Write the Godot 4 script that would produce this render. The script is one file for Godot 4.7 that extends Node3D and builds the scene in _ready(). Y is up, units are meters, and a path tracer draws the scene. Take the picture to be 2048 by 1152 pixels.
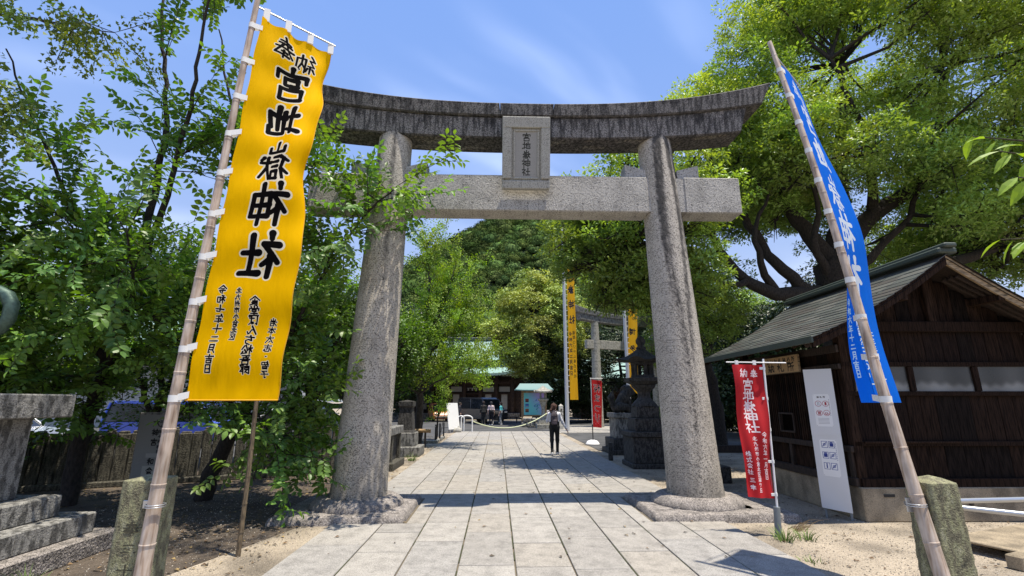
extends Node3D

# ---------------------------------------------------------------- helpers
var rng := RandomNumberGenerator.new()
var mats := {}
var tex := {}
var used := {}
var disks := {}

class MB:
	var v := PackedVector3Array()
	var n := PackedVector3Array()
	var uv := PackedVector2Array()
	var c := PackedColorArray()
	var idx := PackedInt32Array()
	var col := Color.WHITE
	func vert(p: Vector3, nn: Vector3, t := Vector2.ZERO) -> int:
		v.append(p)
		n.append(nn)
		uv.append(t)
		c.append(col)
		return v.size() - 1
	# corners run counter-clockwise seen from outside
	func tri(a: Vector3, b: Vector3, d: Vector3) -> void:
		var nn := (b - a).cross(d - a).normalized()
		var i := vert(a, nn)
		vert(b, nn)
		vert(d, nn)
		idx.append_array([i, i + 2, i + 1])
	func quad(a: Vector3, b: Vector3, d: Vector3, e: Vector3, t0 := Vector2(0, 1), t1 := Vector2(1, 0)) -> void:
		var nn := (d - a).cross(e - b).normalized()
		var i := vert(a, nn, Vector2(t0.x, t0.y))
		vert(b, nn, Vector2(t1.x, t0.y))
		vert(d, nn, Vector2(t1.x, t1.y))
		vert(e, nn, Vector2(t0.x, t1.y))
		idx.append_array([i, i + 2, i + 1, i, i + 3, i + 2])
	func quad_out(a: Vector3, b: Vector3, d: Vector3, e: Vector3, mid: Vector3) -> void:
		if (d - a).cross(e - b).dot((a + b + d + e) / 4.0 - mid) < 0.0:
			quad(a, e, d, b)
		else:
			quad(a, b, d, e)
	func tri_out(a: Vector3, b: Vector3, d: Vector3, mid: Vector3) -> void:
		if (b - a).cross(d - a).dot((a + b + d) / 3.0 - mid) < 0.0:
			tri(a, d, b)
		else:
			tri(a, b, d)
	func box(at: Vector3, size: Vector3, bev := 0.0, bs := Basis.IDENTITY) -> void:
		var h := size / 2.0
		bev = minf(bev, minf(h.x, minf(h.y, h.z)) * 0.9)
		for a in 3:
			var b := (a + 1) % 3
			var d := (a + 2) % 3
			for s in [-1.0, 1.0]:
				var q := []
				for k in [[-1.0, -1.0], [1.0, -1.0], [1.0, 1.0], [-1.0, 1.0]]:
					var p := Vector3.ZERO
					p[a] = s * h[a]
					p[b] = k[0] * (h[b] - bev)
					p[d] = k[1] * (h[d] - bev)
					q.append(at + bs * p)
				quad_out(q[0], q[1], q[2], q[3], at)
				if bev > 0.0:
					for s2 in [-1.0, 1.0]:
						var e := []
						for k in [-1.0, 1.0]:
							var p1 := Vector3.ZERO
							p1[a] = s * h[a]
							p1[b] = s2 * (h[b] - bev)
							p1[d] = k * (h[d] - bev)
							var p2 := p1
							p2[a] = s * (h[a] - bev)
							p2[b] = s2 * h[b]
							e.append(at + bs * p1)
							e.append(at + bs * p2)
						quad_out(e[0], e[1], e[3], e[2], at)
		if bev > 0.0:
			for sx in [-1.0, 1.0]:
				for sy in [-1.0, 1.0]:
					for sz in [-1.0, 1.0]:
						var sg := Vector3(sx, sy, sz)
						var f := (h - Vector3.ONE * bev)
						tri_out(at + bs * (sg * Vector3(h.x, f.y, f.z)), at + bs * (sg * Vector3(f.x, h.y, f.z)), at + bs * (sg * Vector3(f.x, f.y, h.z)), at)
	# rows of points; smooth normals gathered from the faces
	func surf(rows: Array, closed := false, flip := false, uvs := true) -> void:
		var nr := rows.size()
		var nc: int = rows[0].size()
		var base := v.size()
		var acc := PackedVector3Array()
		acc.resize(nr * nc)
		var last := nc if closed else nc - 1
		for i in nr - 1:
			for j in last:
				var j2 := (j + 1) % nc
				var a: Vector3 = rows[i][j]
				var b: Vector3 = rows[i][j2]
				var d: Vector3 = rows[i + 1][j2]
				var e: Vector3 = rows[i + 1][j]
				var nn := (d - a).cross(e - b)
				if flip:
					nn = -nn
				acc[i * nc + j] += nn
				acc[i * nc + j2] += nn
				acc[(i + 1) * nc + j] += nn
				acc[(i + 1) * nc + j2] += nn
		for i in nr:
			for j in nc:
				vert(rows[i][j], acc[i * nc + j].normalized(), Vector2(float(j) / maxf(1, nc - 1), float(i) / maxf(1, nr - 1)) if uvs else Vector2.ZERO)
		for i in nr - 1:
			for j in last:
				var j2 := (j + 1) % nc
				var a := base + i * nc + j
				var b := base + i * nc + j2
				var d := base + (i + 1) * nc + j2
				var e := base + (i + 1) * nc + j
				if flip:
					idx.append_array([a, b, d, a, d, e])
				else:
					idx.append_array([a, d, b, a, e, d])
	func tube(pts: Array, radii: Array, sides := 8, caps := true) -> void:
		var rows := []
		var m := pts.size()
		var up := Vector3.UP
		var side := Vector3.ZERO
		for i in m:
			var t: Vector3 = (pts[mini(i + 1, m - 1)] - pts[maxi(i - 1, 0)]).normalized()
			if side == Vector3.ZERO:
				side = t.cross(Vector3.UP if absf(t.y) < 0.9 else Vector3.RIGHT).normalized()
			side = (side - t * side.dot(t)).normalized()
			up = side.cross(t)
			var r: float = radii[mini(i, radii.size() - 1)]
			var row := []
			for k in sides:
				var a := TAU * k / sides
				row.append(pts[i] + (side * cos(a) + up * sin(a)) * r)
			rows.append(row)
		surf(rows, true, true)
		if caps:
			for e in [0, m - 1]:
				var mid: Vector3 = pts[e]
				var inner: Vector3 = pts[1] if e == 0 else pts[m - 2]
				for k in sides:
					tri_out(mid, rows[e][k], rows[e][(k + 1) % sides], inner)
	# profile of (radius, height) from bottom to top
	func lathe(profile: Array, at := Vector3.ZERO, sides := 20, turn := 0.0, flat := false, bs := Basis.IDENTITY) -> void:
		var rows := []
		for p in profile:
			var row := []
			for k in sides:
				var a := TAU * (k + 0.5) / sides + turn
				row.append(at + bs * Vector3(cos(a) * p.x, p.y, sin(a) * p.x))
			rows.append(row)
		if flat:
			for i in rows.size() - 1:
				for k in sides:
					var k2 := (k + 1) % sides
					quad(rows[i][k], rows[i + 1][k], rows[i + 1][k2], rows[i][k2])
		else:
			surf(rows, true, true)
		var mid := at + bs * Vector3(0, (profile[0].y + profile[-1].y) / 2.0, 0)
		for e in [0, rows.size() - 1]:
			if profile[e].x > 0.001:
				var o: Vector3 = at + bs * Vector3(0, profile[e].y, 0)
				for k in sides:
					tri_out(o, rows[e][k], rows[e][(k + 1) % sides], mid)
	# polygon (x, y) pushed along its own z from z0 to z1
	func prism(poly: PackedVector2Array, z0: float, z1: float, xf := Transform3D.IDENTITY) -> void:
		var t := Geometry2D.triangulate_polygon(poly)
		var mid := xf * Vector3(poly[0].x, poly[0].y, (z0 + z1) / 2.0)
		var fwd := (xf.basis * Vector3(0, 0, 1)) * signf(z1 - z0)
		for z in [z0, z1]:
			for i in range(0, t.size(), 3):
				var a := xf * Vector3(poly[t[i]].x, poly[t[i]].y, z)
				var b := xf * Vector3(poly[t[i + 1]].x, poly[t[i + 1]].y, z)
				var d := xf * Vector3(poly[t[i + 2]].x, poly[t[i + 2]].y, z)
				var nn := (b - a).cross(d - a)
				if (nn.dot(fwd) > 0) == (z == z1):
					tri(a, b, d)
				else:
					tri(a, d, b)
		var cw := Geometry2D.is_polygon_clockwise(poly)
		for i in poly.size():
			var p := poly[i]
			var q := poly[(i + 1) % poly.size()]
			var a := xf * Vector3(p.x, p.y, z0)
			var b := xf * Vector3(q.x, q.y, z0)
			var d := xf * Vector3(q.x, q.y, z1)
			var e := xf * Vector3(p.x, p.y, z1)
			if cw == (z1 > z0):
				quad(a, e, d, b)
			else:
				quad(a, b, d, e)
	func done(with_color := false) -> ArrayMesh:
		var m := ArrayMesh.new()
		if v.is_empty():
			return m
		var arr := []
		arr.resize(Mesh.ARRAY_MAX)
		arr[Mesh.ARRAY_VERTEX] = v
		arr[Mesh.ARRAY_NORMAL] = n
		arr[Mesh.ARRAY_TEX_UV] = uv
		if with_color:
			arr[Mesh.ARRAY_COLOR] = c
		arr[Mesh.ARRAY_INDEX] = idx
		m.add_surface_from_arrays(Mesh.PRIMITIVE_TRIANGLES, arr)
		return m

func numbered(called: String) -> String:
	if not used.has(called):
		used[called] = 0
		return called
	used[called] += 1
	return "%s_%03d" % [called, used[called]]

func tag(o: Node3D, label: String, category := "", group := "", kind := "") -> Node3D:
	if label:
		o.set_meta("label", label)
	if category:
		o.set_meta("category", category)
	if group:
		o.set_meta("group", group)
	if kind:
		o.set_meta("kind", kind)
	return o

func thing(called: String, label: String, category: String, at := Vector3.ZERO, turn := 0.0, group := "") -> Node3D:
	var o := Node3D.new()
	o.name = numbered(called)
	add_child(o, true)
	o.position = at
	o.rotation.y = turn
	tag(o, label, category, group)
	return o

func obj(called: String, mesh: Variant, m: Material, parent: Node3D = null, at := Vector3.ZERO, turn := 0.0) -> MeshInstance3D:
	var o := MeshInstance3D.new()
	var msh: Mesh = mesh.done(m.vertex_color_use_as_albedo) if mesh is MB else mesh
	o.mesh = msh
	o.material_override = m
	if parent == null:
		o.name = numbered(called)
		add_child(o, true)
	else:
		o.name = called if not parent.has_node(called) else called + "_001"
		var k := 1
		while parent.has_node(String(o.name)):
			k += 1
			o.name = "%s_%03d" % [called, k]
		parent.add_child(o, true)
	o.position = at
	o.rotation.y = turn
	return o

func struct(called: String, mesh: Variant, m: Material, label := "") -> MeshInstance3D:
	var o := obj(called, mesh, m)
	tag(o, label, "", "", "structure")
	return o

func dup(root: Node3D, at: Vector3, turn: float, label: String) -> Node3D:
	var r: Node3D = root.duplicate()
	r.name = numbered(String(root.name))
	add_child(r, true)
	r.position = at
	r.rotation.y = turn
	r.set_meta("label", label)
	return r

func mb() -> MB:
	return MB.new()

func rnd(a: float, b: float) -> float:
	return rng.randf_range(a, b)

func rdir() -> Vector3:
	return Vector3(rng.randfn(), rng.randfn(), rng.randfn()).normalized()

# ---------------------------------------------------------------- textures and materials
func noise_tex(key: String, kind: int, freq: float, stops: Array, size := 512, octaves := 3, normal := false, strength := 4.0) -> NoiseTexture2D:
	if tex.has(key):
		return tex[key]
	var f := FastNoiseLite.new()
	f.noise_type = kind
	f.frequency = freq
	f.seed = key.length() * 7 + 3
	f.fractal_type = FastNoiseLite.FRACTAL_FBM if octaves > 1 else FastNoiseLite.FRACTAL_NONE
	f.fractal_octaves = octaves
	var t := NoiseTexture2D.new()
	t.width = size
	t.height = size
	t.seamless = true
	t.seamless_blend_skirt = 0.15
	t.noise = f
	t.normalize = true
	if normal:
		t.as_normal_map = true
		t.bump_strength = strength
	else:
		var g := Gradient.new()
		var off := PackedFloat32Array()
		var cols := PackedColorArray()
		for s in stops:
			off.append(s[0])
			cols.append(s[1] if s[1] is Color else Color(s[1], s[1], s[1]))
		g.offsets = off
		g.colors = cols
		t.color_ramp = g
	tex[key] = t
	return t

func lin(r: float, g: float, b: float, a := 1.0) -> Color:
	var k := Color(r, g, b).linear_to_srgb()
	k.a = a
	return k

func mat(key: String, col := Color.WHITE, rough := 0.8, t: Texture2D = null, scale := Vector3.ONE, metal := 0.0) -> StandardMaterial3D:
	if mats.has(key):
		return mats[key]
	var m := StandardMaterial3D.new()
	m.resource_name = key
	m.albedo_color = col
	m.roughness = rough
	m.metallic = metal
	if t:
		m.albedo_texture = t
		m.uv1_triplanar = true
		m.uv1_world_triplanar = true
		m.uv1_scale = scale
	mats[key] = m
	return m

func detail(m: StandardMaterial3D, t: Texture2D, scale: Vector3) -> StandardMaterial3D:
	m.detail_enabled = true
	m.detail_albedo = t
	m.detail_blend_mode = BaseMaterial3D.BLEND_MODE_MUL
	m.detail_uv_layer = BaseMaterial3D.DETAIL_UV_2
	m.uv2_triplanar = true
	m.uv2_world_triplanar = true
	m.uv2_scale = scale
	return m

func relief(m: StandardMaterial3D, t: Texture2D, cm: float) -> StandardMaterial3D:
	m.heightmap_enabled = true
	m.heightmap_texture = t
	m.heightmap_scale = cm
	return m

func make_materials() -> void:
	var V := FastNoiseLite.TYPE_VALUE
	var S := FastNoiseLite.TYPE_SIMPLEX_SMOOTH
	var speck := noise_tex("speck", V, 0.2, [[0.0, 0.5], [0.3, 0.58], [0.4, 0.86], [0.6, 0.95], [1.0, 1.0]], 512, 3)
	var fine := noise_tex("fine", V, 0.35, [[0.0, 0.55], [0.35, 0.78], [0.6, 0.95], [1.0, 1.0]], 512, 3)
	var pit := noise_tex("pit", V, 0.2, [[0.0, 0.34], [0.36, 0.46], [0.48, 0.8], [0.65, 0.93], [1.0, 1.0]], 512, 4)
	var mild := noise_tex("milder", S, 0.012, [[0.0, 0.8], [0.45, 0.93], [1.0, 1.0]], 512, 5)
	var blotch := noise_tex("blotch", S, 0.012, [[0.0, 0.66], [0.45, 0.9], [0.7, 1.0], [1.0, 1.0]], 512, 5)
	var drip := noise_tex("drips", S, 0.02, [[0.0, 0.5], [0.36, 0.64], [0.52, 0.92], [1.0, 1.0]], 512, 4)
	var rough := noise_tex("rough", V, 0.08, [[0.0, 0.0], [1.0, 1.0]], 512, 5)
	var lichen := noise_tex("lichens", S, 0.03, [[0.0, Color(0.5, 0.49, 0.43)], [0.4, Color(0.72, 0.71, 0.62)], [0.55, Color(0.82, 0.83, 0.68)], [1.0, Color(0.97, 0.97, 0.9)]], 512, 5)
	var grain := noise_tex("grains", S, 0.02, [[0.0, 0.35], [0.4, 0.7], [0.6, 0.9], [1.0, 1.0]], 512, 5)
	relief(detail(mat("granite_pillar", lin(0.66, 0.605, 0.52), 0.9, noise_tex("pillar_pits", V, 0.17, [[0.0, 0.26], [0.28, 0.4], [0.4, 0.84], [0.6, 0.94], [1.0, 1.0]], 512, 4), Vector3.ONE * 1.0), mild, Vector3(0.5, 0.16, 0.5)), rough, 0.35)
	mats["granite_pillar"].vertex_color_use_as_albedo = true
	relief(detail(mat("granite_beam", lin(0.56, 0.53, 0.47), 0.9, speck, Vector3.ONE * 1.0), mild, Vector3(0.35, 0.3, 0.35)), rough, 0.5)
	relief(detail(mat("granite_dark", lin(0.37, 0.345, 0.315), 0.92, pit, Vector3.ONE * 1.0), drip, Vector3(1.1, 0.16, 1.1)), rough, 0.4)
	relief(detail(mat("granite_rough", lin(0.48, 0.43, 0.39), 0.95, pit, Vector3.ONE * 1.3), blotch, Vector3(0.8, 0.8, 0.8)), rough, 1.2)
	mats["granite_dark"].vertex_color_use_as_albedo = true
	mat("granite_plaque", lin(0.46, 0.45, 0.40), 0.9, speck, Vector3.ONE * 1.3)
	for k in 5:
		var tone: Color = [lin(0.43, 0.402, 0.362), lin(0.465, 0.437, 0.395), lin(0.40, 0.376, 0.342), lin(0.44, 0.404, 0.352), lin(0.415, 0.395, 0.366)][k]
		var pm := detail(mat("paver%d" % k, tone, 0.88, fine, Vector3.ONE * 1.0), mild, Vector3.ONE * (0.5 + 0.07 * k))
		pm.uv2_offset = Vector3(k * 0.37, 0, k * 0.21)
	relief(detail(mat("stone_grey", lin(0.36, 0.35, 0.325), 0.9, speck, Vector3.ONE * 1.4), drip, Vector3(1.0, 0.35, 1.0)), rough, 0.5)
	relief(detail(mat("stone_light", lin(0.5, 0.48, 0.41), 0.9, speck, Vector3.ONE * 0.8), blotch, Vector3.ONE * 0.8), rough, 0.4)
	relief(detail(mat("stone_black", lin(0.085, 0.08, 0.075), 0.9, speck, Vector3.ONE * 0.8), drip, Vector3(1.3, 0.5, 1.3)), rough, 0.8)
	relief(detail(mat("stone_lichen", lin(0.47, 0.45, 0.385), 0.95, speck, Vector3.ONE * 2.2), lichen, Vector3(0.8, 0.4, 0.8)), rough, 0.6)
	relief(detail(mat("stone_fence", lin(0.19, 0.175, 0.135), 0.95, pit, Vector3.ONE * 1.6), drip, Vector3(2.0, 0.3, 2.0)), rough, 1.0)
	var sandn := noise_tex("sandy", V, 0.3, [[0.0, 0.6], [0.35, 0.8], [0.6, 0.95], [1.0, 1.0]], 512, 4)
	relief(detail(mat("sand", lin(0.54, 0.455, 0.345), 0.97, sandn, Vector3.ONE * 0.9), noise_tex("sandpatch", S, 0.014, [[0.0, 0.62], [0.5, 0.9], [1.0, 1.0]], 512, 5), Vector3.ONE * 0.11), noise_tex("pebbly", V, 0.12, [[0.0, 0.0], [1.0, 1.0]], 512, 4), 2.2)
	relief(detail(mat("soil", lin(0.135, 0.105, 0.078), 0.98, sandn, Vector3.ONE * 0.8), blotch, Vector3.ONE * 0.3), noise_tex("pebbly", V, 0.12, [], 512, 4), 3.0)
	mat("bedding", lin(0.17, 0.14, 0.095), 1.0, sandn, Vector3.ONE * 2.0)
	detail(mat("asphalt", lin(0.115, 0.115, 0.115), 0.95, noise_tex("tarmac", V, 0.4, [[0.0, 0.6], [0.5, 0.85], [1.0, 1.0]], 512, 3), Vector3.ONE * 1.2), blotch, Vector3.ONE * 0.12)
	# timber of the hut
	for k in 4:
		var wood: Color = [lin(0.022, 0.013, 0.010), lin(0.028, 0.016, 0.011), lin(0.016, 0.011, 0.009), lin(0.042, 0.024, 0.016)][k]
		relief(mat("wood_dark%d" % k, wood, 0.9, grain, Vector3(3.5, 0.28, 3.5)), grain, 0.5)
		mats["wood_dark%d" % k].metallic_specular = 0.22
	mat("wood_brown", lin(0.045, 0.028, 0.02), 0.85, grain, Vector3(3.0, 0.4, 3.0))
	mat("wood_pale", lin(0.42, 0.30, 0.17), 0.8, grain, Vector3(0.5, 3.0, 3.0))
	mat("wood_rail", lin(0.5, 0.33, 0.16), 0.7, grain, Vector3(0.5, 3.0, 3.0))
	detail(mat("plinth_plaster", lin(0.42, 0.34, 0.23), 0.92, fine, Vector3.ONE), blotch, Vector3(0.4, 0.25, 0.4))
	for k in 4:
		var cu: Color = [lin(0.115, 0.124, 0.112), lin(0.09, 0.096, 0.088), lin(0.15, 0.15, 0.134), lin(0.10, 0.092, 0.082)][k]
		mat("copper%d" % k, cu, 0.55, fine, Vector3.ONE * 2.0, 0.25)
	mat("copper_ridge", lin(0.065, 0.085, 0.07), 0.6, fine, Vector3.ONE * 2.0, 0.2)
	mat("verdigris", lin(0.30, 0.46, 0.40), 0.7, noise_tex("patina", S, 0.03, [[0.0, 0.62], [0.5, 0.9], [1.0, 1.0]], 512, 4), Vector3.ONE * 0.25)
	mat("bronze_green", lin(0.09, 0.15, 0.115), 0.55, noise_tex("patina", S, 0.03, [], 512, 4), Vector3.ONE * 1.5, 0.4)
	detail(mat("bamboo", lin(0.66, 0.59, 0.53), 0.55, noise_tex("bamboo_streak", S, 0.02, [[0.0, Color(0.6, 0.5, 0.42)], [0.45, Color(0.9, 0.85, 0.8)], [1.0, Color(1, 1, 1)]], 256, 4), Vector3(6, 0.5, 6)), blotch, Vector3(1.2, 0.5, 1.2))
	mat("bamboo_old", lin(0.23, 0.17, 0.10), 0.7, grain, Vector3(5, 0.7, 5))
	mat("steel", lin(0.52, 0.53, 0.54), 0.35, null, Vector3.ONE, 0.8)
	mat("white_paint", lin(0.78, 0.78, 0.77), 0.4)
	mat("pole_grey", lin(0.5, 0.51, 0.53), 0.45)
	mat("pvc_grey", lin(0.17, 0.19, 0.20), 0.5)
	mat("black_metal", lin(0.02, 0.02, 0.022), 0.4, null, Vector3.ONE, 0.3)
	mat("bark", lin(0.085, 0.068, 0.052), 0.95, grain, Vector3(2.5, 0.6, 2.5))
	relief(mats["bark"], grain, 1.5)
	mat("bark_dark", lin(0.045, 0.036, 0.03), 0.95, grain, Vector3(2.0, 0.8, 2.0))
	relief(mats["bark_dark"], grain, 2.5)
	mat("tab_white", lin(0.72, 0.72, 0.70), 0.85)
	mat("rope", lin(0.62, 0.66, 0.42), 0.85)
	for d in [["leaf_cherry", lin(0.17, 0.30, 0.06), Color(0.95, 1.0, 0.4) * 0.95, 0.42], ["leaf_camphor", lin(0.32, 0.465, 0.11), Color(1.0, 0.97, 0.4) * 0.9, 0.4], ["leaf_bright", lin(0.29, 0.44, 0.055), Color(1.0, 1.0, 0.35) * 1.0, 0.5], ["leaf_ginkgo", lin(0.19, 0.27, 0.055), Color(1.0, 0.97, 0.35), 0.5], ["leaf_dark", lin(0.035, 0.062, 0.018), Color(0.9, 1.0, 0.4) * 0.4, 0.45], ["leaf_gold", lin(0.34, 0.42, 0.10), Color(1.0, 0.95, 0.4) * 0.7, 0.55], ["leaf_hill", lin(0.085, 0.132, 0.045), Color(0.9, 1.0, 0.5) * 0.25, 1.0]]:
		var m := mat(d[0], d[1], d[3])
		m.vertex_color_use_as_albedo = true
		m.backlight_enabled = true
		m.backlight = d[2]
		if d[0] == "leaf_hill":
			m.metallic_specular = 0.1
	var litter := mat("litter", Color.WHITE, 0.9)
	litter.vertex_color_use_as_albedo = true
	var body := mat("figure", Color.WHITE, 0.85)
	body.vertex_color_use_as_albedo = true
	mat("glass_dark", lin(0.02, 0.022, 0.025), 0.08)
	mat("tyre", lin(0.015, 0.015, 0.015), 0.85)
	mat("chrome", lin(0.6, 0.6, 0.62), 0.2, null, Vector3.ONE, 0.9)
	mat("white_plaster", lin(0.55, 0.53, 0.48), 0.9, fine, Vector3.ONE)
	mat("brown_timber", lin(0.075, 0.042, 0.028), 0.8, grain, Vector3(1.5, 0.3, 1.5))

# ---------------------------------------------------------------- brush lettering: strokes on a 16 x 16 grid, one pair of hex digits per point
const GLYPHS := {
	"一": "08f8", "二": "35d5 1cfc", "三": "33d3 48c8 1dfd", "十": "08f8 818f", "七": "09f7 717cdcda", "九": "15b5bdeefa 71761f", "五": "23d3 735e 38b8ae 0efe", "六": "8184 05f5 681f a8ff",
	"日": "414e 41c1ce 48c8 4ece", "月": "414b1f 41c1cf9e 46c6 4aca", "吉": "04f4 8188 38d8 3b3f 3bcbcf 3fcf", "小": "818f6d 541b b4fb", "北": "616f 1666 0d6a 919eeefb 97e4",
	"市": "8183 13f3 363d 36d6ddbd 838f", "区": "11f1 111f 1fff 45cc c44c", "州": "414a1f 818e d1df 1719 5658 a6a8", "倉": "8005 80f5 55b5 464a2f 46c6c9 49c9 5b5f 5bdbdf 5fdf",
	"令": "8006 80f6 56b6 29d9ad 797f", "和": "6122 0575 424f 450b 457a 949d 94e4ed 9ded", "年": "4015 43d3 48d8 484c 0cfc 838f", "奉": "33c3 25d5 08f8 80580d 95fd 5bab 3ded 8a8f",
	"納": "4014541969 494f 2b0e 6b7e 848f 84f4fecd b1b88c b8dc", "宮": "8082 1316 13f3f6 5558 55b5b8 58b8 888a 3a3f 3adadf 3fdf", "地": "1565 414d 0d6b 76f4ea b1bb 838dfdfa",
	"嶽": "8084 4244c4c2 5618 374b3f 4b1d 6696 6898 6a9a 6c6f 6c9c9f 6f9f a8f8 c6c9af cafe e6f7", "神": "3032 0464640a 383f 396b 747c 74f4fc 78f8 7cfc b0bf", "社": "3032 0464640a 383f 396b 87f7 b1be 7efe",
	"食": "8006 80f6 8486 474f7d 47b7bb 49b9 4bbb 7bfe ca9c", "堂": "8083 3143 d1c3 1417 14f4f7 5659 56b6b9 59b9 3cdc 898f 1fff", "ぱ": "212e4c 74e4 b1bb9d7c8abbee e0f1e2d1e0", "ん": "810e5787acceea", "ち": "14e3 714997d9cd6f",
	"松": "0565 313f 350b 357a a178 c2f8 b87dee dbff", "吾": "22d2 7248 35b5a8 18f8 3a3f 3acacf 3fcf", "郎": "4042 131e5c 1373 7378 1575 1878 487c a1af a1e1b7ebbb", "岩": "8085 4245c5c2 07f7 770f 6a6f 6adadf 6fdf",
	"本": "04f4 818f 840b 84fb 5bbb", "太": "05f5 81850f 85ff 6c8e", "志": "04f4 8188 38d8 1b0e 4a4fcfcc 8a9c ebfe", "智": "3014 2262 0666 420a 4669 8287 82e2e7 87e7 3a3f 3acacf 3dcd 3fcf", "子": "32d286 858f5e 08f8", "・": "7898",
	"緑": "4014541969 494f 2b0e 6b7e 91e1e6 94e4 86f6 b6bfae 899b 8eac e9cb cbfe", "ヶ": "5117 44e4 a4a95f", "丘": "c132 323e 37d7 979e 0eee", "株": "0565 313f 350b 3579 9076 84e4 78f8 b0bf b87e b8fe", "式": "04f3 a0a6cefefb d0e2 2878 585d 1e8c",
	"会": "8006 80f6 55b5 29d9 7a3dcc aaee", "幸": "8085 23d3 05f5 5568 b5a8 28d8 1bfb 858f", "札": "0565 313f 350b 3579 919efefb", "所": "0171 131a0f 1373 7378 1878 e183 838a7f 87f7 c7cf", "古": "04f4 8089 3a3f 3acacf 3fcf", "い": "323a4d6a c3e9",
	"お": "1474 414e2d1b67b7dacd8e d4f6", "め": "314a b13d1c0a48c6eadd9f", "福": "3032 0464640a 383f 396b 81f1 9396 93e3e6 96e6 888f 88f8ff 8fff 8bfb b8bf", "岡": "212f 21e1efce 6375 b395 46c6 868d 494dcdc9", "ロ": "333d 33d3dd 3ddd", "ジ": "2143 1648 2e8dd5 a2b3 d1e2",
	"テ": "32c2 06f6 868a3f", "ム": "811cec b9fe", "博": "0565 313f 62f2 7479 74e4e9 79e9 76e6 b0b9 d0e1 6bfb c9cfae 8c9d", "多": "6016 41b11a 4365 9649 75e53f 7799", "桜": "0565 313f 350b 3579 8183 b1b3 f1d3 7afa b58bef e79f", "ま": "24d4 37c7 818c6e3d5bbcee",
	"つ": "15b4e8bd5e", "り": "424b69 c1ca7f", "大": "05f5 81850f 85ff", "〇": "83c5cb8d4b4583", "|": "858b",
}

func disk(r: float, col: Color) -> Image:
	var key := "%.1f%s" % [r, col.to_html()]
	if disks.has(key):
		return disks[key]
	var s := int(ceil(r)) * 2 + 3
	var im := Image.create_empty(s, s, false, Image.FORMAT_RGBA8)
	for y in s:
		for x in s:
			var d := Vector2(x - s / 2, y - s / 2).length()
			var k := col
			k.a = clampf(r - d + 0.5, 0.0, 1.0)
			im.set_pixel(x, y, k)
	disks[key] = im
	return im

func glyph(im: Image, ch: String, at: Vector2, w: float, h: float, r: float, col: Color, taper := 0.35) -> void:
	if not GLYPHS.has(ch):
		return
	for st in (GLYPHS[ch] as String).split(" "):
		var pts := []
		for i in range(0, st.length() - 1, 2):
			pts.append(at + Vector2((st.substr(i, 1).hex_to_int() / 15.0 - 0.5) * w, (st.substr(i + 1, 1).hex_to_int() / 15.0 - 0.5) * h))
		var total := 0.0
		for i in pts.size() - 1:
			total += pts[i].distance_to(pts[i + 1])
		var gone := 0.0
		for i in pts.size() - 1:
			var seg: float = pts[i].distance_to(pts[i + 1])
			var steps := maxi(2, int(seg / maxf(0.5, r * 0.3)))
			for k in steps + 1:
				var p: Vector2 = pts[i].lerp(pts[i + 1], float(k) / steps)
				var t := (gone + seg * k / steps) / maxf(total, 1.0)
				var rr := snappedf(r * (1.0 + taper * (0.45 - t) + taper * 0.5 * absf(t - 0.5)), 0.1 if r < 4.0 else 0.25)
				var dk := disk(maxf(rr, 0.5), col)
				im.blend_rect(dk, Rect2i(0, 0, dk.get_width(), dk.get_height()), Vector2i(roundi(p.x) - dk.get_width() / 2, roundi(p.y) - dk.get_height() / 2))
			gone += seg

func column(im: Image, text: String, x: float, y: float, step: float, size: float, r: float, col: Color, edge := Color(0, 0, 0, 0), edge_r := 0.0, squeeze := 1.0) -> void:
	for pass_no in 2:
		if pass_no == 0 and edge.a == 0.0:
			continue
		for i in text.length():
			glyph(im, text[i], Vector2(x, y + step * i), size * squeeze, size, r + (edge_r if pass_no == 0 else 0.0), edge if pass_no == 0 else col)

func img(w: int, h: int, col: Color) -> Image:
	var im := Image.create_empty(w, h, false, Image.FORMAT_RGBA8)
	im.fill(col)
	return im

func image_mat(key: String, im: Image, rough := 0.8, back := Color(0, 0, 0)) -> StandardMaterial3D:
	var m := mat(key, Color.WHITE, rough)
	m.albedo_texture = ImageTexture.create_from_image(im)
	m.texture_repeat = false
	if back != Color(0, 0, 0):
		m.backlight_enabled = true
		m.backlight = back
	return m

# ---------------------------------------------------------------- the scene
const SUN := Vector3(0.19, 1.0, 0.13)

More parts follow.
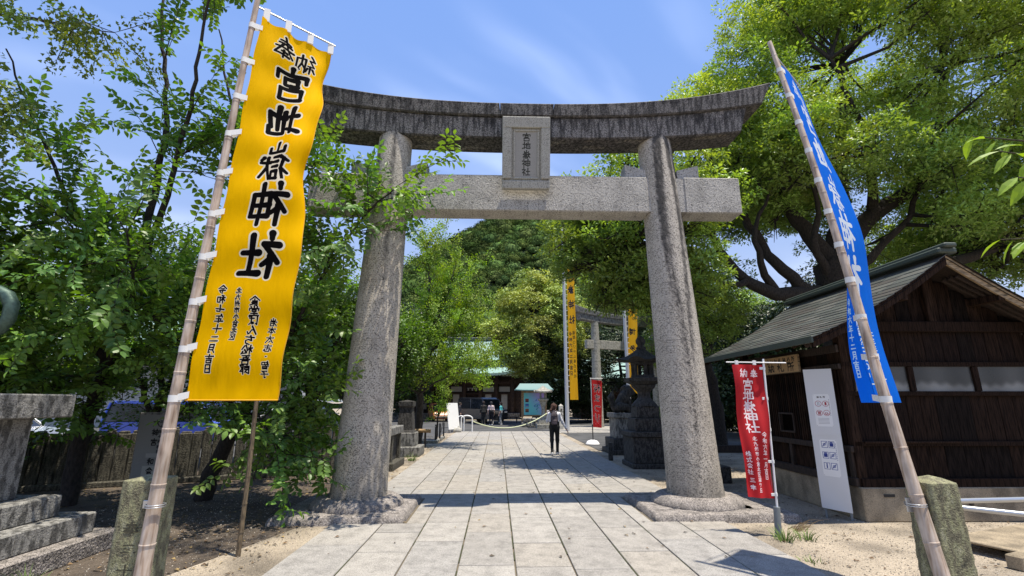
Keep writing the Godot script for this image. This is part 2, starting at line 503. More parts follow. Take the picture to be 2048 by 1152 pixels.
func _ready() -> void:
	rng.seed = 20240518
	var cam := Camera3D.new()
	cam.name = "camera"
	add_child(cam)
	cam.position = Vector3(0, 1.7, 0)
	cam.rotation = Vector3(deg_to_rad(13.44), deg_to_rad(-1.72), 0)
	cam.fov = rad_to_deg(2.0 * atan(576.0 / 950.0))
	cam.far = 3000.0
	cam.current = true
	var env := Environment.new()
	env.background_mode = Environment.BG_SKY
	env.tonemap_mode = Environment.TONE_MAPPER_LINEAR
	env.tonemap_exposure = 1.5
	env.sdfgi_enabled = true
	env.ssao_enabled = true
	env.ssil_enabled = true
	var sky := Sky.new()
	var sm := ProceduralSkyMaterial.new()
	sm.sky_top_color = Color(0.445, 0.585, 0.835)
	sm.sky_horizon_color = Color(0.77, 0.81, 0.86)
	sm.sky_curve = 0.2
	sm.sky_energy_multiplier = 0.97
	sm.ground_bottom_color = Color(0.35, 0.34, 0.32)
	sm.ground_horizon_color = Color(0.62, 0.66, 0.7)
	sm.sky_cover = clouds()
	sm.sky_cover_modulate = Color(1, 1, 1, 0.42)
	sky.sky_material = sm
	env.sky = sky
	var we := WorldEnvironment.new()
	we.name = "world_environment"
	we.environment = env
	add_child(we)
	var sun := DirectionalLight3D.new()
	sun.name = "sun"
	sun.light_color = Color(1.0, 0.965, 0.9)
	sun.light_energy = 1.58
	sun.light_angular_distance = 0.5
	sun.shadow_enabled = true
	add_child(sun)
	sun.basis = Basis.looking_at(-SUN.normalized(), Vector3.FORWARD)
	make_materials()
	ground()
	hill()
	torii()
	hut()
	trees()
	background()
	props()
	banners()
	people()
	small_things()

func clouds() -> ImageTexture:
	var w := 1024
	var h := 512
	var im := Image.create_empty(w, h, false, Image.FORMAT_RGBA8)
	im.fill(Color(1, 1, 1, 0))
	var f := FastNoiseLite.new()
	f.seed = 11
	f.noise_type = FastNoiseLite.TYPE_SIMPLEX_SMOOTH
	f.frequency = 1.0
	f.fractal_octaves = 5
	var g := FastNoiseLite.new()
	g.seed = 5
	g.noise_type = FastNoiseLite.TYPE_SIMPLEX_SMOOTH
	g.frequency = 0.35
	g.fractal_octaves = 3
	for y in 250:
		var el := PI * (0.5 - (y + 0.5) / h)
		for x in w:
			var az := TAU * (x + 0.5) / w
			var d := Vector3(cos(az) * cos(el), sin(el), sin(az) * cos(el))
			var p := Vector2(d.x, d.z) / (d.y + 0.12)
			# streaks of cirrus, combed along one direction
			var q := p.rotated(0.62)
			q += Vector2(g.get_noise_2d(p.x * 2.0, p.y * 2.0), g.get_noise_2d(p.y * 2.0 + 9.0, p.x * 2.0)) * 0.16
			var s := f.get_noise_2d(q.x * 2.6, q.y * 0.5)
			var patch := smoothstep(-0.4, 0.4, g.get_noise_2d(p.x * 1.3 + 3.1, p.y * 1.3 - 1.7))
			var a := smoothstep(-0.1, 0.75, s) * patch
			a *= 0.7
			# one brighter plume of cirrus right of the gate's middle
			var e := d - Vector3(0.216, 0.638, -0.739)
			var al := e.dot(Vector3(0.52, -0.43, -0.22).normalized())
			var ac := e.dot(Vector3(0.75, 0.62, 0.22).normalized())
			ac += 0.10 * al * al - 0.02 * g.get_noise_2d(al * 12.0, 3.0)
			var comb := 0.6 + 0.7 * f.get_noise_2d(ac * 22.0 + al * 3.0, al * 2.0)
			a += 2.4 * exp(-pow(ac / (0.045 + 0.03 * maxf(-al + 0.1, 0.0) * 4.0), 2.0)) * exp(-pow((al + 0.03) / 0.2, 2.0)) * comb
			a *= smoothstep(0.0, 0.2, d.y)
			im.set_pixel(x, y, Color(1, 1, 1, clampf(a, 0.0, 1.0)))
	return ImageTexture.create_from_image(im)

func plane(x0: float, x1: float, z0: float, z1: float, y: float) -> MB:
	var b := mb()
	b.quad(Vector3(x0, y, z0), Vector3(x1, y, z0), Vector3(x1, y, z1), Vector3(x0, y, z1))
	return b

func ground() -> void:
	struct("ground", plane(-900, 900, 500, -1200, 0.0), mats["sand"], "sandy beige shrine ground beside the paved path")
	# dark earth and leaf mould under the trees on the left, with an uneven rim
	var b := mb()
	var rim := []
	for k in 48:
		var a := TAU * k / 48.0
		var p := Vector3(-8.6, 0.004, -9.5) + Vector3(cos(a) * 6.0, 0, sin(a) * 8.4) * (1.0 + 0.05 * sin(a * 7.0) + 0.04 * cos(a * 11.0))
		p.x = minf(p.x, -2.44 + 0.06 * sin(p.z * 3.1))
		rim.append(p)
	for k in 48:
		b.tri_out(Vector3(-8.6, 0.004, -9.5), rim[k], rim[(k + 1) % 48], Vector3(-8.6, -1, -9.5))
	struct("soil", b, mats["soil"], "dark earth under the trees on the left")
	struct("car_park", plane(-60, -2.9, -14.2, -33, 0.008), mats["asphalt"], "grey asphalt car park behind the stone fence")
	struct("road", plane(-60, 60, -28.6, -46, 0.012), mats["asphalt"], "grey asphalt road crossing beyond the paved path")
	struct("side_road", plane(3.62, 40, -17.6, -27.2, 0.012), mats["asphalt"], "asphalt lane to the right of the path by the lion pedestal")
	var cross_walk := struct("pavement", plane(3.4, 40, -27.2, -35.5, 0.016), mats["paver1"], "pale stone pavement branching right towards the second gate")
	for k in 34:
		var j := mb()
		j.box(Vector3(3.6 + k % 17 * 0.9 + 0.45, 0.022, -27.7 - (k / 17) * 1.0), Vector3(0.88, 0.02, 0.97), 0.004)
		obj("paver", j, mats["paver%d" % (k * 7 % 5)], cross_walk)
	path()
	# low kerb at the right edge by the rails, and the board kerb before the far lane
	var kb := mb()
	kb.box(Vector3(6.6, 0.07, -5.75), Vector3(2.6, 0.14, 0.14), 0.012, Basis(Vector3.UP, 0.35))
	kb.box(Vector3(6.75, 0.12, -6.15), Vector3(2.6, 0.03, 0.75), 0.01, Basis(Vector3.UP, 0.35))
	tag(obj("kerb", kb, mats["plinth_plaster"]), "low weathered drain kerb at the right edge beyond the mossy post", "kerb")
	var kb2 := mb()
	kb2.box(Vector3(9.5, 0.12, -16.9), Vector3(11.0, 0.24, 0.12), 0.01)
	tag(obj("kerb", kb2, mats["wood_brown"]), "brown board kerb in front of the lane behind the right pillar", "kerb")

func path() -> void:
	var bed := mb()
	bed.box(Vector3(0.475, 0.004, -15.3), Vector3(5.5, 0.012, 26.5))
	var p := struct("path", bed, mats["bedding"], "paved stone approach path running straight under the gate")
	var joints := []
	var xs := [-2.32, -1.6, -1.0, -0.4, 0.2, 0.8, 1.4, 2.0, 2.6, 3.28]
	for i in xs.size() - 1:
		var z := -2.2 - rnd(0.0, 1.2)
		while z > -28.2:
			var l: float = [0.95, 1.05, 1.2, 1.3, 0.85][rng.randi() % 5]
			var x0: float = xs[i] + 0.009
			var x1: float = xs[i + 1] - 0.009
			var z1 := maxf(z - l, -28.55)
			if absf(z1 + 28.55) < 0.4:
				z1 = -28.55
			var beside: bool = xs[i] < -1.1 or xs[i + 1] > 2.3
			for cut in [-7.32, -9.12]:
				if beside and z > cut + 0.01 and z1 < cut:
					z1 = cut
			if z1 < -7.33 and z > -9.11:
				if x0 < -1.3 and x1 > -1.3:
					x0 = -1.27
				if x1 > 2.27 and x0 < 2.27:
					x1 = 2.22
			var mid_out := x1 < -1.2 or x0 > 2.2
			if mid_out:
				if z <= -7.31 and z > -9.11:
					z = -9.12
					continue
			var b := mb()
			var tilt := Basis(Vector3(rnd(-1, 1), 0, rnd(-1, 1)).normalized(), rnd(0.0, 0.004))
			b.box(Vector3((x0 + x1) / 2, 0.0, (z + z1) / 2), Vector3(x1 - x0, 0.06 + rnd(0, 0.004), z - z1 - 0.018), 0.005, tilt)
			obj("paver", b, mats["paver%d" % (rng.randi() % 5)], p)
			if rng.randf() < 0.7:
				joints.append([Vector3((x0 + x1) / 2, 0.016, z1), Vector3(x1 - x0, 0.014, 0.016)])
			z = z1
	# moss and grit that fills the wide joints
	var moss := mb()
	for i in range(1, xs.size() - 1):
		var z := -3.0
		while z > -16.0:
			var l := rnd(0.1, 0.7)
			if rng.randf() < 0.6 and not ((xs[i] < -1.3 or xs[i] > 2.3) and z < -7.0 and z > -9.6):
				moss.box(Vector3(xs[i] + rnd(-0.002, 0.002), 0.016, z - l / 2), Vector3(rnd(0.008, 0.014), 0.022, l), 0.003)
			z -= l + rnd(0.0, 0.3)
	for q in joints:
		moss.box(q[0], q[1], 0.002)
	var mo := obj("joint_moss", moss, mat("moss", lin(0.055, 0.06, 0.022), 1.0), p)
	tag(mo, "", "", "", "stuff")

func hill() -> void:
	# one cone-like wooded mountain with lower shoulders
	var f := FastNoiseLite.new()
	f.seed = 3
	f.frequency = 0.012
	var height := func(x: float, z: float) -> float:
		var r := Vector2((x - 12.0) * 0.92, (z + 265.0) * 0.85).length()
		var peak := 112.0 * exp(-pow(r / 88.0, 1.55))
		var ridge := 40.0 * exp(-pow(absf(x - 120.0) / 120.0, 2.0) - pow((z + 300.0) / 80.0, 2.0))
		var ridge2 := 34.0 * exp(-pow(absf(x + 190.0) / 110.0, 2.0) - pow((z + 330.0) / 80.0, 2.0))
		return maxf(peak, maxf(ridge, ridge2)) + f.get_noise_2d(x, z) * 7.0 * clampf(peak / 25.0, 0.0, 1.0) - 1.5
	var rows := []
	for i in 46:
		var row := []
		for j in 90:
			var x := -330.0 + j * 7.4
			var z := -120.0 - i * 7.0
			row.append(Vector3(x, height.call(x, z), z))
		rows.append(row)
	var b := mb()
	b.surf(rows)
	struct("hill", b, mat("hill_soil", lin(0.02, 0.032, 0.012), 1.0), "steep wooded mountain rising behind the shrine hall")
	var clump := clump_mesh(1.9, 80, 0.5)
	var xf := []
	var cols := []
	for k in 11000:
		var x := rnd(-200, 210)
		var z := rnd(-118, -300)
		if absf(x - 12) > 130 and rng.randf() < 0.5:
			continue
		var y: float = height.call(x, z)
		if y < 1.0:
			continue
		var s := rnd(0.65, 1.5) * (1.5 if rng.randf() < 0.12 else 1.0)
		xf.append(Transform3D(Basis(Vector3.UP, rnd(0, TAU)).scaled(Vector3(s * rnd(0.9, 1.2), s * rnd(0.8, 1.2), s)), Vector3(x, y + s * 1.2, z)))
		var t := rnd(0.5, 1.3) * (1.0 + 0.7 * f.get_noise_2d(x * 2.2, z * 2.2)) * (1.5 if rng.randf() < 0.08 else 1.0)
		var warm := rnd(0.85, 1.2)
		cols.append(Color(t * warm, t, t * rnd(0.7, 1.0)))
	var w := scatter("forest", clump, mats["leaf_hill"], xf, cols)
	tag(w, "dense evergreen forest covering the mountain behind the hall", "", "", "stuff")

func scatter(called: String, mesh: Mesh, m: Material, xf: Array, cols: Array, parent: Node3D = null) -> MultiMeshInstance3D:
	var mm := MultiMesh.new()
	mm.transform_format = MultiMesh.TRANSFORM_3D
	mm.use_colors = true
	mm.mesh = mesh
	mm.instance_count = xf.size()
	for i in xf.size():
		mm.set_instance_transform(i, xf[i])
		mm.set_instance_color(i, cols[i])
	var o := MultiMeshInstance3D.new()
	o.multimesh = mm
	o.material_override = m
	if parent == null:
		o.name = numbered(called)
		add_child(o, true)
	else:
		o.name = called
		parent.add_child(o, true)
	o.set_meta("kind", "stuff")
	return o

# one leaf: two halves folded along the midrib
func leaf(b: MB, at: Vector3, dir: Vector3, up: Vector3, l: float, w: float, fold := 0.25, curl := 0.15) -> void:
	dir = dir.normalized()
	var side := dir.cross(up).normalized()
	var nn := side.cross(dir).normalized()
	var mid := at + dir * l * 0.45
	var tip := at + dir * l - nn * l * curl
	var lf := mid + side * w * 0.5 + nn * w * fold
	var rt := mid - side * w * 0.5 + nn * w * fold
	b.tri(at, mid, lf)
	b.tri(at, rt, mid)
	b.tri(mid, tip, lf)
	b.tri(mid, rt, tip)

# a rounder leaf for the trees close by: oval blade with a drawn-out tip
func oval_leaf(b: MB, at: Vector3, dir: Vector3, up: Vector3, l: float, w: float, fold := 0.2, curl := 0.2) -> void:
	dir = dir.normalized()
	var side := dir.cross(up).normalized()
	var nn := side.cross(dir).normalized()
	var ts := [0.0, 0.24, 0.52, 0.78, 1.0]
	var ws := [0.03, 0.38, 0.5, 0.3, 0.0]
	var mid := []
	var lf := []
	var rt := []
	for i in 5:
		var m: Vector3 = at + dir * l * ts[i] - nn * l * curl * ts[i] * ts[i]
		mid.append(m)
		lf.append(m + side * w * ws[i] + nn * w * fold * ws[i] * 2.0)
		rt.append(m - side * w * ws[i] + nn * w * fold * ws[i] * 2.0)
	for i in 3:
		b.quad(mid[i], mid[i + 1], lf[i + 1], lf[i])
		b.quad(rt[i], rt[i + 1], mid[i + 1], mid[i])
	b.tri(mid[3], mid[4], lf[3])
	b.tri(mid[3], rt[3], mid[4])

# a ragged dome of leaf flakes used for distant crowns
func clump_mesh(r: float, count: int, flake: float) -> ArrayMesh:
	var b := mb()
	var core := []
	for i in 5:
		var row := []
		for j in 7:
			var a := TAU * j / 7.0
			var e := -0.6 + 2.1 * i / 4.0
			row.append(Vector3(cos(a) * cos(e), sin(e), sin(a) * cos(e)) * r * rnd(0.62, 0.86))
		core.append(row)
	b.col = Color(0.75, 0.75, 0.75)
	b.surf(core, true, true)
	for k in count:
		var d := rdir()
		d.y = absf(d.y) * 1.1 - 0.25
		d = d.normalized()
		b.col = Color.WHITE * rnd(0.75, 1.25)
		var dir := (d * 0.6 + rdir()).normalized()
		leaf(b, d * r * rnd(0.8, 1.08), dir, d + rdir() * 0.4, flake * rnd(0.7, 1.5), flake * rnd(0.5, 1.0))
	return b.done(true)

# ---------------------------------------------------------------- the great stone gate
func sweep_beam(half_top: float, half_bot: float, y_bot: float, y_top: float, rise_bot: float, rise_top: float, zc: float, dz_bot: float, dz_top: float, xa := -1.0, xb := 1.0) -> MB:
	# a beam whose ends curve upwards; xa and xb cut out one stone of it
	var b := mb()
	var n := int(maxf(16.0, 150.0 * (xb - xa) / 0.9))
	var rows := []
	for i in n + 1:
		var s := lerpf(xa, xb, float(i) / n)
		var xt := half_top * s
		var xbm := half_bot * s
		var lift := pow(absf(s), 2.5)
		var yb := y_bot + rise_bot * lift
		var yt := y_top + rise_top * lift
		var ring := []
		var bev := 0.025
		var corners := [Vector3(xbm, yb, zc + dz_bot - bev), Vector3(xbm, yb + bev, zc + dz_bot), Vector3(xt, yt - bev, zc + dz_top), Vector3(xt, yt, zc + dz_top - bev), Vector3(xt, yt, zc - dz_top + bev), Vector3(xt, yt - bev, zc - dz_top), Vector3(xbm, yb + bev, zc - dz_bot), Vector3(xbm, yb, zc - dz_bot + bev)]
		rows.append(corners)
	var f := FastNoiseLite.new()
	f.seed = 77
	f.frequency = 1.0
	f.fractal_octaves = 4
	for k in 8:
		var k2 := (k + 1) % 8
		var sub: int = {1: 12, 5: 4, 7: 10}.get(k, 1)
		var base := b.v.size()
		for i in n + 1:
			for q in sub + 1:
				var u := float(q) / sub
				var p: Vector3 = rows[i][k].lerp(rows[i][k2], u)
				var nn: Vector3 = (rows[mini(i + 1, n)][k] - rows[maxi(i - 1, 0)][k]).cross(rows[i][k2] - rows[i][k]).normalized()
				# black growth creeping down from the upper edge in streaks, pale lichen dots, tan bloom beneath
				var g := 1.0
				var warm := 0.0
				var spots := f.get_noise_3d(p.x * 22.0, p.y * 22.0, p.z * 22.0)
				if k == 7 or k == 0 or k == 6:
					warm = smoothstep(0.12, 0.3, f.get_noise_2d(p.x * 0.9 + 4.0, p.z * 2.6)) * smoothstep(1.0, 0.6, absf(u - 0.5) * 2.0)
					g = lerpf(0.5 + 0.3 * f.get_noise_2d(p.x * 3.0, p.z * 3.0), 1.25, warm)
				else:
					var run := f.get_noise_2d(p.x * 5.5, p.z + u * 0.7) * 0.75 + f.get_noise_2d(p.x * 17.0, u * 1.2) * 0.5
					var patchy := f.get_noise_2d(p.x * 0.55 + 9.0, y_bot * 3.0) * 0.8
					g = lerpf(1.4, 0.28, smoothstep(-0.2, 0.85, u * 0.75 - 0.28 + run + patchy * 0.6 + spots * 0.45))
					g = maxf(g, 1.5 * smoothstep(0.42, 0.5, f.get_noise_3d(p.x * 9.0, p.y * 9.0, 5.0)))
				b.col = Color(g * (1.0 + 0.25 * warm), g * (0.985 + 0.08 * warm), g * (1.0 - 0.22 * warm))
				b.vert(p, nn)
		for i in n:
			for q in sub:
				var i0 := base + i * (sub + 1) + q
				var i1 := i0 + sub + 1
				b.idx.append_array([i0, i0 + 1, i1 + 1, i0, i1 + 1, i1])
	b.col = Color.WHITE
	for e in [0, n]:
		var mid: Vector3 = (rows[e][0] + rows[e][4]) / 2.0
		var inner: Vector3 = (rows[n / 2][0] + rows[n / 2][4]) / 2.0
		for k in 8:
			b.tri_out(mid, rows[e][k], rows[e][(k + 1) % 8], inner)
	return b

func torii() -> void:
	var cx := 0.515
	var cz := -8.2
	var t := thing("stone_torii", "huge weathered grey granite gate with two round pillars spanning the path", "shrine gate", Vector3(cx, 0, cz))
	var f := FastNoiseLite.new()
	f.seed = 21
	f.frequency = 1.0
	f.fractal_octaves = 4
	for s in [-1.0, 1.0]:
		var b := mb()
		var rows := []
		var nh := 130
		var ns := 72
		var cols := []
		for i in nh + 1:
			var h := 0.24 + 6.3 * i / nh
			var k := float(i) / nh
			var r := lerpf(0.435, 0.305, k) + 0.012 * exp(-k * 30.0)
			var c := Vector3(s * lerpf(2.715, 2.475, k), h, 0)
			var row := []
			for j in ns:
				var a := TAU * j / ns
				var rr := r + 0.004 * f.get_noise_3d(cos(a) * 6.0, h * 6.0, sin(a) * 6.0 + s * 9.0)
				row.append(c + Vector3(cos(a) * rr, 0, sin(a) * rr))
				# old black run-off streaks: wide on the right pillar, a little on the left one
				var st := f.get_noise_2d(a * 3.2 + s * 20.0, h * 0.18) * 0.6 + f.get_noise_3d(cos(a) * 14.0, h * 8.0, sin(a) * 14.0) * 0.5 + f.get_noise_3d(cos(a) * 40.0, h * 30.0, sin(a) * 40.0) * 0.45
				var dark := 0.0
				if s > 0:
					for w in [[1.75, 0.28, 1.0], [1.12, 0.22, 1.0], [0.45, 0.4, 0.7]]:
						var dd: float = absf(wrapf(a - w[0] - 0.16 * sin(h * 1.1 + w[0] * 5.0), -PI, PI)) / (w[1] * (0.55 + 0.75 * k))
						dark = maxf(dark, w[2] * smoothstep(1.25, 0.2, dd) * (0.34 + 0.66 * smoothstep(0.15, 0.8, k)))
				else:
					for w in [[1.25, 0.3, 0.7], [2.2, 0.25, 0.5], [0.3, 0.35, 0.5]]:
						var dd: float = absf(wrapf(a - w[0] - 0.1 * sin(h * 1.3), -PI, PI)) / w[1]
						dark = maxf(dark, w[2] * smoothstep(1.2, 0.2, dd) * smoothstep(0.25, 1.0, k))
				dark = clampf(smoothstep(0.0, 0.75, dark + st * 0.75 - 0.18), 0.0, 1.0) * (1.0 if dark > 0.04 else 0.0)
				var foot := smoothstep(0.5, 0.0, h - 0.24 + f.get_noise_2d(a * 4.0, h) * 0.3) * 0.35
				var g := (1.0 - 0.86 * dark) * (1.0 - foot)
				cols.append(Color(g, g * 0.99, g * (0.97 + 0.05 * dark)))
			rows.append(row)
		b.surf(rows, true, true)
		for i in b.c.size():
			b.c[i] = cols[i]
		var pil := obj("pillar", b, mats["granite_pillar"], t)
		var ring := mb()
		ring.lathe([Vector2(0.69, 0.07), Vector2(0.72, 0.1), Vector2(0.70, 0.17), Vector2(0.62, 0.235), Vector2(0.53, 0.262), Vector2(0.47, 0.258), Vector2(0.44, 0.245)], Vector3(s * 2.72, 0, 0), 56)
		obj("base_ring", ring, mats["granite_rough"], pil)
		var pl := mb()
		# roughly hewn slab: top with broken edges
		var ox := [-0.88, 0.88]
		if s > 0:
			ox = [-0.93, 1.15]
		else:
			ox = [-1.0, 0.86]
		var rows2 := []
		var per := []
		var m := 22
		for k in m:
			per.append(Vector2(lerpf(ox[0], ox[1], float(k) / m), 0.86))
		for k in m:
			per.append(Vector2(ox[1], lerpf(0.86, -0.86, float(k) / m)))
		for k in m:
			per.append(Vector2(lerpf(ox[1], ox[0], float(k) / m), -0.86))
		for k in m:
			per.append(Vector2(ox[0], lerpf(-0.86, 0.86, float(k) / m)))
		for q in [[0.0, 1.03], [0.045, 1.025], [0.1, 1.0], [0.115, 0.965], [0.12, 0.6]]:
			var row := []
			for p in per:
				var nz := f.get_noise_3d(p.x * 3.0 + s * 5.0, q[0] * 30.0, p.y * 3.0)
				var wild := 0.03 if q[0] < 0.11 and q[0] > 0.0 else 0.012
				row.append(Vector3(s * 2.715 + p.x * q[1] + nz * wild, q[0] + (nz * 0.012 if q[0] > 0.05 else 0.0), p.y * q[1] + nz * wild))
			rows2.append(row)
		pl.surf(rows2, true)
		obj("plinth", pl, mats["granite_rough"], pil)
	# lower tie beam, one stone between the pillars and a stub outside each
	for q in [[-3.94, -2.9, "tie_beam"], [-2.22, 2.22, "tie_beam"], [2.9, 3.94, "tie_beam"]]:
		var b := mb()
		b.box(Vector3((q[0] + q[1]) / 2, 5.39, 0), Vector3(q[1] - q[0], 0.70, 0.44), 0.018)
		obj(q[2], b, mats["granite_beam"], t)
	# the beam passes through the pillars
	var core := mb()
	core.box(Vector3(0, 5.39, 0), Vector3(6.2, 0.66, 0.40))
	obj("tie_beam_core", core, mats["granite_beam"], t)
	# wedges
	for s in [-1.0, 1.0]:
		for o in [-1.0, 1.0]:
			var b := mb()
			var x: float = 2.53 * s
			var w := PackedVector2Array([Vector2(0.28, 0.0), Vector2(0.69, 0.0), Vector2(0.69, 0.27), Vector2(0.62, 0.25), Vector2(0.28, 0.16)])
			if o < 0:
				for i in w.size():
					w[i].x = -w[i].x
				w.reverse()
			b.prism(w, -0.15, 0.15, Transform3D(Basis.IDENTITY, Vector3(x, 5.743, 0)))
			obj("wedge", b, mats["granite_beam"], t)
	# two courses of the lintel, each cut into stones
	for q in [[-1.0, -0.11], [-0.107, 0.107], [0.11, 1.0]]:
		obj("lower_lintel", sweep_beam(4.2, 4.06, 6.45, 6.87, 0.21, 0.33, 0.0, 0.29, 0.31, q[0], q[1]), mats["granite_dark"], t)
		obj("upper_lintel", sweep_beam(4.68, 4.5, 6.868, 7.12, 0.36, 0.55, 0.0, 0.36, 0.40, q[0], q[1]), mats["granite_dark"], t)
	# name plaque leaning forwards
	var tilt := Basis(Vector3.RIGHT, 0.235)
	var at := Vector3(-0.03, 6.04, 0.44)
	var fr := mb()
	fr.box(at, Vector3(0.855, 1.29, 0.1), 0.012, tilt)
	var pq := obj("plaque", fr, mats["granite_plaque"], t)
	var bord := mb()
	for e in [[0.0, 0.545, 0.855, 0.2], [0.0, -0.57, 0.855, 0.15], [-0.345, -0.01, 0.165, 0.908], [0.345, -0.01, 0.165, 0.908]]:
		bord.box(at + tilt * Vector3(e[0], e[1], 0.075), Vector3(e[2], e[3], 0.05), 0.012, tilt)
	obj("plaque_frame", bord, mats["granite_plaque"], pq)
	var mold := mb()
	for e in [[0.0, 0.405, 0.46, 0.035], [0.0, -0.45, 0.46, 0.035], [-0.215, -0.02, 0.035, 0.82], [0.215, -0.02, 0.035, 0.82]]:
		mold.box(at + tilt * Vector3(e[0], e[1], 0.062), Vector3(e[2], e[3], 0.025), 0.01, tilt)
	obj("plaque_moulding", mold, mats["granite_plaque"], pq)
	var im := img(160, 330, Color(0.585, 0.58, 0.56))
	for k in 2600:
		var gcol := rnd(0.42, 0.68)
		im.fill_rect(Rect2i(rng.randi() % 158, rng.randi() % 328, 1 + rng.randi() % 2, 1 + rng.randi() % 2), Color(gcol, gcol, gcol * 0.97))
	column(im, "宮地嶽神社", 80, 42, 61, 54, 3.3, Color(0.2, 0.2, 0.18, 0.8))
	var face := mb()
	var w2 := 0.2
	var h2 := 0.42
	var fz := 0.0525
	face.quad(at + tilt * Vector3(-w2, -h2 - 0.02, fz), at + tilt * Vector3(w2, -h2 - 0.02, fz), at + tilt * Vector3(w2, h2 - 0.02, fz), at + tilt * Vector3(-w2, h2 - 0.02, fz))
	obj("inscription", face, image_mat("plaque_letters", im, 0.9), pq)

# ---------------------------------------------------------------- wooden hut on the right
func hut() -> void:
	var o := Vector3(5.38, 0, -7.35)
	var t := thing("wooden_hut", "dark timber hut with weathered copper roof and latticed side by the right pillar", "hut", o)
	t.rotation.y = deg_to_rad(-0.8)
	var L := 3.15
	var D := 3.2
	var pl := mb()
	pl.box(Vector3(L / 2 + 0.02, 0.235, -D / 2), Vector3(L + 0.1, 0.47, D + 0.1), 0.015)
	obj("plinth", pl, mats["plinth_plaster"], t)
	var cap := mb()
	cap.lathe([Vector2(0.0, 0.0), Vector2(0.035, 0.0), Vector2(0.035, 0.012), Vector2(0.0, 0.012)], Vector3(1.55, 0.25, 0.05), 14, 0, false, Basis(Vector3.RIGHT, PI / 2))
	obj("vent", cap, mats["black_metal"], t)
	cap = mb()
	cap.box(Vector3(0.36, 0.36, 0.056), Vector3(0.16, 0.04, 0.008), 0.002)
	obj("vent", cap, mats["black_metal"], t)
	# inner dark core so that gaps show a dim room, not the sky
	var core := mb()
	core.box(Vector3(L / 2, 1.55, -D / 2), Vector3(L - 0.3, 2.1, D - 0.3))
	obj("inner_wall", core, mats["wood_dark2"], t)
	# posts
	for p in [[0.06, 0.0], [L - 0.06, 0.0], [0.06, -D], [L - 0.06, -D]]:
		var b := mb()
		b.box(Vector3(p[0], 1.6, p[1] + (0.0 if p[1] == 0.0 else 0.06) - (0.06 if p[1] == 0.0 else 0.0)), Vector3(0.13, 2.28, 0.13), 0.006)
		obj("post", b, mats["wood_dark3"], t)
	# front: sill, two waist rails, glazed band, boards
	for q in [[0.53, 0.12, 0.13], [1.08, 0.07, 0.07], [1.82, 0.07, 0.08], [2.27, 0.07, 0.08], [2.86, 0.16, 0.16]]:
		var b := mb()
		b.box(Vector3(L / 2, q[0], -0.03), Vector3(L - 0.02, q[1], q[2]), 0.006)
		obj("rail", b, mats["wood_dark1"], t)
	var x := 0.13
	while x < L - 0.15:
		var w := rnd(0.2, 0.3)
		if x + w > L - 0.12:
			w = L - 0.12 - x
		for q in [[0.59, 1.045], [1.115, 1.785], [2.305, 2.78]]:
			var b := mb()
			b.box(Vector3(x + w / 2, (q[0] + q[1]) / 2, -0.055 + rnd(-0.003, 0.003)), Vector3(w - 0.006, q[1] - q[0], 0.03), 0.003)
			obj("board", b, mats["wood_dark%d" % (rng.randi() % 3)], t)
		x += w
	# a horizontal strip and hook on the lower left panel
	var hk := mb()
	hk.box(Vector3(0.9, 1.1, 0.02), Vector3(1.5, 0.03, 0.02), 0.004)
	obj("ledge", hk, mats["wood_dark3"], t)
	# frosted panes
	for q in [[0.18, 1.03], [1.13, 2.06], [2.16, 3.0]]:
		var im := img(96, 40, Color(0.33, 0.33, 0.32))
		for yy in 40:
			for xx in 96:
				var g := 0.20 + 0.1 * sin(xx * 0.09 + q[0] * 4.0) * 0.5 + rnd(-0.01, 0.01)
				var wave := 26.0 + 2.0 * sin(xx * 0.05 + q[0] * 9.0) + 1.5 * sin(xx * 0.31 + q[0])
				g += 0.24 * smoothstep(wave - 4.0, wave + 7.0, float(yy))
				im.set_pixel(xx, yy, Color(g, g, g * 0.98))
		var b := mb()
		b.quad(Vector3(q[0], 1.855, -0.035), Vector3(q[1], 1.855, -0.035), Vector3(q[1], 2.235, -0.035), Vector3(q[0], 2.235, -0.035))
		obj("pane", b, image_mat("pane%d" % int(q[0] * 100), im, 0.25), t)
		for s in [q[0] - 0.03, q[1] + 0.03]:
			var v := mb()
			v.box(Vector3(s, 2.045, -0.025), Vector3(0.05, 0.37, 0.05), 0.004)
			obj("glazing_bar", v, mats["wood_dark1"], t)
	# side wall facing the path
	for q in [[0.53, 0.12], [1.0, 0.09], [2.24, 0.08], [2.52, 0.12]]:
		var b := mb()
		b.box(Vector3(-0.005, q[0], -D / 2), Vector3(0.1, q[1], D - 0.02), 0.006)
		obj("rail", b, mats["wood_brown"], t)
	for k in 5:
		var b := mb()
		b.box(Vector3(0.0, 0.77, -0.08 - k * 0.76), Vector3(0.09, 0.38, 0.08), 0.005)
		obj("stud", b, mats["wood_brown"], t)
	var z := -0.1
	while z > -D + 0.1:
		var w := rnd(0.2, 0.28)
		var b := mb()
		b.box(Vector3(0.035, 0.77, z - w / 2), Vector3(0.03, 0.37, w - 0.006), 0.003)
		obj("board", b, mats["wood_dark%d" % (rng.randi() % 4)], t)
		var b2 := mb()
		b2.box(Vector3(0.03, 2.38, z - w / 2), Vector3(0.03, 0.18, w - 0.006), 0.003)
		obj("board", b2, mats["wood_dark%d" % (rng.randi() % 4)], t)
		z -= w
	# lattice of thin upright bars with one square hatch cut through
	z = -0.16
	while z > -D + 0.12:
		var hatch := z < -1.42 and z > -1.84
		for q in ([[1.045, 1.17], [1.48, 2.2]] if hatch else [[1.045, 2.2]]):
			var b := mb()
			b.box(Vector3(-0.01, (q[0] + q[1]) / 2, z), Vector3(0.03, q[1] - q[0], 0.032), 0.003)
			obj("lattice_bar", b, mats["wood_dark%d" % (1 + rng.randi() % 3)], t)
		z -= 0.062
	var hf := mb()
